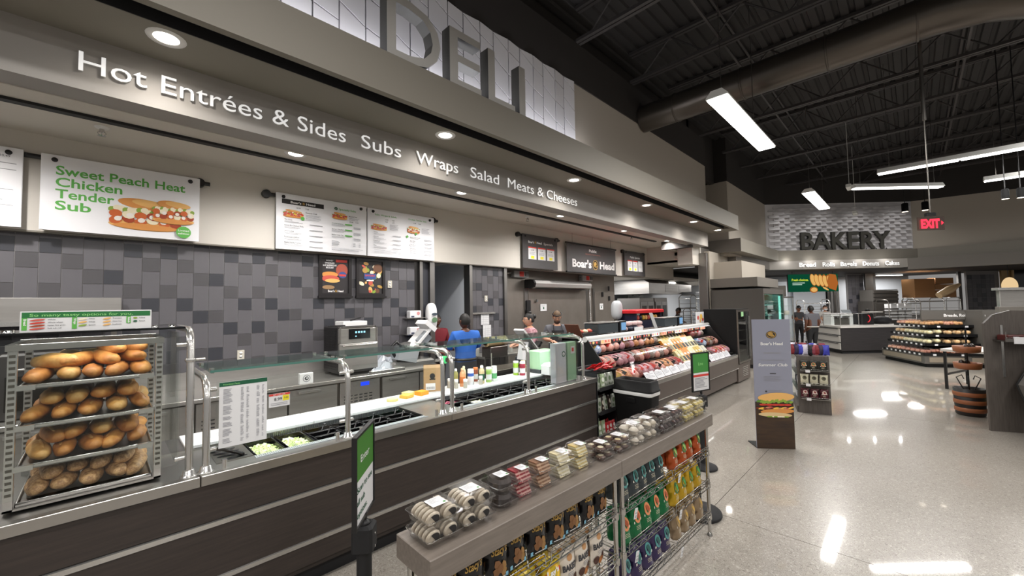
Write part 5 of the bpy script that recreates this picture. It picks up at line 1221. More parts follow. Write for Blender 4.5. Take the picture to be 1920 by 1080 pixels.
for k, (x, z) in enumerate(((10.35, 2.12), (10.7, 2.3), (10.72, 2.0))): tag(B().bbox(x, x + .06, 6.52, 6.56, z - .06, z + .08, .006).build('wall_hook', BLK), 'small black fitting on the narrow steel door, %s' % ORD[k], 'fitting', 'door fittings')
t = T('air_curtain', 'long silver air curtain with rounded front over the cooler door', 'air curtain', (7.05, 6.3, 2.3))
P = [(6.56, 2.26), (6.38, 2.24), (6.27, 2.28), (6.24, 2.36), (6.28, 2.43), (6.38, 2.46), (6.56, 2.46)]
B().prism([(7.08, y, z) for y, z in P], (2.3, 0, 0)).build('casing', M('curtain_silver', 'bdbcba', .3, .5), t); B().prism([(7.02, y, z) for y, z in P], (.055, 0, 0)).build('end_cap', BLK, t); B().box(7.2, 9.2, 6.33, 6.4, 2.232, 2.24).build('slot', BLKM, t)
for k, (x, xe) in enumerate(((6.78, 6.03), (9.48, 9.72))):
    t = T('fire_pull', 'grey box with a red fire label under the header, %s' % ORD[k], 'alarm box', (x, 6.5, 2.6), 0, 'alarm boxes')
    B().bbox(x - .2, x + .30, 6.47, 6.6, 2.50, 2.66, .01).build('box', M('box_grey', 'a9a9a9', .4), t); B().box(x - .02, x + .12, 6.465, 6.47, 2.52, 2.64).build('label', RED, t); B().bbox(x + .16, x + .26, 6.44, 6.47, 2.53, 2.63, .006).build('switch', M('switch_grey', '6a6a6a', .4), t)
    tag(B().tube([(x - .2, 6.55, 2.6), (xe + .1, 6.55, 2.58), (xe, 6.55, 2.45), (xe, 6.55, 1.36), (xe + .05, 6.5, 1.33)], .02, 8).bbox(xe - .04, xe + .04, 6.53, 6.59, 1.3, 1.4, .004).build('wall_conduit', STEELB), 'bent steel conduit running down the cooler wall, %s' % ORD[k], 'pipe', 'wall conduits')
for k, (x0, x1, z0, z1, y) in enumerate(((7.56, 7.80, 1.70, 1.87, 6.55), (10.22, 10.40, 1.68, 1.86, 6.55))):
    t = T('door_notice', 'square white notice on the %s' % ('large cooler door', 'narrow steel door'), 'notice', (x0, y, z0)) if 0 else T('door_notice', 'square white notice on the ' + ('large cooler door', 'narrow steel door')[k], 'notice', (x0, y, z0))
    B().box(x0, x1, y - .006, y, z0, z1).build('card', PAPER, t); p = Pn((x0, y - .006, z0), X_, Z_); p.disc((x1 - x0) / 2, .07, .025, .03, GREEND); p.rect(.03, .12, .16, .13, INKL); p.b.build('print', None, t)
# bench and clutter between the deli aisle and the door
t = T('prep_bench', 'steel prep bench against the second tiled wall', 'bench', (5.0, 5.5, 0)); B().bbox(4.9, 6.4, 5.62, 6.18, .87, .91, .004).build('worktop', SS, t); B().box(4.95, 6.35, 5.66, 6.15, .2, .24).build('undershelf', SS, t)
for x in (4.94, 6.36):
    for y in (5.66, 6.14): B().cyl((x, y, 0), (x, y, .87), .02, 8).build('leg', STEELD, t)
t = T('wrap_roll', 'fat roll of amber plastic film on a dispenser', 'roll', (5.2, 5.7, 1.1)); B().lathe([(.085, -.24), (.09, -.235), (.09, .235), (.085, .24)], (5.12, 5.55, 1.19), 18, axis=(1, 0, 0)).build('film', M('film_amber', 'cdb587', .25), t); B().cyl((4.84, 5.55, 1.19), (4.87, 5.55, 1.19), .05, 12).build('core', BLK, t); B().bbox(4.9, 5.34, 5.45, 5.7, .911, 1.1, .01).build('stand', STEELD, t)
for k, (x, y) in enumerate(((5.75, 5.8), (4.95, 5.9))): tag(B().lathe([(.045, 0), (.05, .1), (.052, .14), (.048, .15), (.0, .15)], (x, y, .911), 14).build('plastic_cup', M('cup_clear', 'b5b5b0', .25)), 'clear cup standing on the prep bench, %s' % ORD[k], 'cup', 'cups on the prep bench')
t = T('service_table', 'dark prep island with shelf behind the sneeze guard', 'table', (4.0, 4.35, 0)); B().bbox(3.9, 6.9, 4.35, 4.75, .86, .9, .004).build('worktop', STEELD, t); B().box(3.95, 6.85, 4.4, 4.7, .1, .86).build('body', M('under_dark', '1f1c1b', .6), t)
for x in (3.95, 5.0, 6.1):
    B().cyl((x, 4.38, .9), (x, 4.38, 1.16), .012, 6).build('post', STEELB, t)
# second deli display scale cluster (crossed white panels) on the island
t = T('label_scale', 'white tilted label printer scale behind the far sneeze guard', 'scale', (4.9, 4.5, .9))
B().bbox(4.75, 5.15, 4.4, 4.7, .9, 1.02, .02).build('base', M('base_slate', '3a3f44', .4), t)
B().obox((4.86, 4.5, 1.26), (.20, 0, -.20), (0, .11, 0), (.012, 0, .012)).build('feed_panel', WHITE, t); B().obox((4.88, 4.46, 1.20), (.012, 0, .012), (0, .08, 0), (.16, 0, -.16)).build('paper_tray', STEELB, t)
B().obox((5.02, 4.5, 1.10), (.13, 0, .13), (0, .06, 0), (.016, 0, -.016)).build('printer_body', BLK, t); B().obox((4.72, 4.48, 1.12), (.03, 0, .14), (0, .09, 0), (.015, 0, -.003)).build('display_arm', WHITE, t)
# ---- meat case
MC = M('case_panel', '564d48', .4); 
t = T('meat_case', 'long slant glass deli case full of meats and cheeses', 'display case', (5.0, 2.84, 0))
X0, X1 = 5.0, 10.0
for z0, z1, y in ((.36, .60, 2.84), (.06, .34, 2.88)): B().bbox(X0, X1, y, y + .05, z0, z1, .004).build('front_panel', MC, t)
B().prism([(X0, 2.835, .345), (X0, 2.88, .325), (X0, 2.9, .36), (X0, 2.83, .362)], (X1 - X0, 0, 0)).build('trim_rail', STEELB, t)
B().box(X0, X1, 2.89, 3.95, .08, .60).box(X0, X1, 3.0, 3.9, 0, .08).build('body', M('case_dark', '2a2725', .5), t)
B().box(X0, X1, 3.86, 3.95, .60, 1.30).build('back_panel', M('case_back', '1b1a1a', .5), t)
B().bbox(X0, X1, 3.5, 3.98, 1.30, 1.335, .006).build('top_shelf', M('case_top', '45413e', .4), t)
B().tube([(X0 - .01, 3.47, 1.325), (X1 + .01, 3.47, 1.325)], .042, 14).build('bumper_rail', M('rail_white', 'd6d6d4', .35), t)
B().prism([(X0, 2.84, .60), (X0, 2.84, .655), (X0, 2.90, .67), (X0, 2.96, .60)], (X1 - X0, 0, 0)).build('sill', STEELB, t)
for x in (X0, X1 - .02):
    B().prism([(x, 2.86, .60), (x, 3.44, 1.33), (x, 3.9, 1.33), (x, 3.9, .60)], (.02, 0, 0)).build('end_panel', BLK, t)
SEG = [5.02, 6.28, 7.54, 8.80, 9.98]
d_ = Vector((0, .58, .67)).normalized()
for a, c in zip(SEG, SEG[1:]):
    V = []
    for k in range(9): f = k / 8; V += [(a + .004, 2.885 + .565 * f - .035 * sin(pi * f), .67 + .65 * f + .035 * sin(pi * f)), (c - .004, 2.885 + .565 * f - .035 * sin(pi * f), .67 + .65 * f + .035 * sin(pi * f))]
    B().add(V, [(2 * k, 2 * k + 1, 2 * k + 3, 2 * k + 2) for k in range(8)], True).build('front_glass', GL('case_glass', 'fbfdfc', .07), t)
tr = [(2.93, .70), (3.18, .88), (3.44, 1.07)]
for y, z in tr: B().box(X0 + .03, X1 - .03, y, y + .34, z, z + .012).build('deck_shelf', M('deck_black', '161414', .4), t)
for k, x in enumerate(SEG[:-1]): light('AREA', (x + .63, 3.42, 1.29), 1.5, 1.15, .05, rot=(radians(25), 0, 0))
B().box(X0 + .05, X1 - .05, 3.40, 3.44, 1.295, 1.30).build('light_strip', EM('case_led2', 'ffffff', 1.0), t)
TAGM = M('tag_card', 'd9d9de', .5)
x = 5.75; k = 0
while x < 9.9:
    w_ = random.choice((.18, .32, .26)); 
    if x + w_ > 9.93: break
    if not (8.0 < x < 8.25):
        q = T('price_strip', 'white price card along the meat case sill', 'price card', (x, 2.88, .66), 0, 'case sill price cards')
        B().add([(x, 2.872, .672), (x + w_, 2.872, .672), (x + w_, 2.955, .79), (x, 2.955, .79)], [(0, 1, 2, 3)]).build('card', TAGM, q)
        p = Pn((x, 2.872, .672), X_, (0, .083, .118)); p.lines(.02, .1, w_ - .03, 4, .018, INKL, .006, .5); p.b.build('print', None, q)
    x += w_ + .012; k += 1
# packages in the case
def mtl(n, a, c, sc=14): return M('meat_' + n, a, .42, noise=(sc, .4, .6), col2=c, coat=.25, bump=(18, .5, .012))
MT = {'pink ham': mtl('ham', '96606a', 'b98a92'), 'dark red salami': mtl('salami', '6a2a2a', '9a5550', 40), 'brown roast beef': mtl('beef', '4a261f', '7a4a3c'), 'golden turkey': mtl('turkey', '96552f', 'c08a5c'), 'blue wrapped turkey': mtl('blue', '4a6aa8', 'c9d4e0'), 'grey wrapped chicken': mtl('grey', '6a5c58', '96867e'), 'pale bologna': mtl('bologna', 'b5786c', 'd09c90')}
CH = {'cream swiss cheese': M('cheese_cream', 'e0cf9a', .35), 'orange cheddar': M('cheese_orange', 'd98a2e', .35), 'pale provolone': M('cheese_pale2', 'e6dbb4', .35), 'yellow muenster': M('cheese_yellow', 'd9b85a', .35), 'white american cheese': M('cheese_white', 'ddd6c4', .35)}
LBL = M('label_black', '1c1a1a', .4)
def meat(kind, x, ti, w_, seed, grp):
    R = random.Random(seed); y, z = tr[ti]; y += .17; r = .088; w_ = .26; t_w = w_
    t = T('meat_loaf', '%s loaf on the %s case deck' % (kind, ('lower', 'middle', 'upper')[ti]), 'deli meat', (x, y, z + .012), R.uniform(1.15, 1.75), grp); t.rotation_euler.y = R.uniform(-.38, -.2)
    b = B(); m = MT[kind]; b.mat(m); n, L = 14, 7; V = []
    for j in range(L + 1):
        v = j / L; e = sin(pi * (.08 + .84 * v)) ** .4
        for i in range(n):
            a = 2 * pi * i / n; V.append(((v - .5) * w_, r * cos(a) * e * (1 + R.uniform(-.07, .05)), r * .98 + r * sin(a) * e * .95 * (1 + R.uniform(-.08, .04))))
    b.add(V, [(j * n + i, (j + 1) * n + i, (j + 1) * n + (i + 1) % n, j * n + (i + 1) % n) for j in range(L) for i in range(n)] + [tuple(range(n)), tuple(range(L * n + n - 1, L * n - 1, -1))], True)
    b.build('loaf', None, t, w=0)
    for lk in range(2 if R.random() < .8 else 1):
        P = []
        a0 = (4.3, 3.3)[lk]
        for a, dx in ((a0, -.4 + .3 * lk), (a0, .15 + .25 * lk), (a0 - .9, .15 + .25 * lk), (a0 - .9, -.4 + .3 * lk)): P.append((dx * w_ * .8, -r * 1.04 * cos(a) , r * .98 + r * 1.0 * -sin(a) * .97))
        B().add(P, [(0, 1, 2, 3), (3, 2, 1, 0)]).build('label', R.choice((PAPER, LBL, RED, M('label_gold', 'c9a85a', .4))), t, w=0)
def cheese(kind, x, ti, k, grp):
    y, z = tr[ti]; R = random.Random(k * 7 + ti)
    t = T('cheese_block', '%s block on the %s case deck' % (kind, ('lower', 'middle', 'upper')[ti]), 'cheese', (x, y + .10, z + .014), R.uniform(-.08, .08), grp)
    u = Vector((0, .55, .66)).normalized(); nn = Vector((0, -.66, .55)).normalized(); h = .135
    c = u * h + Z_ * .01 + nn * .0
    B().obox(c, (.068, 0, 0), u * h, nn * .03).build('block', CH[kind], t, w=0)
    p = Pn(c + nn * .03 - u * h + X_ * -.068, X_, u); p.l = .001; p.rect(.02, .04, .116, .14, R.choice((LBL, M('label_olive', '6b6238', .4), LBL))); p.rect(.03, .16, .106, .2, PAPER); p.b.build('label', None, t, w=0)
ks = list(MT)
def mrow(ti, x0, x1, step, seed):
    R = random.Random(seed); x = x0; k = 0
    while x < x1:
        meat(R.choice(ks if ti else ['pink ham', 'golden turkey', 'pale bologna', 'dark red salami']), x + step / 2, ti, step * .9, seed * 100 + k, 'meat loaves on the %s deck' % ('lower', 'middle', 'upper')[ti]); x += step; k += 1
mrow(2, 5.1, 7.25, .178, 1); mrow(1, 5.12, 7.35, .18, 2); mrow(0, 5.12, 7.3, .182, 3); mrow(2, 9.05, 9.72, .178, 4); mrow(1, 9.0, 9.72, .18, 5); mrow(0, 9.0, 9.72, .18, 6)
kc = list(CH)
for ti in range(3):
    for k in range(10): cheese(kc[(k // 2 + ti) % 5] if ti != 1 or k not in (3, 4, 5) else 'orange cheddar', 7.48 + .145 * k, ti, k, 'cheese blocks in the case')
# topper cards at the back of the case
for k in range(14):
    x = 5.1 + k * .345; q = T('topper_card', 'small printed card along the meat case top', 'price card', (x, 3.49, 1.19), 0, 'case topper cards')
    m = (PAPER, M('card_dark', '2a1f1f', .5), M('card_peach', 'd9a58a', .5))[(k * 5) % 3 if k % 4 else 1]; B().box(x, x + (.30 if k % 3 else .33), 3.485, 3.489, 1.22, 1.295).build('card', m, q)
    p = Pn((x, 3.485, 1.22), X_, Z_)
    for j in range(3): p.disc(.05 + .09 * j, .037, .025, .02, (HAM, BUN2, TOM)[(k + j) % 3], 10)
    p.b.build('print', None, q)
# things on top of the case
def pscale(x, lab):
    t = T('label_printer', lab, 'scale', (x, 3.6, 1.337)); B().bbox(x, x + .62, 3.62, 3.90, 1.365, 1.53, .012).build('body', M('printer_slate', '353d42', .4), t); B().bbox(x - .01, x + .63, 3.61, 3.91, 1.53, 1.545, .006).build('platter', STEELB, t)
    B().bbox(x + .64, x + .86, 3.60, 3.72, 1.36, 1.55, .01).build('screen_case', BLK, t); B().box(x + .68, x + .83, 3.594, 3.60, 1.39, 1.52).build('screen', EM('screen_blue', '86b4e0', .9), t)
    for a in (.05, .57, .75): B().cyl((x + a, 3.68, 1.336), (x + a, 3.68, 1.366), .02, 8).build('foot', STEELD, t)
pscale(5.60, 'dark slate scale with blue screen on the near end of the case top'); pscale(8.05, 'dark slate scale with blue screen near the far end of the case top')
t = T('snack_display', 'open black carton of food packs on the case top', 'display box', (5.15, 3.7, 1.337)); B().bbox(5.16, 5.56, 3.62, 3.88, 1.337, 1.40, .004).build('tray', BLK, t); B().obox((5.10, 3.75, 1.44), (.06, 0, -.10), (0, .13, 0), (.004, 0, .003)).build('open_lid', M('lid_print', '6a4030', .5), t)
for k in range(6): tag(B().ell((5.22 + .06 * k, 3.7 + .05 * (k % 2), 1.42), (.035, .05, .03), 10, 6).build('snack_pack', (HAM, BUN2, SLAW, CHK)[k % 4]), 'small food pack in the black carton', 'pack', 'packs in the black carton')
t = T('card_sign', 'tall grey tilted card standing on the case top', 'sign', (7.45, 3.7, 1.337)); B().obox((7.70, 3.7, 1.50), (.07, 0, 0), (0, .003, 0), (-.11, 0, .155)).build('card', M('card_grey', 'b5b5b5', .4), t); B().box(7.72, 7.98, 3.62, 3.8, 1.337, 1.345).build('foot', STEELD, t)
t = T('food_card', 'square white card with food pictures at the far end of the case top', 'sign', (9.0, 3.7, 1.337)); B().box(9.48, 9.96, 3.53, 3.54, 1.36, 1.62).build('card', PAPER, t); p = Pn((9.48, 3.53, 1.36), X_, Z_)
for k, (x_, z_, r_) in enumerate(((.12, .13, .06), (.3, .15, .08), (.25, .06, .05), (.4, .08, .05))): p.disc(x_, z_, r_, r_ * .8, (HAM, CHE, BUN2, TOM)[k]); p.up()
p.b.build('print', None, t); B().box(9.5, 9.95, 3.5, 3.58, 1.337, 1.36).build('foot', STEELB, t)
NAVY = M('bag_navy', '1c1d33', .35); PINKP = M('bag_pinkpale', 'c9a9a8', .35)
for k in range(8):
    r_, c_ = divmod(k, 4); tag(B().ell((6.62 + .20 * c_, 3.78 + .02 * r_, 1.385 + .085 * r_), (.105, .09, .045), 12, 8, e=.7).build('snack_pouch', (NAVY, PINKP)[(k + r_) % 3 == 0 or r_ == 1]), 'pouch in the heap between the two scales', 'pouch', 'pouches on the case top')
tag(B().box(6.62, 6.92, 3.53, 3.54, 1.337, 1.42).build('shelf_card', PAPER), 'small white card before the pouch heap', 'card')
t = T('merchandise_rack', 'red topped navy display rack behind the meat case', 'rack', (8.4, 4.5, 0)); B().box(8.42, 9.7, 4.45, 5.0, 0, 1.45).build('body', NAVY, t); B().bbox(8.36, 9.76, 4.40, 5.0, 1.62, 1.70, .02).build('red_rail', M('rack_red', 'c01f26', .35), t)
B().box(8.42, 8.46, 4.45, 5.0, 1.45, 1.62).box(9.66, 9.7, 4.45, 5.0, 1.45, 1.62).build('side', NAVY, t)
for k in range(9): tag(B().ell((8.53 + .13 * k, 4.55, 1.512), (.06, .05, .06), 10, 6, e=.8).build('snack_pouch', (BUN2, HAM, NAVY, CHE)[k % 4]), 'small pouch on the red topped rack', 'pouch', 'pouches on the red rack')
t = T('hand_sink_dispenser', 'tall grey white curved dispenser behind the red rack', 'dispenser', (8.1, 5.0, 1.3)); B().ell((8.28, 4.85, 1.70), (.16, .1, .22), 14, 10, e=.7).build('cover', M('disp_grey', 'b9bcc0', .4), t); B().cyl((8.28, 4.88, 0), (8.28, 4.88, 1.5), .04, 8).build('stand', STEELD, t)
# ---- hood, combi ovens, rack in the far kitchen
t = T('exhaust_hood', 'large stainless exhaust hood in the far kitchen', 'hood', (14.1, 6.9, 2.15)); B().prism([(14.1, 6.9, 2.2), (14.1, 8.5, 2.2), (14.1, 8.5, 2.72), (14.1, 7.1, 2.72), (14.1, 6.9, 2.6)], (4.0, 0, 0)).build('canopy', SS, t)
for k in range(2): 
    b = B()
    for j in range(6): b.box(15.5 + k * 1.25, 16.6 + k * 1.25, 6.885, 6.9, 2.28 + j * .045, 2.30 + j * .045)
    b.build('grille', STEELD, t, kind='stuff')
for k in range(2):
    t = T('combi_oven', 'tall steel oven with glass doors under the hood, %s' % ORD[k], 'oven', (14.1 + 1.2 * k, 7.2, 0), 0, 'tall ovens'); x = 14.05 + 1.2 * k
    B().bbox(x, x + 1.14, 7.25, 8.2, .1, 2.05, .01).build('body', STEELD, t)
    for j in range(2):
        o = B().bbox(x + .04 + .54 * j, x + .56 + .54 * j, 7.22, 7.25, .2, 1.9, .005).build('door', SS, t); B().box(x + .12 + .54 * j, x + .46 + .54 * j, 7.214, 7.22, .9, 1.75).build('window', M('oven_glass', '55504a', .15), o); B().bbox(x + .46 + .1 * j, x + .50 + .1 * j, 7.18, 7.214, 1.2, 1.6, .004).build('handle', BLK, o)
    for xx in (x + .05, x + 1.08): B().box(xx, xx + .04, 7.3, 7.34, 0, .1).build('foot', BLK, t)
t = T('wall_cabinet', 'bright white door with four dark fittings in the far kitchen', 'door', (15.8, 8.55, 1)); B().bbox(15.6, 16.9, 8.54, 8.6, .1, 2.6, .01).build('leaf', WHITE, t)
for x in (15.85, 16.45):
    for z in (1.75, 2.25): B().bbox(x, x + .1, 8.5, 8.54, z - .08, z + .08, .004).build('fitting', STEELD, t)
def sheetrack(x, y, h, w_, d, lab, n=10, m=None, rz=0, grp=None):
    t = T('tray_rack', lab, 'rack', (x, y, 0), rz, grp); m = m or STEELB
    for sx in (0, 1):
        B().tube([(sx * w_, 0, .08), (sx * w_, 0, h - .1), (sx * w_, .08, h), (sx * w_, d - .08, h), (sx * w_, d, h - .1), (sx * w_, d, .08)], .018, 8).build('side_frame', m, t, w=0)
    for k in range(2): B().cyl((0, k * d, h - .15), (w_, k * d, h - .15), .014, 8).build('cross_bar', m, t, w=0)
    for k in range(n): B().box(.02, w_ - .02, .02, d - .02, .3 + k * (h - .5) / n, .315 + k * (h - .5) / n).build('shelf_tray', m, t, w=0)
    for sx in (0, 1):
        for sy in (0, 1): B().lathe([(.04, -.015), (.045, -.01), (.045, .01), (.04, .015)], (sx * w_, sy * d, .046), 10, axis=(1, 0, 0)).build('caster', BLK, t, w=0)
    return t
sheetrack(17.0, 6.3, 2.15, 1.2, .7, 'tall chrome rack with wrapped pans beside the steel column'); sheetrack(16.2, 6.2, 1.6, .7, .6, 'lower chrome rack left of the tall kitchen rack', 7)
S(B().bbox(12.38, 12.5, 4.25, 4.5, 0, 3.3, .01), 'column_steel', STRIM)
tag(B().bbox(17.1, 18.1, 6.35, 6.95, 2.16, 2.28, .04).build('plastic_wrap_pile', FILM), 'clear plastic wrap heaped on the tall kitchen rack', 'wrap')
# ---- open cooler, upright merchandiser
t = T('upright_merchandiser', 'black sided upright glass door merchandiser at the end of meat case', 'display case', (10.02, 2.84, 0)); X0, X1 = 10.03, 10.98
CB = M('case_black', '0b0b0c', .6, spec=.25)
B().box(X0, X0 + .03, 2.86, 3.56, .42, 1.675).box(X0 + .03, X1, 3.52, 3.56, .42, 1.675).box(X1 - .03, X1, 2.86, 3.52, .42, 1.675).box(X0 + .03, X1 - .03, 2.86, 3.52, 1.63, 1.675).build('cabinet', CB, t)
B().bbox(X0, X1, 2.86, 3.56, .03, .42, .01).build('base', MC, t)
b = B()
for k in range(6): b.box(X0 + .35 + .0 * k, X0 + .75, 2.854, 2.86, .12 + .04 * k, .132 + .04 * k)
b.build('vent', STEELB, t, kind='stuff')
o = B().box(X0 + .02, X0 + .06, 2.83, 2.86, .44, 1.66).box(X1 - .06, X1 - .02, 2.83, 2.86, .44, 1.66).box(X0 + .06, X1 - .06, 2.83, 2.86, 1.61, 1.66).box(X0 + .06, X1 - .06, 2.83, 2.86, .44, .48).build('door_frame', STEELD, t); B().box(X0 + .06, X1 - .06, 2.84, 2.846, .48, 1.61).build('pane', GLASS, o); B().box(X1 - .13, X1 - .10, 2.80, 2.83, .55, 1.5).build('handle', STEELB, o); B().box(X0 + .3, X0 + .48, 2.835, 2.839, 1.5, 1.62).build('sticker', M('sticker_green', '9fd39a', .5), o)
for k in range(4): B().box(X0 + .04, X1 - .04, 2.9, 3.5, .68 + .24 * k, .69 + .24 * k).build('shelf', STEELD, t)
t = T('open_cooler', 'large dark grey cooler with lit teal glass front toward the aisle', 'cooler', (12.5, 2.88, 0)); X0, X1, Y0, Y1 = 12.55, 14.95, 2.88, 4.22; CG = M('cooler_grey', '4b4743', .5)
B().box(X0, X0 + .08, Y0, Y1, .1, 2.19).box(X1 - .08, X1, Y0, Y1, .1, 2.19).box(X0 + .08, X1 - .08, Y0, Y1, 2.05, 2.19).box(X0 + .08, X1 - .08, 3.7, Y1, .1, 2.05).box(X0 + .08, X1 - .08, Y0, 3.7, .1, .5).build('cabinet', CG, t); B().box(X0 + .05, X1 - .05, 2.95, Y1 - .05, 0, .1).build('kick', BLKM, t)
for k in range(4): B().box(X0 + .08, X1 - .08, 3.15, 3.7, .75 + .32 * k, .77 + .32 * k).build('shelf', M('cooler_shelf', 'a9b5b5', .4), t)
B().box(X0 + .09, X0 + .14, 2.95, 3.0, .5, 2.0).box(X1 - .14, X1 - .09, 2.95, 3.0, .5, 2.0).build('light_strip', EM('cooler_led', 'd8fff6', 4), t); light('AREA', ((X0 + X1) / 2, 3.1, 2.03), 40, 2.2, .3, col=(.75, 1, .95))
for k in range(2): B().box(X0 + .08 + 1.12 * k, X0 + 1.19 + 1.12 * k, 2.885, 2.893, .5, 2.05).build('pane', GL('teal_glass', 'b9dcd6', .6), t)
for k in range(26):
    r_, c_ = divmod(k, 9); m = M('pack_%d' % (k % 4), ('2f6a5c', 'd8dedb', '6aa39a', 'b9c9c4')[k % 4], .4); tag(B().lathe([(.07, 0), (.075, .01), (.07, .2), (.03, .25), (.0, .26)], (X0 + .3 + .23 * c_, 3.3, .772 + .32 * r_), 10).build('drink_bottle', m), 'bottle on a shelf of the teal lit cooler', 'bottle', 'bottles in the teal lit cooler')
S(B().box(12.6, 15.0, 3.02, 4.25, 2.26, 2.52), 'trim_cooler_band', TAUPE_D); S(B().box(13.0, 15.6, 3.5, 4.25, 2.52, 3.04).box(12.6, 15.5, 4.25, 4.4, 0, 3.36), 'wall_cooler_top', WALLB)
# ---- candy rack and trash bin
t = T('snack_rack', 'narrow black wire rack of small silvery snack bags at the counter end', 'rack', (4.44, 2.9, 0)); xa, xb = 4.46, 4.93
B().box(xa, xb, 3.22, 3.26, 0, 1.0).build('back_panel', BLKM, t)
for x in (xa, xb - .015): B().box(x, x + .015, 2.93, 3.22, 0, .96).build('side', BLKM, t)
for z in (.12, .42, .72): B().box(xa + .015, xb - .015, 2.9, 3.22, z, z + .012).box(xa + .015, xb - .015, 2.895, 2.9, z, z + .05).build('shelf', BLKM, t)
B().box(xa, xb, 2.93, 3.26, .955, .965).build('top_shelf', BLKM, t)
PS = {'silver': BF('silver', 'b5b9ae', .25), 'palegreen': BF('palegreen', '9cad8a', .3), 'candyred': BF('candyred', 'c4262b', .3), 'darkfoil': BF('darkfoil', '3a2f2a', .3)}
def art_small(c):
    def f(q, W, H, D): p = FL(q); p.l = 0; p.disc(0, H * .62, W * .3, H * .16, M('print_' + c, c, .4), 10); p.up(.0003); p.rect(-W * .3, H * .2, W * .3, H * .36, M('print_' + c, c, .4))
    return f
PT = {k: mkbag('candy_bag', .085, .17 if k != 'candyred' else .13, .03, m, art_small({'silver': '5a6a50', 'palegreen': 'dfe3d6', 'candyred': 'e8d8d0', 'darkfoil': 'c9c0b0'}[k]), 'x', 20 + i) for i, (k, m) in enumerate(PS.items())}
R = random.Random(9)
for zi, (z, ks_, nm) in enumerate(((.733, ('silver', 'palegreen'), 'top'), (.433, ('silver', 'darkfoil'), 'middle'), (.133, ('palegreen', 'candyred'), 'lowest'))):
    for row in range(2):
        for c_ in range(5):
            k = ks_[(c_ > 1) if zi == 2 else (c_ + row) % 2 if R.random() < .6 else 0]
            copy(PT[k], (xa + .06 + c_ * .086, 2.94 + row * .09, z), (-.1 + R.uniform(-.05, .05), R.uniform(-.08, .08), R.uniform(-.25, .25)), 'small snack bag, %s shelf of the narrow black rack' % nm, 'snack bags on the %s shelf of narrow rack' % nm, scale=(1, 1, 1.15))
for k in range(12): copy(PT['candyred'], (4.50 + .075 * (k % 6), 3.0 + .1 * (k // 6), .985), (1.2 + R.uniform(-.3, .2), R.uniform(-.3, .3), R.uniform(-.6, .6)), 'small red candy bag heaped on the narrow rack', 'red candy bags on the rack top')
for t_ in PT.values():
    for c in list(t_.children): bpy.data.objects.remove(c)
    bpy.data.objects.remove(t_)
t = T('trash_bin', 'slim black trash bin with open top lid and white liner edge', 'bin', (4.84, 2.59, 0))
def rr(w_, d_, z, r=.05, n=4):
    P = []
    for cx, cy, a0 in ((w_ - r, d_ - r, 0), (-w_ + r, d_ - r, pi / 2), (-w_ + r, -d_ + r, pi), (w_ - r, -d_ + r, 1.5 * pi)):
        for i in range(n + 1): a = a0 + pi / 2 * i / n; P.append((cx + r * cos(a), cy + r * sin(a), z))
    return P
def loft(b, rings, cap0=True, cap1=True):
    n = len(rings[0]); V = sum(rings, []); b.add(V, [(k * n + i, k * n + (i + 1) % n, (k + 1) * n + (i + 1) % n, (k + 1) * n + i) for k in range(len(rings) - 1) for i in range(n)], True)
    if cap0: b.add(rings[0], [tuple(range(n - 1, -1, -1))])
    if cap1: b.add(rings[-1], [tuple(range(n))])
    return b
loft(B(), [rr(.115, .22, 0), rr(.12, .225, .02), rr(.14, .262, .70), rr(.14, .262, .72)]).build('body', CB, t, w=0)
loft(B(), [rr(.144, .268, .69), rr(.147, .272, .70), rr(.147, .272, .735), rr(.142, .266, .74)]).build('liner', WHITE, t, w=0)
loft(B(), [rr(.15, .276, .735), rr(.15, .276, .755), rr(.142, .268, .76), rr(.132, .255, .86), rr(.125, .248, .87), rr(.105, .225, .868), rr(.095, .215, .80)], True, True).build('lid', CB, t, w=0)
B().bbox(-.155, -.14, -.06, .06, .60, .66, .004).build('handle', CB, t, w=0)
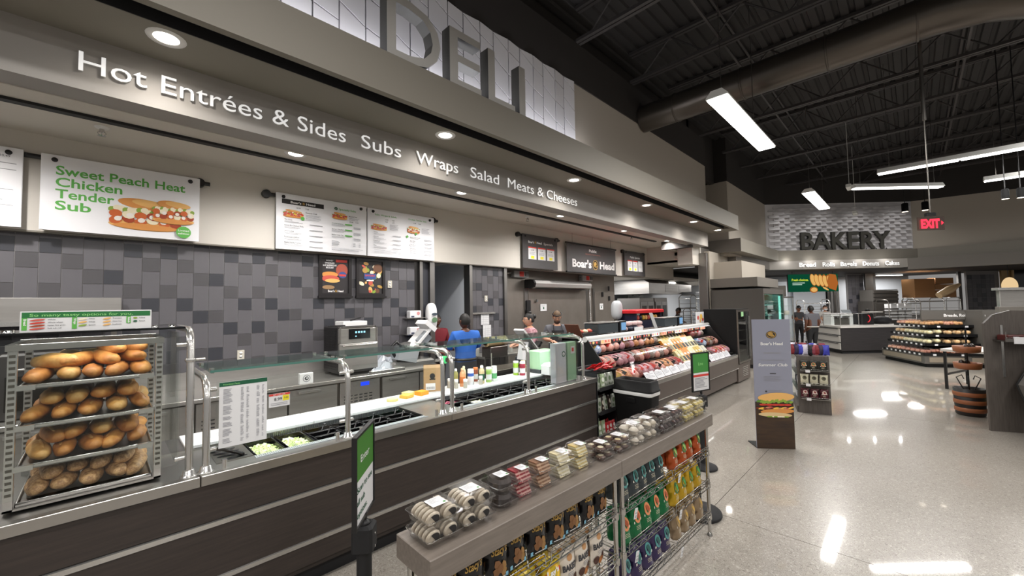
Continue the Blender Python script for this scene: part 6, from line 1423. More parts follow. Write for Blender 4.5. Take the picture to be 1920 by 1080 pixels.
# ================================================================ PEOPLE
SKN = {'dark': M('skin_dark', '5a3626', .5), 'brown': M('skin_brown', '7d4f38', .5), 'light': M('skin_light', 'c99a80', .5)}
def person(name_label, loc, rz, H, skin, shirt, pants, hair, arms, hairstyle='short', lean=(0, 0), head=(0, 0), apron=None, cap=None, glasses=False, beard=None, mask=False, width=1.0, longsleeve=False, belt=None):
    """standing figure facing local -Y; arms = (left elbow, left wrist, right elbow, right wrist) in body units of height"""
    t = T('person', name_label, 'person', loc, rz); s = H
    hip, wa, ch, ne = .52, .62, .75, .828
    lx, ly = lean; W_ = width
    J = {'pel': (0, 0, hip), 'wai': (lx * .3, ly * .3, wa), 'che': (lx * .75, ly * .75, ch), 'nek': (lx, ly, ne), 'hed': (lx * 1.1, ly * 1.15 - .005, ne + .028)}
    for sd, sg in (('l', 1), ('r', -1)):
        J['sh' + sd] = (lx * .85 + sg * .096 * W_, ly * .85, .79); J['hi' + sd] = (sg * .052, 0, .49); J['kn' + sd] = (sg * .058, -.008, .27); J['an' + sd] = (sg * .06, .008, .045); J['to' + sd] = (sg * .065, -.085, .015)
    (J['ell'], J['wrl'], J['elr'], J['wrr']) = arms
    rad = {'pel': (.088 * W_, .068 * W_), 'wai': (.080 * W_, .060 * W_), 'che': (.092 * W_, .066 * W_), 'nek': (.038, .038), 'hed': (.034, .034)}
    for sd in 'lr':
        rad['sh' + sd] = (.042 * W_, .042 * W_); rad['hi' + sd] = (.056 * W_, .056 * W_); rad['kn' + sd] = (.034, .034); rad['an' + sd] = (.023, .023); rad['to' + sd] = (.022, .018); rad['el' + sd] = (.027, .027); rad['wr' + sd] = (.018, .018)
    E_ = [('pel', 'wai'), ('wai', 'che'), ('che', 'nek'), ('nek', 'hed')]
    for sd in 'lr': E_ += [('che', 'sh' + sd), ('sh' + sd, 'el' + sd), ('el' + sd, 'wr' + sd), ('pel', 'hi' + sd), ('hi' + sd, 'kn' + sd), ('kn' + sd, 'an' + sd), ('an' + sd, 'to' + sd)]
    ns = list(J); me = bpy.data.meshes.new('b'); me.from_pydata([tuple(c * s for c in J[n]) for n in ns], [(ns.index(a), ns.index(b)) for a, b in E_], [])
    o = bpy.data.objects.new('b', me); C.objects.link(o); md = o.modifiers.new('s', 'SKIN'); 
    if not me.skin_vertices: me.skin_vertices.new() if hasattr(me.skin_vertices, 'new') else None
    for i, n in enumerate(ns): sv = me.skin_vertices[0].data[i]; sv.radius = (rad[n][0] * s, rad[n][1] * s); sv.use_root = (n == 'pel')
    sb = o.modifiers.new('u', 'SUBSURF'); sb.levels = 3; sb.render_levels = 3
    dg = bpy.context.evaluated_depsgraph_get(); dg.update(); e = bpy.data.meshes.new_from_object(o.evaluated_get(dg)); bpy.data.objects.remove(o)
    import bmesh
    bm_ = bmesh.new(); bm_.from_mesh(e)
    for zc in (.555 * s, .2 * s): bmesh.ops.bisect_plane(bm_, geom=bm_.verts[:] + bm_.edges[:] + bm_.faces[:], plane_co=(0, 0, zc), plane_no=(0, 0, 1))
    bm_.to_mesh(e); bm_.free()
    b = B(); sk = SKN[skin]; V = [tuple(v.co) for v in e.vertices]
    JJ = {n: Vector(J[n]) * s for n in J}
    def near(c):
        best = None
        for a, d in E_:
            A, D = JJ[a], JJ[d]; u = max(0, min(1, (c - A).dot(D - A) / (D - A).length_squared)); dd = (c - A - (D - A) * u).length
            if best is None or dd < best[0]: best = (dd, a, d, u)
        return best
    b.v = V
    for p in e.polygons:
        _, a, d, u = near(Vector(p.center)); m = shirt
        if (a in ('pel', 'wai') or d[:2] == 'hi' or a[:2] in ('hi', 'kn')) and p.center.z < .555 * s: m = pants
        if a[:2] == 'an' or (a[:2] == 'kn' and u > .95): m = BLK
        if (a == 'nek' or (a == 'che' and d == 'nek' and u > .9)) and (Vector((p.center.x, p.center.y, 0)) - Vector((JJ['nek'].x, JJ['nek'].y, 0))).length < .047 * s: m = sk
        if a[:2] == 'el' and not longsleeve: m = sk
        if a[:2] == 'sh' and u > .62 and not longsleeve: m = sk
        if a[:2] == 'el' and longsleeve and u > .85: m = sk
        b.mat(m); b.f.append(tuple(p.vertices)); b.mi.append(b.cur); b.sm.append(True)
    # head with face
    hc = JJ['hed'] + Vector((0, -.01 * s, .058 * s)); hr = (.045 * s, .056 * s, .068 * s)
    yaw, pit = head; Hm = Matrix.Rotation(yaw, 4, 'Z') @ Matrix.Rotation(pit, 4, 'X')
    def hp(x, y, z): return hc + (Hm @ Vector((x * s, y * s, z * s)))
    n, m_ = 20, 16; V = []
    for j in range(m_ + 1):
        th = pi * j / m_; zz = cos(th)
        for i in range(n):
            a = 2 * pi * i / n; x, y = sin(a), -cos(a); fr = max(0, cos(a)); k = sin(th)
            jaw = 1 - .22 * max(0, -zz) ** 1.2; X = x * k * .045 * jaw; Y = y * k * .056 * (1 - .05 * max(0, -zz)); Z = zz * .068
            X, Y = X, Y
            Y -= .014 * max(0, cos(a)) ** 14 * math.exp(-((zz + .08) / .16) ** 2)            # nose
            Y += .006 * (math.exp(-((abs(x * k) - .42) / .16) ** 2) * math.exp(-((zz - .08) / .12) ** 2)) * fr   # eye hollows
            Y -= .003 * fr ** 6 * math.exp(-((zz + .42) / .09) ** 2)                          # lips
            V.append(hp(X, Y, Z))
    b.mat(sk).add(V, [(j * n + i, (j + 1) * n + i, (j + 1) * n + (i + 1) % n, j * n + (i + 1) % n) for j in range(m_) for i in range(n)], True)
    for sg in (-1, 1):
        b.mat(sk).ell(hp(sg * .046, .004, -.002), (.006 * s, .012 * s, .018 * s), 8, 6)
        b.mat(WHITE).ell(hp(sg * .018, -.0475, .006), (.0085 * s, .005 * s, .0045 * s), 8, 6); b.mat(BLK).ell(hp(sg * .018, -.0515, .006), (.004 * s, .003 * s, .004 * s), 8, 6)
        b.mat(hair).ell(hp(sg * .019, -.050, .018), (.011 * s, .004 * s, .0025 * s), 8, 4)
    b.mat(M('lips_' + skin, {'dark': '5c2f2a', 'brown': '7c4238', 'light': 'b0685e'}[skin], .5)).ell(hp(0, -.052, -.031), (.014 * s, .005 * s, .0045 * s), 10, 6)
    # hands
    for sd in 'lr':
        A, D = JJ['el' + sd], JJ['wr' + sd]; d = (D - A).normalized(); u = d.cross(Vector((0, 0, 1)) if abs(d.z) < .9 else Vector((0, 1, 0))).normalized(); w = u.cross(d)
        b.mat(sk).ell(D + d * .028 * s, (.020 * s, .014 * s, .028 * s), 10, 8, rot=d.to_track_quat('Z', 'Y'))
        for k in range(4):
            o_ = u * (.0075 * (k - 1.5) * s * 1.2); L = (.036, .042, .039, .031)[k] * s; q = D + d * .045 * s + o_
            b.tube([q, q + d * L * .45 + w * -.002 * s, q + d * L * .8 - w * .008 * s, q + d * L - w * .016 * s], [.0056 * s, .0052 * s, .0047 * s, .0038 * s], 6)
        sg = 1 if sd == 'l' else -1; q = D + d * .016 * s - u * sg * .014 * s; b.tube([q, q + d * .014 * s - u * sg * .016 * s, q + d * .032 * s - u * sg * .018 * s - w * .006 * s], [.0066 * s, .006 * s, .0045 * s], 6)
    b.build('body', None, t, w=0)
    # hair
    hb = B().mat(hair); V = []; n, m_ = 20, 10
    full = hairstyle != 'none'
    for j in range(m_ + 1):
        th = pi * .62 * j / m_
        for i in range(n):
            a = 2 * pi * i / n; fr = cos(a)
            lim = .36 if fr > .35 else .62 if fr < -.1 else .5
            tt = th * (lim / .62) * (1.0); z_ = cos(tt); k = sin(tt)
            V.append(hp(sin(a) * k * .049, -cos(a) * k * .0605 + .003, z_ * .0735))
    hb.add(V, [(j * n + i, (j + 1) * n + i, (j + 1) * n + (i + 1) % n, j * n + (i + 1) % n) for j in range(m_) for i in range(n)], True)
    if hairstyle == 'bun': hb.ell(hp(0, .062, .03), (.026 * s, .026 * s, .026 * s), 12, 8); hb.ell(hp(0, .02, .075), (.02 * s, .02 * s, .016 * s), 10, 6)
    hb.build('hair', None, t, w=0)
    if cap:
        cb = B().mat(cap)
        V = []
        for j in range(7):
            th = pi * .5 * j / 6
            for i in range(20): a = 2 * pi * i / 20; V.append(hp(sin(a) * sin(th) * .053, -cos(a) * sin(th) * .064, .012 + cos(th) * .068))
        cb.add(V, [(j * 20 + i, (j + 1) * 20 + i, (j + 1) * 20 + (i + 1) % 20, j * 20 + (i + 1) % 20) for j in range(6) for i in range(20)], True)
        P = [hp(.045 * sin(a), -.055 - .05 * cos(a) ** .5 if cos(a) > 0 else -.055, .018 - .004 * cos(a)) for a in [(-pi / 2 + pi * i / 8) for i in range(9)]]; cb.poly(P).poly(P[::-1]); cb.build('cap', None, t, w=0)
    if hairstyle == 'headband' : B().mat(BLK).tube([hp(.051 * sin(a), -.062 * cos(a), .040 + .004 * cos(a)) for a in [2 * pi * i / 20 for i in range(20)]], .0055 * s, 6, True).build('headband', None, t, w=0)
    if glasses:
        g = B().mat(BLK)
        for sg in (-1, 1): g.tube([hp(sg * .019 + .014 * cos(a), -.0585, .005 + .010 * sin(a)) for a in [2 * pi * i / 12 for i in range(12)]], .0014 * s, 4, True); g.tube([hp(sg * .033, -.057, .007), hp(sg * .047, -.02, .006), hp(sg * .048, .005, .004)], .0014 * s, 4)
        g.tube([hp(-.005, -.0595, .006), hp(.005, -.0595, .006)], .0014 * s, 4); g.build('glasses', None, t, w=0)
    if beard: B().mat(beard).ell(hp(0, -.026, -.042), (.036 * s, .034 * s, .030 * s), 14, 10).build('beard', None, t, w=0)
    if mask: B().mat(WHITE).ell(hp(0, -.034, -.026), (.038 * s, .028 * s, .028 * s), 14, 10).build('face_mask', None, t, w=0)
    if apron:
        q = B(); n = 9; V = []
        for j in range(9):
            z = (.77 - .43 * j / 8); hw = (.062 if j < 2 else .095) * W_
            for i in range(n): a = (i / (n - 1) - .5) * 2; V.append(((a * hw + lx * .6 * (1 - j / 8)) * s, (-(.074 if j > 1 else .07) * W_ * (1 - .35 * a * a) * 1.12 + ly * .6 * (1 - j / 8)) * s, z * s))
        q.add(V, [(j * n + i, j * n + i + 1, (j + 1) * n + i + 1, (j + 1) * n + i) for j in range(8) for i in range(n - 1)], True); q.build('apron', apron, t, w=0)
        for sg in (-1, 1): B().tube([(sg * .05 * s, -.08 * s * W_, .77 * s), (sg * .045 * s + lx * s, -.035 * s + ly * s, .825 * s), (lx * s, .03 * s + ly * s, .845 * s)], .004 * s, 5).build('apron_strap', apron, t, w=0)
    if belt: B().mat(belt).tube([(.094 * W_ * s * cos(a), .072 * W_ * s * sin(a), .575 * s) for a in [2 * pi * i / 20 for i in range(20)]], .012 * s, 8, True).build('apron_tie', None, t, w=0)
    return t
CL = lambda n, c: M('cloth_' + n, c, .8, bump=(25, .25, .01))
DN = ((.135, .03, .66), (.125, -.02, .53), (-.135, .03, .66), (-.125, -.02, .53))      # arms down
WK = ((.15, -.02, .68), (.08, -.14, .66), (-.15, -.02, .68), (-.08, -.14, .66))          # working at a counter
HB_, HD, HBL = M('hair_brown', '3b2a20', .7), M('hair_black', '100d0c', .6), M('hair_lightbrown', '5f4a36', .7)
person('person in dark red shirt half hidden behind the slicer', (4.42, 6.45, 0), radians(-20), 1.74, 'dark', CL('maroon', '6e1220'), CL('blackp', '151517'), HD, DN, longsleeve=True, width=1.05)
person('man in bright blue long sleeved shirt with his back turned', (4.06, 5.12, 0), radians(165), 1.76, 'dark', CL('blue', '2a62b8'), CL('slate', '2b2e36'), HD, WK, longsleeve=True, width=1.14, head=(.25, -.1), belt=BLK)
person('woman in speckled pink top with dark hair in a bun', (5.45, 4.98, 0), radians(-118), 1.73, 'light', M('cloth_pink', '9c6a74', .85, noise=(45, .4, .6), col2='c9a0a8'), CL('blackp', '151517'), HD, WK, 'bun', glasses=True, width=1.15, longsleeve=True, head=(0, .05))
person('bearded man in grey shirt looking down with glasses and headband', (6.22, 4.98, 0), radians(-40), 1.76, 'light', CL('greyshirt', '5c5d63'), CL('blackp', '151517'), HBL, WK, 'headband', glasses=True, beard=HB_, apron=CL('charcoal', '2b2b2e'), head=(-.1, .45), lean=(0, -.02), width=1.1)
person('dark haired worker in black leaning over in the far kitchen', (15.35, 6.45, 0), radians(20), 1.68, 'dark', CL('blacks', '1c1c20'), CL('blackp', '151517'), HD, WK, head=(.1, .5), lean=(0, -.03), apron=None, belt=WHITE)
person('shopper in grey shirt and black trousers standing with back turned at bakery', (16.39, 2.41, 0), radians(140), 1.70, 'dark', CL('greymid', '55545a'), CL('blackp', '121214'), HD, DN, width=1.25, belt=M('tie_white', 'b5b0a8', .7))
person('bakery worker with white face mask leaning over the counter', (20.4, 2.55, 0), radians(-60), 1.66, 'light', CL('whitecoat', 'c9c5c0'), CL('blackp', '151517'), HB_, WK, mask=True)
person('bakery worker in dark cap standing behind the grey shirted shopper', (19.6, 3.3, 0), radians(-50), 1.66, 'brown', CL('darkgrey', '3a3a3e'), CL('blackp', '151517'), HD, WK, cap=BLK)
person('bakery worker with white hat seen through the tall glass case', (19.2, 4.05, 0), radians(-60), 1.62, 'brown', CL('whitecoat', 'c9c5c0'), CL('blackp', '151517'), HD, WK, cap=WHITE, apron=WHITE)
person('dark haired bakery worker bending down behind white counter', (20.6, 1.35, 0), radians(-60), 1.5, 'dark', CL('darkgrey', '3a3a3e'), CL('blackp', '151517'), HD, WK, lean=(0, -.08), head=(0, .5))
# ================================================================ BAKERY
RB = radians(-45.128)
def bloc(x, d, z=0):
    """point in the frame that runs parallel to the bakery front: x along it, d into depth"""
    return Vector((x * cos(RB) - d * sin(RB), x * sin(RB) + d * cos(RB), z))
bu, bv = Vector((cos(RB), sin(RB), 0)), Vector((-sin(RB), cos(RB), 0))
t = T('wall_lettering', 'dark grey BAKERY letters standing on the ledge before the white relief wall', 'sign', (20, 1.75, 3.82))
a_, c_ = Vector((18.86, 2.98, 3.81)), Vector((21.27, .53, 3.81)); ub = (c_ - a_).normalized()
letters('BAKERY', a_ - ub.cross(Z_) * .07, ub, Z_, .68, (c_ - a_).length, bold=.02, ext=.09, mat=M('letter_dark', '45443f', .5), side=LS, parent=t)
for k in range(9): p_ = a_ + ub * (.15 + .39 * k); B().cyl(p_ - Z_ * .05, p_ + Z_ * .01, .012, 6).build('stalk', LS, t)
ug = (Vector((21.35, .1, 0)) - Vector((17.9, 3.86, 0))).normalized(); ng = ug.cross(Z_)
s0 = Vector((17.9, 3.86, 3.12)); LG = 5.1
for w_, f0, f1 in (('Bread', .215, .345), ('Rolls', .385, .48), ('Bagels', .515, .64), ('Donuts', .675, .80), ('Cakes', .835, .945)):
    t = T('wall_lettering', 'raised white word %s on the bakery band' % w_, 'sign', s0 + ug * LG * f0); letters(w_, s0 + ug * (LG * f0) + ng * .012, ug, Z_, .17, LG * (f1 - f0) * .93, bold=.02, ext=.02, mat=LW, side=WHITE, parent=t)
for f in (.12, .3, .48, .66, .84): p_ = s0 + ug * LG * f + ng * .22; light('POINT', (p_.x, p_.y, 3.33), 3.5, .04)
for k in range(4): p_ = Vector((18.13, 3.98, 0)) + dB * (.7 + 1.4 * k) + nB * .9; light('SPOT', (p_.x, p_.y, 6.1), 70, .05, rot=(0, 0, 0), spot=100, blend=1)  # unseen spots added overhead to bring out the relief bricks
# area lights without fixtures, added to brighten the rooms behind
for x, y, z, w_, h_, pw_ in ((6.8, 7.6, 2.7, .6, 1.2, 30), (13, 7.8, 2.7, .6, 1.2, 60), (16.5, 7.6, 2.7, .6, 1.2, 60), (19.5, 6.5, 2.7, .6, 1.2, 60), (4.6, 7.4, 2.95, .5, .9, 30)): light('AREA', (x, y, z), pw_, w_, h_)
for x, d in ((12.5, 17.5), (15, 17.2), (18.5, 18.4)): q = bloc(x, d, 2.98); light('AREA', q, 75, 1.2, .3, rot=(0, 0, RB))
q = bloc(18.9, 20.3, 2.95); light('AREA', q, 90, 2.4, .5, rot=(0, 0, RB))
for x, d, pw_ in ((11.9, 11.5, 55), (12.8, 11.6, 55), (11, 14.5, 22)): q = bloc(x, d, 2.98); light('SPOT', q, pw_, .08, spot=110, blend=.8)  # unseen spots added to brighten the pastry shelves and bakery counter
# back wall of the bakery
def bq(x0, x1, d, z0, z1, m, name, th=.08): return S(B().prism([bloc(x0, d, z0), bloc(x1, d, z0), bloc(x1, d, z1), bloc(x0, d, z1)], bv * th), name, m)
bq(11, 13.9, 20.2, 0, 3.05, PALE, 'wall_bakery_rear'); bq(13.9, 15.85, 20.2, 0, 3.05, PALE, 'wall_bakery_rear_two')
bq(15.82, 16.60, 19, 0, 3.05, GROUT, 'wall_bakery_tile'); bq(16.6, 16.97, 18.9, 0, 3.05, STRIM, 'column_bakery'); bq(16.97, 17.12, 18.95, 0, 3.05, M('wall_dim', '6a6866', .6), 'trim_bakery_window')
bq(17.12, 21.1, 21.4, 0, 3.05, PALE, 'wall_bakery_room'); bq(17.12, 20.9, 19.0, 0, 1.15, STRIM, 'wall_bakery_low'); bq(20.75, 20.9, 18.7, 0, 3.05, STRIM, 'trim_bakery_post'); bq(20.9, 22.4, 18.5, 0, 3.05, GROUT, 'wall_bakery_tile_right'); bq(22.4, 27, 18.4, 0, 3.05, WOODM, 'wall_bakery_tan')
def tilegrid(x0, x1, d, z0, z1, s_, parent_name):
    t = T(parent_name, '', '', bloc(x0, d, 0), RB); t['kind'] = 'structure'; del t['label'], t['category']
    n = int((x1 - x0) / s_); me_ = [B().box(.004, s_ - .004, -.012, 0, .004, s_ - .004).build('tile', T1[k]) for k in range(3)]; R = random.Random(n)
    for i in range(n):
        for j in range(int((z1 - z0) / s_)): obj('tile', me_[R.choice((0, 0, 0, 0, 1, 2))].data, t, (i * s_, 0, z0 + j * s_))
    for o in me_: bpy.data.objects.remove(o)
tilegrid(15.84, 16.6, 19, 1.1, 3.05, .19, 'wall_tile_bakery'); tilegrid(20.92, 22.38, 18.5, 1.2, 3.05, .21, 'wall_tile_bakery_right')
t = T('window_frame_tan', 'tan framed dark window at the right end of the bakery', 'window', bloc(22.8, 18.35, 2.2), RB)
t['kind'] = 'structure'; del t['label'], t['category']; t.name = 'window_1'
B().box(0, 1.6, -.05, 0, 0, .06).box(0, 1.6, -.05, 0, .9, .96).box(0, .06, -.05, 0, .06, .9).box(1.54, 1.6, -.05, 0, .06, .9).build('window_frame', M('frame_tan', 'c9ac80', .5), t, w=0); B().box(.06, 1.54, -.02, 0, .06, .9).build('pane', M('pane_black', '08080a', .1), t, w=0)
# doors and steel jamb behind the shopper
t = T('strip_door', 'pale cooler door with steel jamb behind the bakery workers', 'door', bloc(14, 20.1), RB)
B().box(0, 1.6, -.05, 0, 0, 2.35).build('leaf', PALE, t, w=0); 
for k in range(4): B().box(1.65 + .16 * k, 1.74 + .16 * k, -.12, 0, 0, 2.6).build('jamb', STEELB if k % 2 else STEELD, t, w=0)
for z in (1.0, 1.4): B().lathe([(.06, 0), (.07, .02), (.04, .05)], (1.35, -.05, z), 10, axis=(0, -1, 0)).build('latch', STEELD, t, w=0)
# backlit sign
t = T('fresh_sign', 'glowing dark green sign with yellow words and sliced bread picture', 'sign', bloc(11.6, 16.9, 2.2), RB)
B().box(0, 2.1, 0, .06, 0, .74).build('cabinet', BLK, t, w=0); B().cyl((.2, .03, .74), (.2, .03, .85), .01, 5).build('rod', BLK, t, w=0); B().cyl((1.9, .03, .74), (1.9, .03, .85), .01, 5).build('rod', BLK, t, w=0)
p = Pn((0, 0, 0), X_, Z_); p.rect(0, 0, 2.1, .74, EM('backlit_green', '0d4a33', .9)); p.up(.002); p.txt('Fresh choices.', .16, .46, .10, EM('backlit_yellow', 'c9d93a', 1.4), .70); p.lines(.18, .36, .7, 2, .07, EM('backlit_white', 'c8e0d0', 1), .03, .3)
lo, cr = EM('backlit_loaf', 'd9a860', 1.1), EM('backlit_crust', 'a8602a', 1.0)
for k in range(5): p.disc(1.05 + .17 * k, .5 - .02 * k, .12, .26 + .01 * k, cr, 18, rot=.25); p.up(.002); p.disc(1.05 + .17 * k, .5 - .02 * k, .10, .24, lo, 18, rot=.25); p.up(.002)
p.poly([(1.72, .74), (2.0, .70), (2.08, .35), (1.98, .03), (1.68, .14), (1.62, .45)], cr); p.up(.002); p.disc(1.05, .08, .17, .13, cr, 14); p.up(.002); p.disc(1.06, .08, .13, .09, lo, 14); p.up(.002); p.disc(1.55, .12, .14, .04, lo, 10, rot=-.5); p.b.build('print', None, t, w=0)
sheetrack(bloc(12.75, 17.6).x, bloc(12.75, 17.6).y, 1.86, 1.1, .5, 'chrome arched tray rack behind the bakery workers', 12, None, RB)
# white counter
t = T('bakery_counter', 'bakery counter with white top, white drawers and dark front', 'counter', bloc(11.2, 13.8), RB)
WT = M('counter_white', 'd6d2cc', .35)
PB = [(-.0, 0), (2.9, .05), (2.9, .75), (.9, 1.9), (.32, 1.55)]
def lift(P, z): return [(x, y, z) for x, y in P]
B().prism(lift([(-.04, -.04), (2.9, 0), (2.9, .8), (.9, 1.95), (.28, 1.58)], .88), (0, 0, .06)).build('white_top', WT, t, w=0)
B().prism(lift(PB, .1), (0, 0, .78)).build('body', M('counter_dark', '2d2b2c', .5, noise=(3, .3, .7), col2='3a3637', stretch=(1, 1, 14)), t, w=0); B().prism(lift([(.05, .05), (2.9, .1), (2.9, .7), (.9, 1.8), (.36, 1.5)], 0), (0, 0, .1)).build('kick', BLKM, t, w=0)
e0, e1 = Vector((.32, 1.55, 0)), Vector((0, 0, 0)); ue = (e1 - e0).normalized(); ne_ = Vector((ue.y, -ue.x, 0)); ne_ = ne_ if ne_.x < 0 else -ne_
for k in range(3):
    z = .14 + .25 * k; o = B().prism([e0 + ue * .05 + Z_ * z, e1 - ue * .05 + Z_ * z, e1 - ue * .05 + Z_ * (z + .22), e0 + ue * .05 + Z_ * (z + .22)], ne_ * .02).build('drawer', WT, t, w=0); B().prism([e0 + ue * .15 + ne_ * .02 + Z_ * (z + .19), e1 - ue * .15 + ne_ * .02 + Z_ * (z + .19), e1 - ue * .15 + ne_ * .02 + Z_ * (z + .21), e0 + ue * .15 + ne_ * .02 + Z_ * (z + .21)], ne_ * .02).build('pull', BLK, o, w=0)
q = wmat(t)
t = T('glass_guard', 'low steel framed glass guard along the bakery counter', 'guard', bloc(11.0, 14.3, .94), RB)
for x in (0, .6, 1.25): B().cyl((x, 0, 0), (x, 0, .40), .014, 8).build('post', STEELB, t, w=0)
B().cyl((0, 0, .4), (1.25, 0, .4), .014, 8).build('rail', STEELB, t, w=0); B().box(0, 1.25, -.003, .003, .05, .38).build('pane', GLASS, t, w=0)
def bobj(nm, x, d, z, lab, cat): return T(nm, lab, cat, bloc(x, d, z), RB)
t = bobj('bread_slicer', 11.85, 14.7, .94, 'white bread slicing machine on the bakery counter', 'machine'); B().bbox(-.4, -.28, -.2, .2, 0, .32, .03).bbox(.28, .4, -.2, .2, 0, .32, .03).build('side_frame', WHITE, t, w=0); B().bbox(-.4, .4, -.2, .2, .32, .42, .03).build('top_cover', WHITE, t, w=0); B().bbox(-.28, .28, -.15, .15, 0, .24, .02).build('cutter_body', STEELD, t, w=0)
t = bobj('tablet_stand', 12.35, 14.9, .94, 'grey tablet screen tilted on a stand on the bakery counter', 'screen'); B().obox((0, 0, .42), (.16, 0, 0), (0, .015, .0), (-.02, .05, .11)).build('screen', M('tablet_grey', '8f9498', .3), t, w=0); B().cyl((0, .05, 0), (0, .05, .36), .02, 8).build('stem', BLK, t, w=0)
t = bobj('black_printer', 12.65, 14.6, .94, 'black machine with a red ring on the bakery counter', 'machine'); B().bbox(-.2, .25, -.2, .2, 0, .40, .03).build('body', BLK, t, w=0); B().tube([(-.02 + .11 * cos(a), -.21, .22 + .13 * sin(a)) for a in [-1.4 + i * 2.6 / 10 for i in range(11)]], .014, 6).build('ring', M('ring_red', 'd9303a', .4, emis=('d9303a', .4)), t, w=0)
tag(B().ell(bloc(13.6, 14.9, 1.06), (.45, .3, .16), 14, 8).build('black_sack', BLKM), 'black sack slumped on the bakery counter beside the bending worker', 'bag')
tag(B().obox(bloc(13.1, 14.7, 1.38), tuple(bu * .28), tuple(bv * .12), (.02, 0, .02)).build('paddle_board', M('board_grey', 'b0aca6', .4)), 'pale flat board held over the bakery counter', 'board')
# tall glass case
t = bobj('glass_tower', 9.95, 15.2, 0, 'tall glass cake cabinet left of the shopper', 'display case')
for x in (0, .62):
    for y in (0, .6): B().box(x, x + .03, y, y + .03, .1, 2.0).build('post', STEELB, t, w=0)
B().box(0, .65, 0, .63, .0, .32).build('base', CG, t, w=0); B().box(0, .65, 0, .63, 1.95, 2.0).build('roof', STEELD, t, w=0); B().box(.03, .62, .002, .008, .32, 1.95).box(0, .006, .03, .6, .32, 1.95).build('pane', GLASS, t, w=0)
for k in range(4): B().box(.02, .63, .02, .6, .62 + .34 * k, .63 + .34 * k).build('shelf', M('shelf_glass', 'a9b8b5', .2), t, w=0)
for k in range(8):
    r_, c__ = divmod(k, 2); z = (.33, .64, .98, 1.32)[r_]; p_ = bloc(10.15 + .28 * c__, 15.4, z); tag(B().lathe([(.10, 0), (.11, .02), (.11, .12), (.09, .14), (.0, .15)], p_, 14).build('cake', M('cake_icing', 'd9d2c8', .4)), 'pale round cake in the tall glass cabinet', 'cake', 'cakes in the tall cabinet')
t = bobj('wall_cabinet', 10.0, 15.6, 2.01, 'dark box cabinet above the tall glass case', 'cabinet'); B().bbox(0, .62, 0, .6, 0, .42, .01).build('body', TAUPE_D, t, w=0)
# donut and roll shelves
CX, CY, RZ = 15.43, -.14, radians(29.2)
t = T('bakery_shelves', 'large corner display of rolls and pastries on black shelves', 'display shelves', (CX, CY, 0), RZ)
GY = M('case_grey', '5a5753', .45); GYL = M('case_panel_light', '8c8172', .45)
LX, LY = 1.85, 2.9
B().box(.08, LX, -LY, -.08, 0, .10).build('kick', BLKM, t, w=0); B().box(0, LX, -LY, 0, .10, .32).build('base', GY, t, w=0)
for k in range(1): B().box(.12, LX - .08, 0, .008, .14, .27).build('base_panel', GYL, t, w=0)
for k in range(3): B().box(-.008, 0, -.9 * k - .86, -.9 * k - .1, .14, .27).build('base_panel', GYL, t, w=0)
LV = [(.33, .0), (.58, .12), (.82, .20), (1.06, .30)]
for z, s_ in LV:
    B().box(s_, LX - .1, -LY, -s_, z, z + .03).build('shelf', BLK, t, w=0)
    B().box(s_, LX - .1, -s_, -s_ + .012, z - .02, z + .05).box(s_ - .012, s_, -LY, -s_, z - .02, z + .05).build('shelf_edge', BLK, t, w=0)
    for k in range(8): B().box(s_ + .12 + .2 * k, s_ + .19 + .2 * k, -s_ + .013, -s_ + .018, z - .015, z + .03).build('price_tag', PAPER, t, w=0) if s_ + .2 * k < 1.5 else None
    for k in range(4): B().box(s_ - .018, s_ - .013, -s_ - .25 - .6 * k, -s_ - .18 - .6 * k, z - .015, z + .03).build('price_tag', PAPER, t, w=0)
B().box(.9, .95, -LY, -.5, .3, 1.5).build('back_panel', GY, t, w=0); B().box(.0, .9, -1.32, -1.27, .3, 1.5).build('divider_panel', GY, t, w=0)
hs = B().box(.55, .60, -LY, -.3, 1.25, 1.47).build('header', GY, t, w=0)
p = Pn((.549, -.3, 1.25), -Y_, Z_); p.txt('Breads, Rolls & More', .5, .08, .075, WHITE, .9, bold=.03); p.b.build('print', None, t, w=0)
PM = [M('pastry_' + str(i), a, .5, noise=(16, .35, .65), col2=c, bump=(20, .3, .01)) for i, (a, c) in enumerate((('c07f48', 'ebc08c'), ('e0cf9a', 'f4eac6'), ('b56c48', 'e8b8a2'), ('d29a5c', 'f0d8ae'), ('965642', 'd29a86')))]
def pastry(i):
    R = random.Random(i); b = B().mat(PM[i])
    if i % 2: 
        for k in range(2): b.ell(((k - .5) * .085, R.uniform(-.01, .01), .04), (.05, .07, .04), 10, 6)
    else:
        for k in range(4): b.ell(((k % 2 - .5) * .08, (k // 2 - .5) * .08, .03 + R.uniform(0, .01)), (.045, .045, .032), 8, 6)
    o = b.build('p', None); me = o.data; bpy.data.objects.remove(o)
    b = B(); b.box(-.095, .095, -.085, .085, 0, .012); b.add([(-.09, -.08, .012), (.09, -.08, .012), (.09, .08, .012), (-.09, .08, .012), (-.07, -.06, .085), (.07, -.06, .085), (.07, .06, .085), (-.07, .06, .085)], [(4, 5, 6, 7), (0, 1, 5, 4), (1, 2, 6, 5), (2, 3, 7, 6), (3, 0, 4, 7)])
    o = b.build('c', PLAST); m2 = o.data; bpy.data.objects.remove(o); return me, m2
PA = [pastry(i) for i in range(5)]
mt_ = wmat(t); R = random.Random(4)
def put(x, y, z, kind, lab, grp):
    w_ = mt_ @ Vector((x, y, z)); me, m2 = PA[kind]; o = obj('pastry_box', m2, None, w_); o.rotation_euler = (0, 0, RZ + R.uniform(-.1, .1)); o.scale = (1, 1, 1.45); tag(o, lab, 'pastry', grp); obj('pastry', me, o)
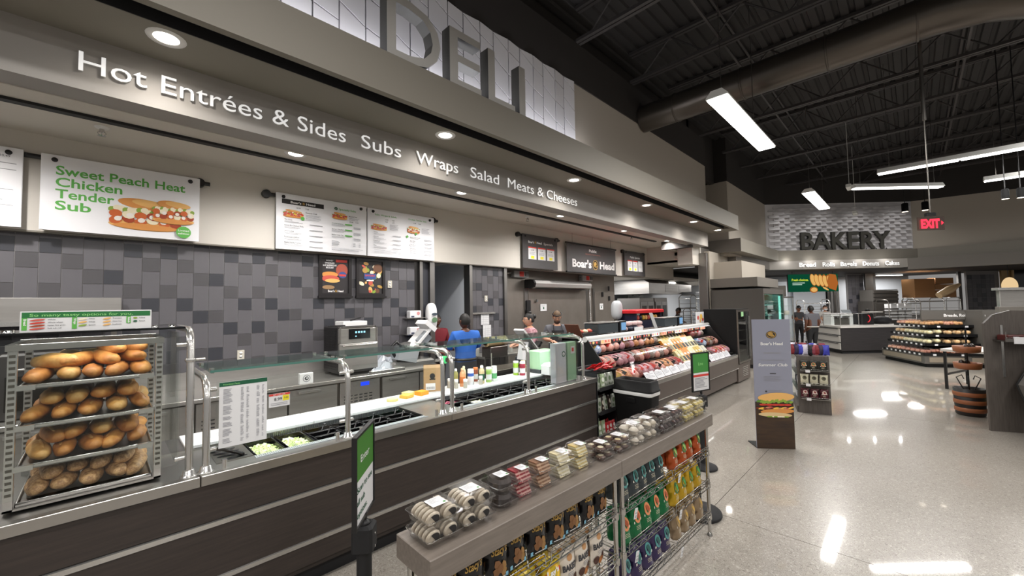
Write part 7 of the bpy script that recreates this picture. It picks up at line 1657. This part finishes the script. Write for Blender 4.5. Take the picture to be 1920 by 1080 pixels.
lvn = ['bottom', 'second', 'third', 'top']; kd = [(4, 2), (1, 3), (1, 3), (0, 2)]
for li, (z, s_) in enumerate(LV):
    for r_ in range(2):
        for k in range(8):
            x = s_ + .12 + .2 * k
            if x < 1.7: put(x, -s_ - .10 - .19 * r_, z + .031 + .02 * r_, kd[li][k > 4], 'clear box of pastries, %s black shelf, deli side' % lvn[li], 'pastry boxes on the %s shelf, deli side' % lvn[li])
        for k in range(11):
            y = -s_ - .5 - .2 * k
            if abs(y + 1.3) > .12: put(s_ + .10 + .19 * r_, y, z + .031 + .02 * r_, (2, 3, 3, 0)[li] if k % 3 else kd[li][1], 'clear box of rolls, %s black shelf, aisle side' % lvn[li], 'pastry boxes on the %s shelf, aisle side' % lvn[li])
# back of bakery: racks, cartons
def rk(x, d, h, w_, lab, n, m=STEELD): q = bloc(x, d); return sheetrack(q.x, q.y, h, w_, .6, lab, n, m, RB)
rk(15.4, 16.5, 1.8, 1.3, 'dark wire rack stacked with white boxes behind the pastry shelves', 5); rk(17.0, 17.0, 1.85, 1.2, 'wide chrome rack holding trays before the carton stack', 6, STEELB)
for k in range(9):
    r_, c__ = divmod(k, 3); tag(B().obox(bloc(15.75 + .3 * c__, 16.8, 1.06 + .24 * r_), tuple(bu * .12), tuple(bv * .15), (0, 0, .09)).build('white_box', WHITE), 'white box stacked on the dark wire rack', 'box', 'white boxes on the dark rack')
t = bobj('slatted_cabinet', 16.1, 18.0, 0, 'dark slatted steel cabinet before the bright bakery room', 'cabinet'); B().bbox(0, 1.15, 0, .8, 0, 1.75, .01).build('body', M('cabinet_dim', '57534f', .4, .5), t, w=0)
for k in range(3): B().bbox(.02, 1.13, -.04, 0, 1.78 + .16 * k, 1.90 + .16 * k, .01).build('slat', M('cabinet_dim', '57534f', .4, .5), t, w=0)
B().box(.02, 1.13, 0, .7, 1.75, 2.26).build('head', GY, t, w=0)
for k, (x0, x1, z0, z1) in enumerate(((18.0, 18.9, 1.87, 2.72), (18.92, 19.85, 1.87, 2.2), (18.92, 19.8, 2.22, 2.45), (18.95, 19.75, 2.47, 2.74))): tag(B().prism([bloc(x0, 18, z0), bloc(x1, 18, z0), bloc(x1, 18, z1), bloc(x0, 18, z1)], bv * .6).build('cardboard_box', M('cardboard_dark', 'a5784c', .6)), 'brown wrapped carton in the stack before the bright room, %s' % ORD[k], 'box', 'wrapped cartons')
rk(17.9, 17.9, 1.86, 2.0, 'steel rack carrying the wrapped brown cartons', 5, STEELB)
tag(B().tube([bloc(18.0, 17.0, 1.95), bloc(18.5, 17.0, 2.2), bloc(18.9, 17.0, 2.4)], [.13, .16, .06], 10).build('bread_sack', M('sack_bread', 'd2b48c', .35)), 'long clear bag of bread leaning on the chrome rack', 'bread')
t = bobj('ceiling_tube', 18.4, 19.6, 3.0, 'glowing tube light in the bright bakery room', 'light'); B().box(-.6, .6, -.06, .06, -.03, 0).build('lens', LENS2, t, w=0)
t = bobj('round_plaque', 18.5, 15.0, 2.15, 'glowing round tan plaque above the steel box', 'lamp'); B().cyl((0, 0, .1), (0, 0, 1.1), .01, 6).build('stem', BLK, t, w=0); B().lathe([(.0, 0), (.30, .02), (.32, .04), (.0, .05)], (0, 0, .1), 24, axis=(0, -1, 0)).build('disc', EM('plaque_glow', 'e8c898', 1.0), t, w=0)  # plaque given its own glow, stem added to hold it up
# oval end cabinet with steel box
t = bobj('steel_hood_box', 11.35, 9.4, 0, 'grey column with a shiny steel box on top at the right edge', 'cabinet'); B().bbox(0, 1.6, 0, .1, 0, 1.62, .01).build('body', M('column_grey', '5f5b56', .5), t, w=0); B().bbox(.05, 1.6, .02, .1, 1.62, 2.0, .01).build('steel_box', SS, t, w=0); B().bbox(-.03, 1.6, -.03, .12, 2.0, 2.06, .005).build('lid', STEELB, t, w=0)
# ---- gondola at right
t = T('gondola', 'tall grey wood end panel shelf unit at the right edge', 'shelf unit', (8.65, -.68, 0), radians(-65))
B().prism([(0, 0, 0), (1.6, 0, 0), (1.6, 0, 1.62), (.28, 0, 1.66), (.10, 0, 1.60), (.0, 0, 1.48)], (0, .04, 0)).build('end_panel', WOODV, t, w=0)
B().prism([(8.80, -.76, 0), (10.9, -.98, 0), (10.9, -2.2, 0), (9.35, -2.1, 0)], (0, 0, .12)).prism([(8.95, -1.06, .12), (10.9, -1.26, .12), (10.9, -2.2, .12), (9.35, -2.1, .12)], (0, 0, 1.46)).build('body', GY, t)
for z in (.12, .50, .85, 1.20): B().prism([(8.80, -.76, z), (10.9, -.98, z), (10.9, -1.26, z), (8.95, -1.06, z)], (0, 0, .02)).build('side_shelf', GY, t)
for x in (.16, .78): B().box(x, x + .025, -.012, 0, .75, 1.46).build('slotted_strip', STEELB, t, w=0)
o = B().box(.08, 1.55, -.22, 0, 1.245, 1.26).box(.08, 1.55, -.225, -.215, 1.245, 1.29).build('front_shelf', STEELD, t, w=0); B().box(.16, .28, -.232, -.226, 1.22, 1.31).build('price_tag', PAPER, o, w=0)
for x in (.10, .58): B().tube([(x, -.2, 1.27), (x, -.2, 1.38)], .005, 4).tube([(x, -.2, 1.30), (x + .45, -.2, 1.30)], .004, 4).build('wire_fence', WIRE, t, w=0)
mg = wmat(t)
for k in range(7):
    o = B().bbox(-.09, .09, -.09, .09, 0, .07, .01).build('meat_snack', M('snack_maroon', '4a1d1a', .35)); o.location = mg @ Vector((.2 + .2 * k, -.11, 1.262)); o.rotation_euler = (0, 0, radians(-65)); tag(o, 'flat maroon pack on the grey end panel shelf', 'pack', 'maroon packs on the end shelf'); pl = B().box(-.03, .03, -.092, -.09, .02, .05).build('label', PAPER, o, w=0)
CLS = ['b58a3c', 'e0d8c4', 'a8622e', '7a8c5c', 'c9b48a']
for li, z in enumerate((.141, .521, .871, 1.221)):
    for k in range(7):
        o = B().ell((0, 0, .13), (.07, .09, .13), 10, 7, e=.75).build('bread_bag', M('loafbag_%d' % ((li + k) % 5), CLS[(li + k) % 5], .4)); o.location = (8.96 + .2 * k, -.90 - .02 * k, z); o.rotation_euler = (0, 0, radians(-6)); tag(o, 'bagged loaf, %s side shelf of the grey gondola' % lvn[li], 'bread bag', 'bagged loaves on the %s side shelf' % lvn[li])
tag(B().ell((8.98, -.92, 1.56), (.20, .13, .07), 12, 8, e=.8).build('blue_bag', M('bag_blue', '22407c', .4)), 'blue bag of rolls on top of the gondola corner', 'bag')
# slanted cooler at the far right
t = T('slant_cooler', 'slanted open cooler with clear lidded trays at the right frame edge', 'display case', mg @ Vector((.30, -.24, 0)), radians(-65))
B().prism([(.5, 0, 0), (.06, 0, .27), (-.08, 0, .45), (-.15, 0, .69), (.08, 0, 1.12), (.9, 0, 1.2), (.9, 0, 0)], (0, -.9, 0)).build('body', GY, t, w=0)
B().tube([(.06, -.005, .27), (-.08, -.005, .45), (-.15, -.005, .69), (.08, -.005, 1.12), (.3, -.005, 1.16)], .016, 6).build('edge_trim', BLK, t, w=0)
mc_ = wmat(t)
for k in range(5):
    f = .12 + k * .19; o = B().bbox(-.03, .10, -.8, -.05, 0, .05, .01).build('lidded_tray', M('tray_pale', 'b9b9b9', .2)); o.location = mc_ @ Vector((-.12 + .22 * f, -.02, .72 + .42 * f)); o.rotation_euler = (0, 0, radians(-65)); tag(o, 'clear lidded food tray on the slanted cooler', 'tray', 'lidded trays on the slant cooler')
# barrel, stand with scroll iron, table
t = T('barrel_planter', 'copper and black striped barrel basket with scroll iron on the floor', 'basket', (9.62, -.56, 0))
COP = M('copper_band', '955a38', .5); 
B().lathe([(.15, 0), (.165, .02), (.18, .42), (.17, .42), (.15, .05)], n=24).build('barrel', M('barrel_black', '1a1412', .5), t, w=0)
for z in (.06, .18, .30): B().lathe([(.166 + z * .04, z), (.172 + z * .04, z + .005), (.174 + z * .04, z + .06), (.168 + z * .04, z + .065)], n=24).build('band', COP, t, w=0)
b = B()
for a in (0, 1.6, 3.1, 4.7): b.tube([(.02 * cos(a), .02 * sin(a), .3), (.10 * cos(a), .10 * sin(a), .50), (.13 * cos(a), .13 * sin(a), .58), (.07 * cos(a), .07 * sin(a), .62), (.05 * cos(a), .05 * sin(a), .56)], .008, 6)
b.tube([(0, 0, .3), (0, 0, 1.35)], .012, 6); b.build('scroll_iron', BLK, t, w=0)
for k, z in enumerate((.72, .98)): B().lathe([(.13, 0), (.15, .01), (.16, .10), (.15, .10), (.13, .02)], (0, 0, z), 16).build('basket', COP, t, w=0)
for k in range(6): a = k * 1.05; tag(B().lathe([(.03, 0), (.035, .01), (.035, .07), (.02, .10), (.0, .11)], (9.62 + .07 * cos(a), -.56 + .07 * sin(a), .75 if k < 3 else 1.01), 10).build('jar', M('jar_dark', '2a1d18', .3)), 'small dark jar in a copper basket above the barrel', 'jar', 'jars in the copper baskets')
t = T('side_table', 'white topped table with black metal legs before the pastry shelves', 'table', (12.4, -.95, 0), radians(-20)); B().bbox(-.55, .55, -.35, .45, .76, .81, .006).build('top', WT, t, w=0)
for x in (-.5, .5):
    for y in (-.3, .4): B().box(x - .02, x + .02, y - .02, y + .02, 0, .76).build('leg', BLK, t, w=0)
B().box(-.5, .5, -.32, -.28, .28, .31).box(-.5, .5, .38, .42, .28, .31).build('brace', BLK, t, w=0)
for k in range(4): tag(B().lathe([(.06, 0), (.075, .02), (.075, .16), (.05, .2), (.0, .22)], (12.35 + .2 * k, -1.05 - .02 * k, .811), 12).build('amber_jar', M('jar_amber', 'a8722a', .3)), 'amber jar on the white topped table', 'jar', 'amber jars on the table')
# ---- island snack unit beyond the banner
t = T('snack_island', 'grey wood island with rounded end panel and three wire fronted shelves', 'shelf unit', (8.105, 1.42, 0), math.atan2(-.41, .105)); W_ = .43
B().prism([(0, 0, 0), (W_, 0, 0), (W_, 0, .90), (W_ - .03, 0, .93), (.03, 0, .93), (0, 0, .88)], (0, .03, 0)).build('end_panel', WOODV, t, w=0); B().box(-.02, W_ + .0, .03, 1.2, 0, .10).box(.18, .22, .03, 1.2, .10, .93).box(0, W_, .03, 1.2, .90, .93).build('body', WOODV, t, w=0)
mi = wmat(t)
for k, (z, c1, nm) in enumerate(((.70, '1d2019', 'black'), (.48, 'cfcab2', 'pale cream'), (.25, '4a1420', 'maroon'))):
    o = B().box(.03, W_ - .01, -.12, 0, z, z + .008).tube([(.03, -.12, z + .03), (W_ - .01, -.12, z + .03)], .004, 5).build('wire_shelf', WIRE, t, w=0); B().box(.10, .16, -.126, -.121, z - .02, z + .02).build('price_tag', PAPER, o, w=0)
    for j in range(3):
        q = mkbag('snack_bag', .115, .155, .04, BF('isl%d' % k, c1, .4), art_kettle(('c98a5c', '5a5a40', 'd9c4b8')[k], ('4a6a3c', '3a2c20', '8a3a3c')[k]), '%s snack bag on the %s shelf of the grey island, %s' % (nm, ('top', 'middle', 'lowest')[k], ORD[j]), 40 + k); q['group'] = '%s bags on the island' % nm; q.location = mi @ Vector((.09 + .125 * j, -.06, z + .01)); q.rotation_euler = (-.1, 0, math.atan2(-.41, .105))
FC = ['7c2228', '2c2240', '3a3fa8', 'c9c4d4', '1a1a20', '8a3a48']
for k in range(18):
    r_, c__ = divmod(k, 9); m = BF('isl_top%d' % (k % 6), FC[k % 6], .35); o = bagmesh(.1, .17, .04, k).build('chip_pouch', m, None, 0); o.location = mi @ Vector((-.02 + .055 * c__ + (.0), .2 + .35 * r_, .932)); o.rotation_euler = (-.15, 0, math.atan2(-.41, .105) + random.uniform(-.3, .3)); tag(o, 'dark pouch standing on top of the grey island', 'snack bag', 'pouches on top of the island')
for k in range(9):
    r_, c__ = divmod(k, 3); o = bagmesh(.14, .2, .05, 60 + k).build('chip_pouch', BF('isl_side%d' % (k % 2), ('c9ccd0', '3a3f48')[k % 2], .35), None, 0); o.location = mi @ Vector((.05, .2 + .3 * c__, .101 + .26 * r_)); o.rotation_euler = (0, 0, math.atan2(-.41, .105) + radians(-90)); tag(o, 'silver grey pouch on the side shelves of the island', 'snack bag', 'pouches on the island side')
for z in (.36, .62): B().box(-.02, .18, .03, 1.2, z, z + .01).build('side_shelf', STEELD, t, w=0)
# ---- exit sign, spot lamps, small ceiling things
t = T('exit_sign', 'glowing red EXIT sign hanging from a thin rod', 'exit sign', (8.3, -.22, 2.82), radians(-52))
B().box(-.17, .17, -.008, .008, 0, .19).build('acrylic', GL('sign_acrylic', 'd9c4bc', .5, .1, .1), t, w=0); B().bbox(-.06, .06, -.03, .03, .20, .25, .008).build('canopy', BLK, t, w=0); B().cyl((0, 0, .25), (0, 0, 4.18), .008, 6).cyl((0, 0, 1.6), (0, 0, 3.5), .022, 8).build('rod', STEELD, t, w=0)
p = Pn((-.17, -.009, 0), X_, Z_); p.l = .0005; p.txt('EXIT', .16, .035, .125, EM('exit_red', 'ff2a3c', 3.2), .24, 'c', .05); p.poly([(.30, .13), (.33, .10), (.30, .07)], EM('exit_red', 'ff2a3c', 3.2)); p.b.build('print', None, t, w=0)
for k, (x, d, z, tilt) in enumerate(((12.84, 13, 4.80, 0), (13.5, 13, 4.84, 0), (9.93, 8, 3.90, 0), (10.24, 8, 3.92, 0))):
    t = bobj('track_lamp', x, d, z, 'black cylinder spot lamp hanging %s' % ('before the relief wall corner', 'beside the exit sign rod', 'under the short strip light', 'at the frame edge')[k], 'lamp'); t.rotation_euler = (0, tilt, RB); r = .085 if k < 2 else .055; h = .13 if k < 2 else .09
    B().lathe([(r, -h), (r, h), (r * .7, h + .02), (0, h + .02)], n=18).build('can', M('lamp_black', '0c0c0d', .8, spec=.2), t, w=0); B().lathe([(.0, -h - .002), (r * .92, -h - .002)][::-1], n=18).build('lens', EM('lamp_warm', 'fff0dc', 6), t, w=0); B().cyl((0, 0, h), (0, 0, 7.0 - z), .01, 6).build('stem', BLK, t, w=0)
for k, (x, y, z) in enumerate(((14.6, 1.1, 5.0), (17.4, 1.2, 4.7))): tag(B().bbox(x, x + .5, y, y + .12, z, z + .09, .01).cyl((x + .25, y + .06, z + .09), (x + .25, y + .06, 7.0), .006, 5).build('ceiling_sensor', HB), 'small white box hanging from the joists, %s' % ORD[k], 'fixture', 'small hanging boxes')
# ================================================================ LABELS OF ALIKE THINGS: say which one, by its place in the row
NUM = ['first', 'second', 'third', 'fourth', 'fifth', 'sixth', 'seventh', 'eighth', 'ninth', 'tenth', 'eleventh', 'twelfth', 'thirteenth', 'fourteenth', 'fifteenth', 'sixteenth', 'seventeenth', 'eighteenth', 'nineteenth', 'twentieth']
NUM += ['twenty-' + n for n in NUM[:9]]
bpy.context.view_layer.update()
by = {}
for o in C.objects:
    if o.parent is None and 'label' in o.keys(): by.setdefault(o['label'], []).append(o)
def imgx(o):
    v = o.matrix_world.translation
    if v.length < .01 and o.type == 'MESH':
        bb = [o.matrix_world @ Vector(c) for c in o.bound_box]; v = sum(bb, Vector()) / 8
    v = v - Vector((0, 0, 1.85)); return v.dot(R2) / max(v.dot(F_), .01)
for lb, os_ in by.items():
    if len(os_) < 2: continue
    os_.sort(key=imgx)
    for k, o in enumerate(os_):
        o['label'] = '%s, %s from the left' % (lb, NUM[k] if k < len(NUM) else 'number %d' % (k + 1))
        if 'group' not in o.keys(): o['group'] = 'alike ' + o['category'] + ' things'
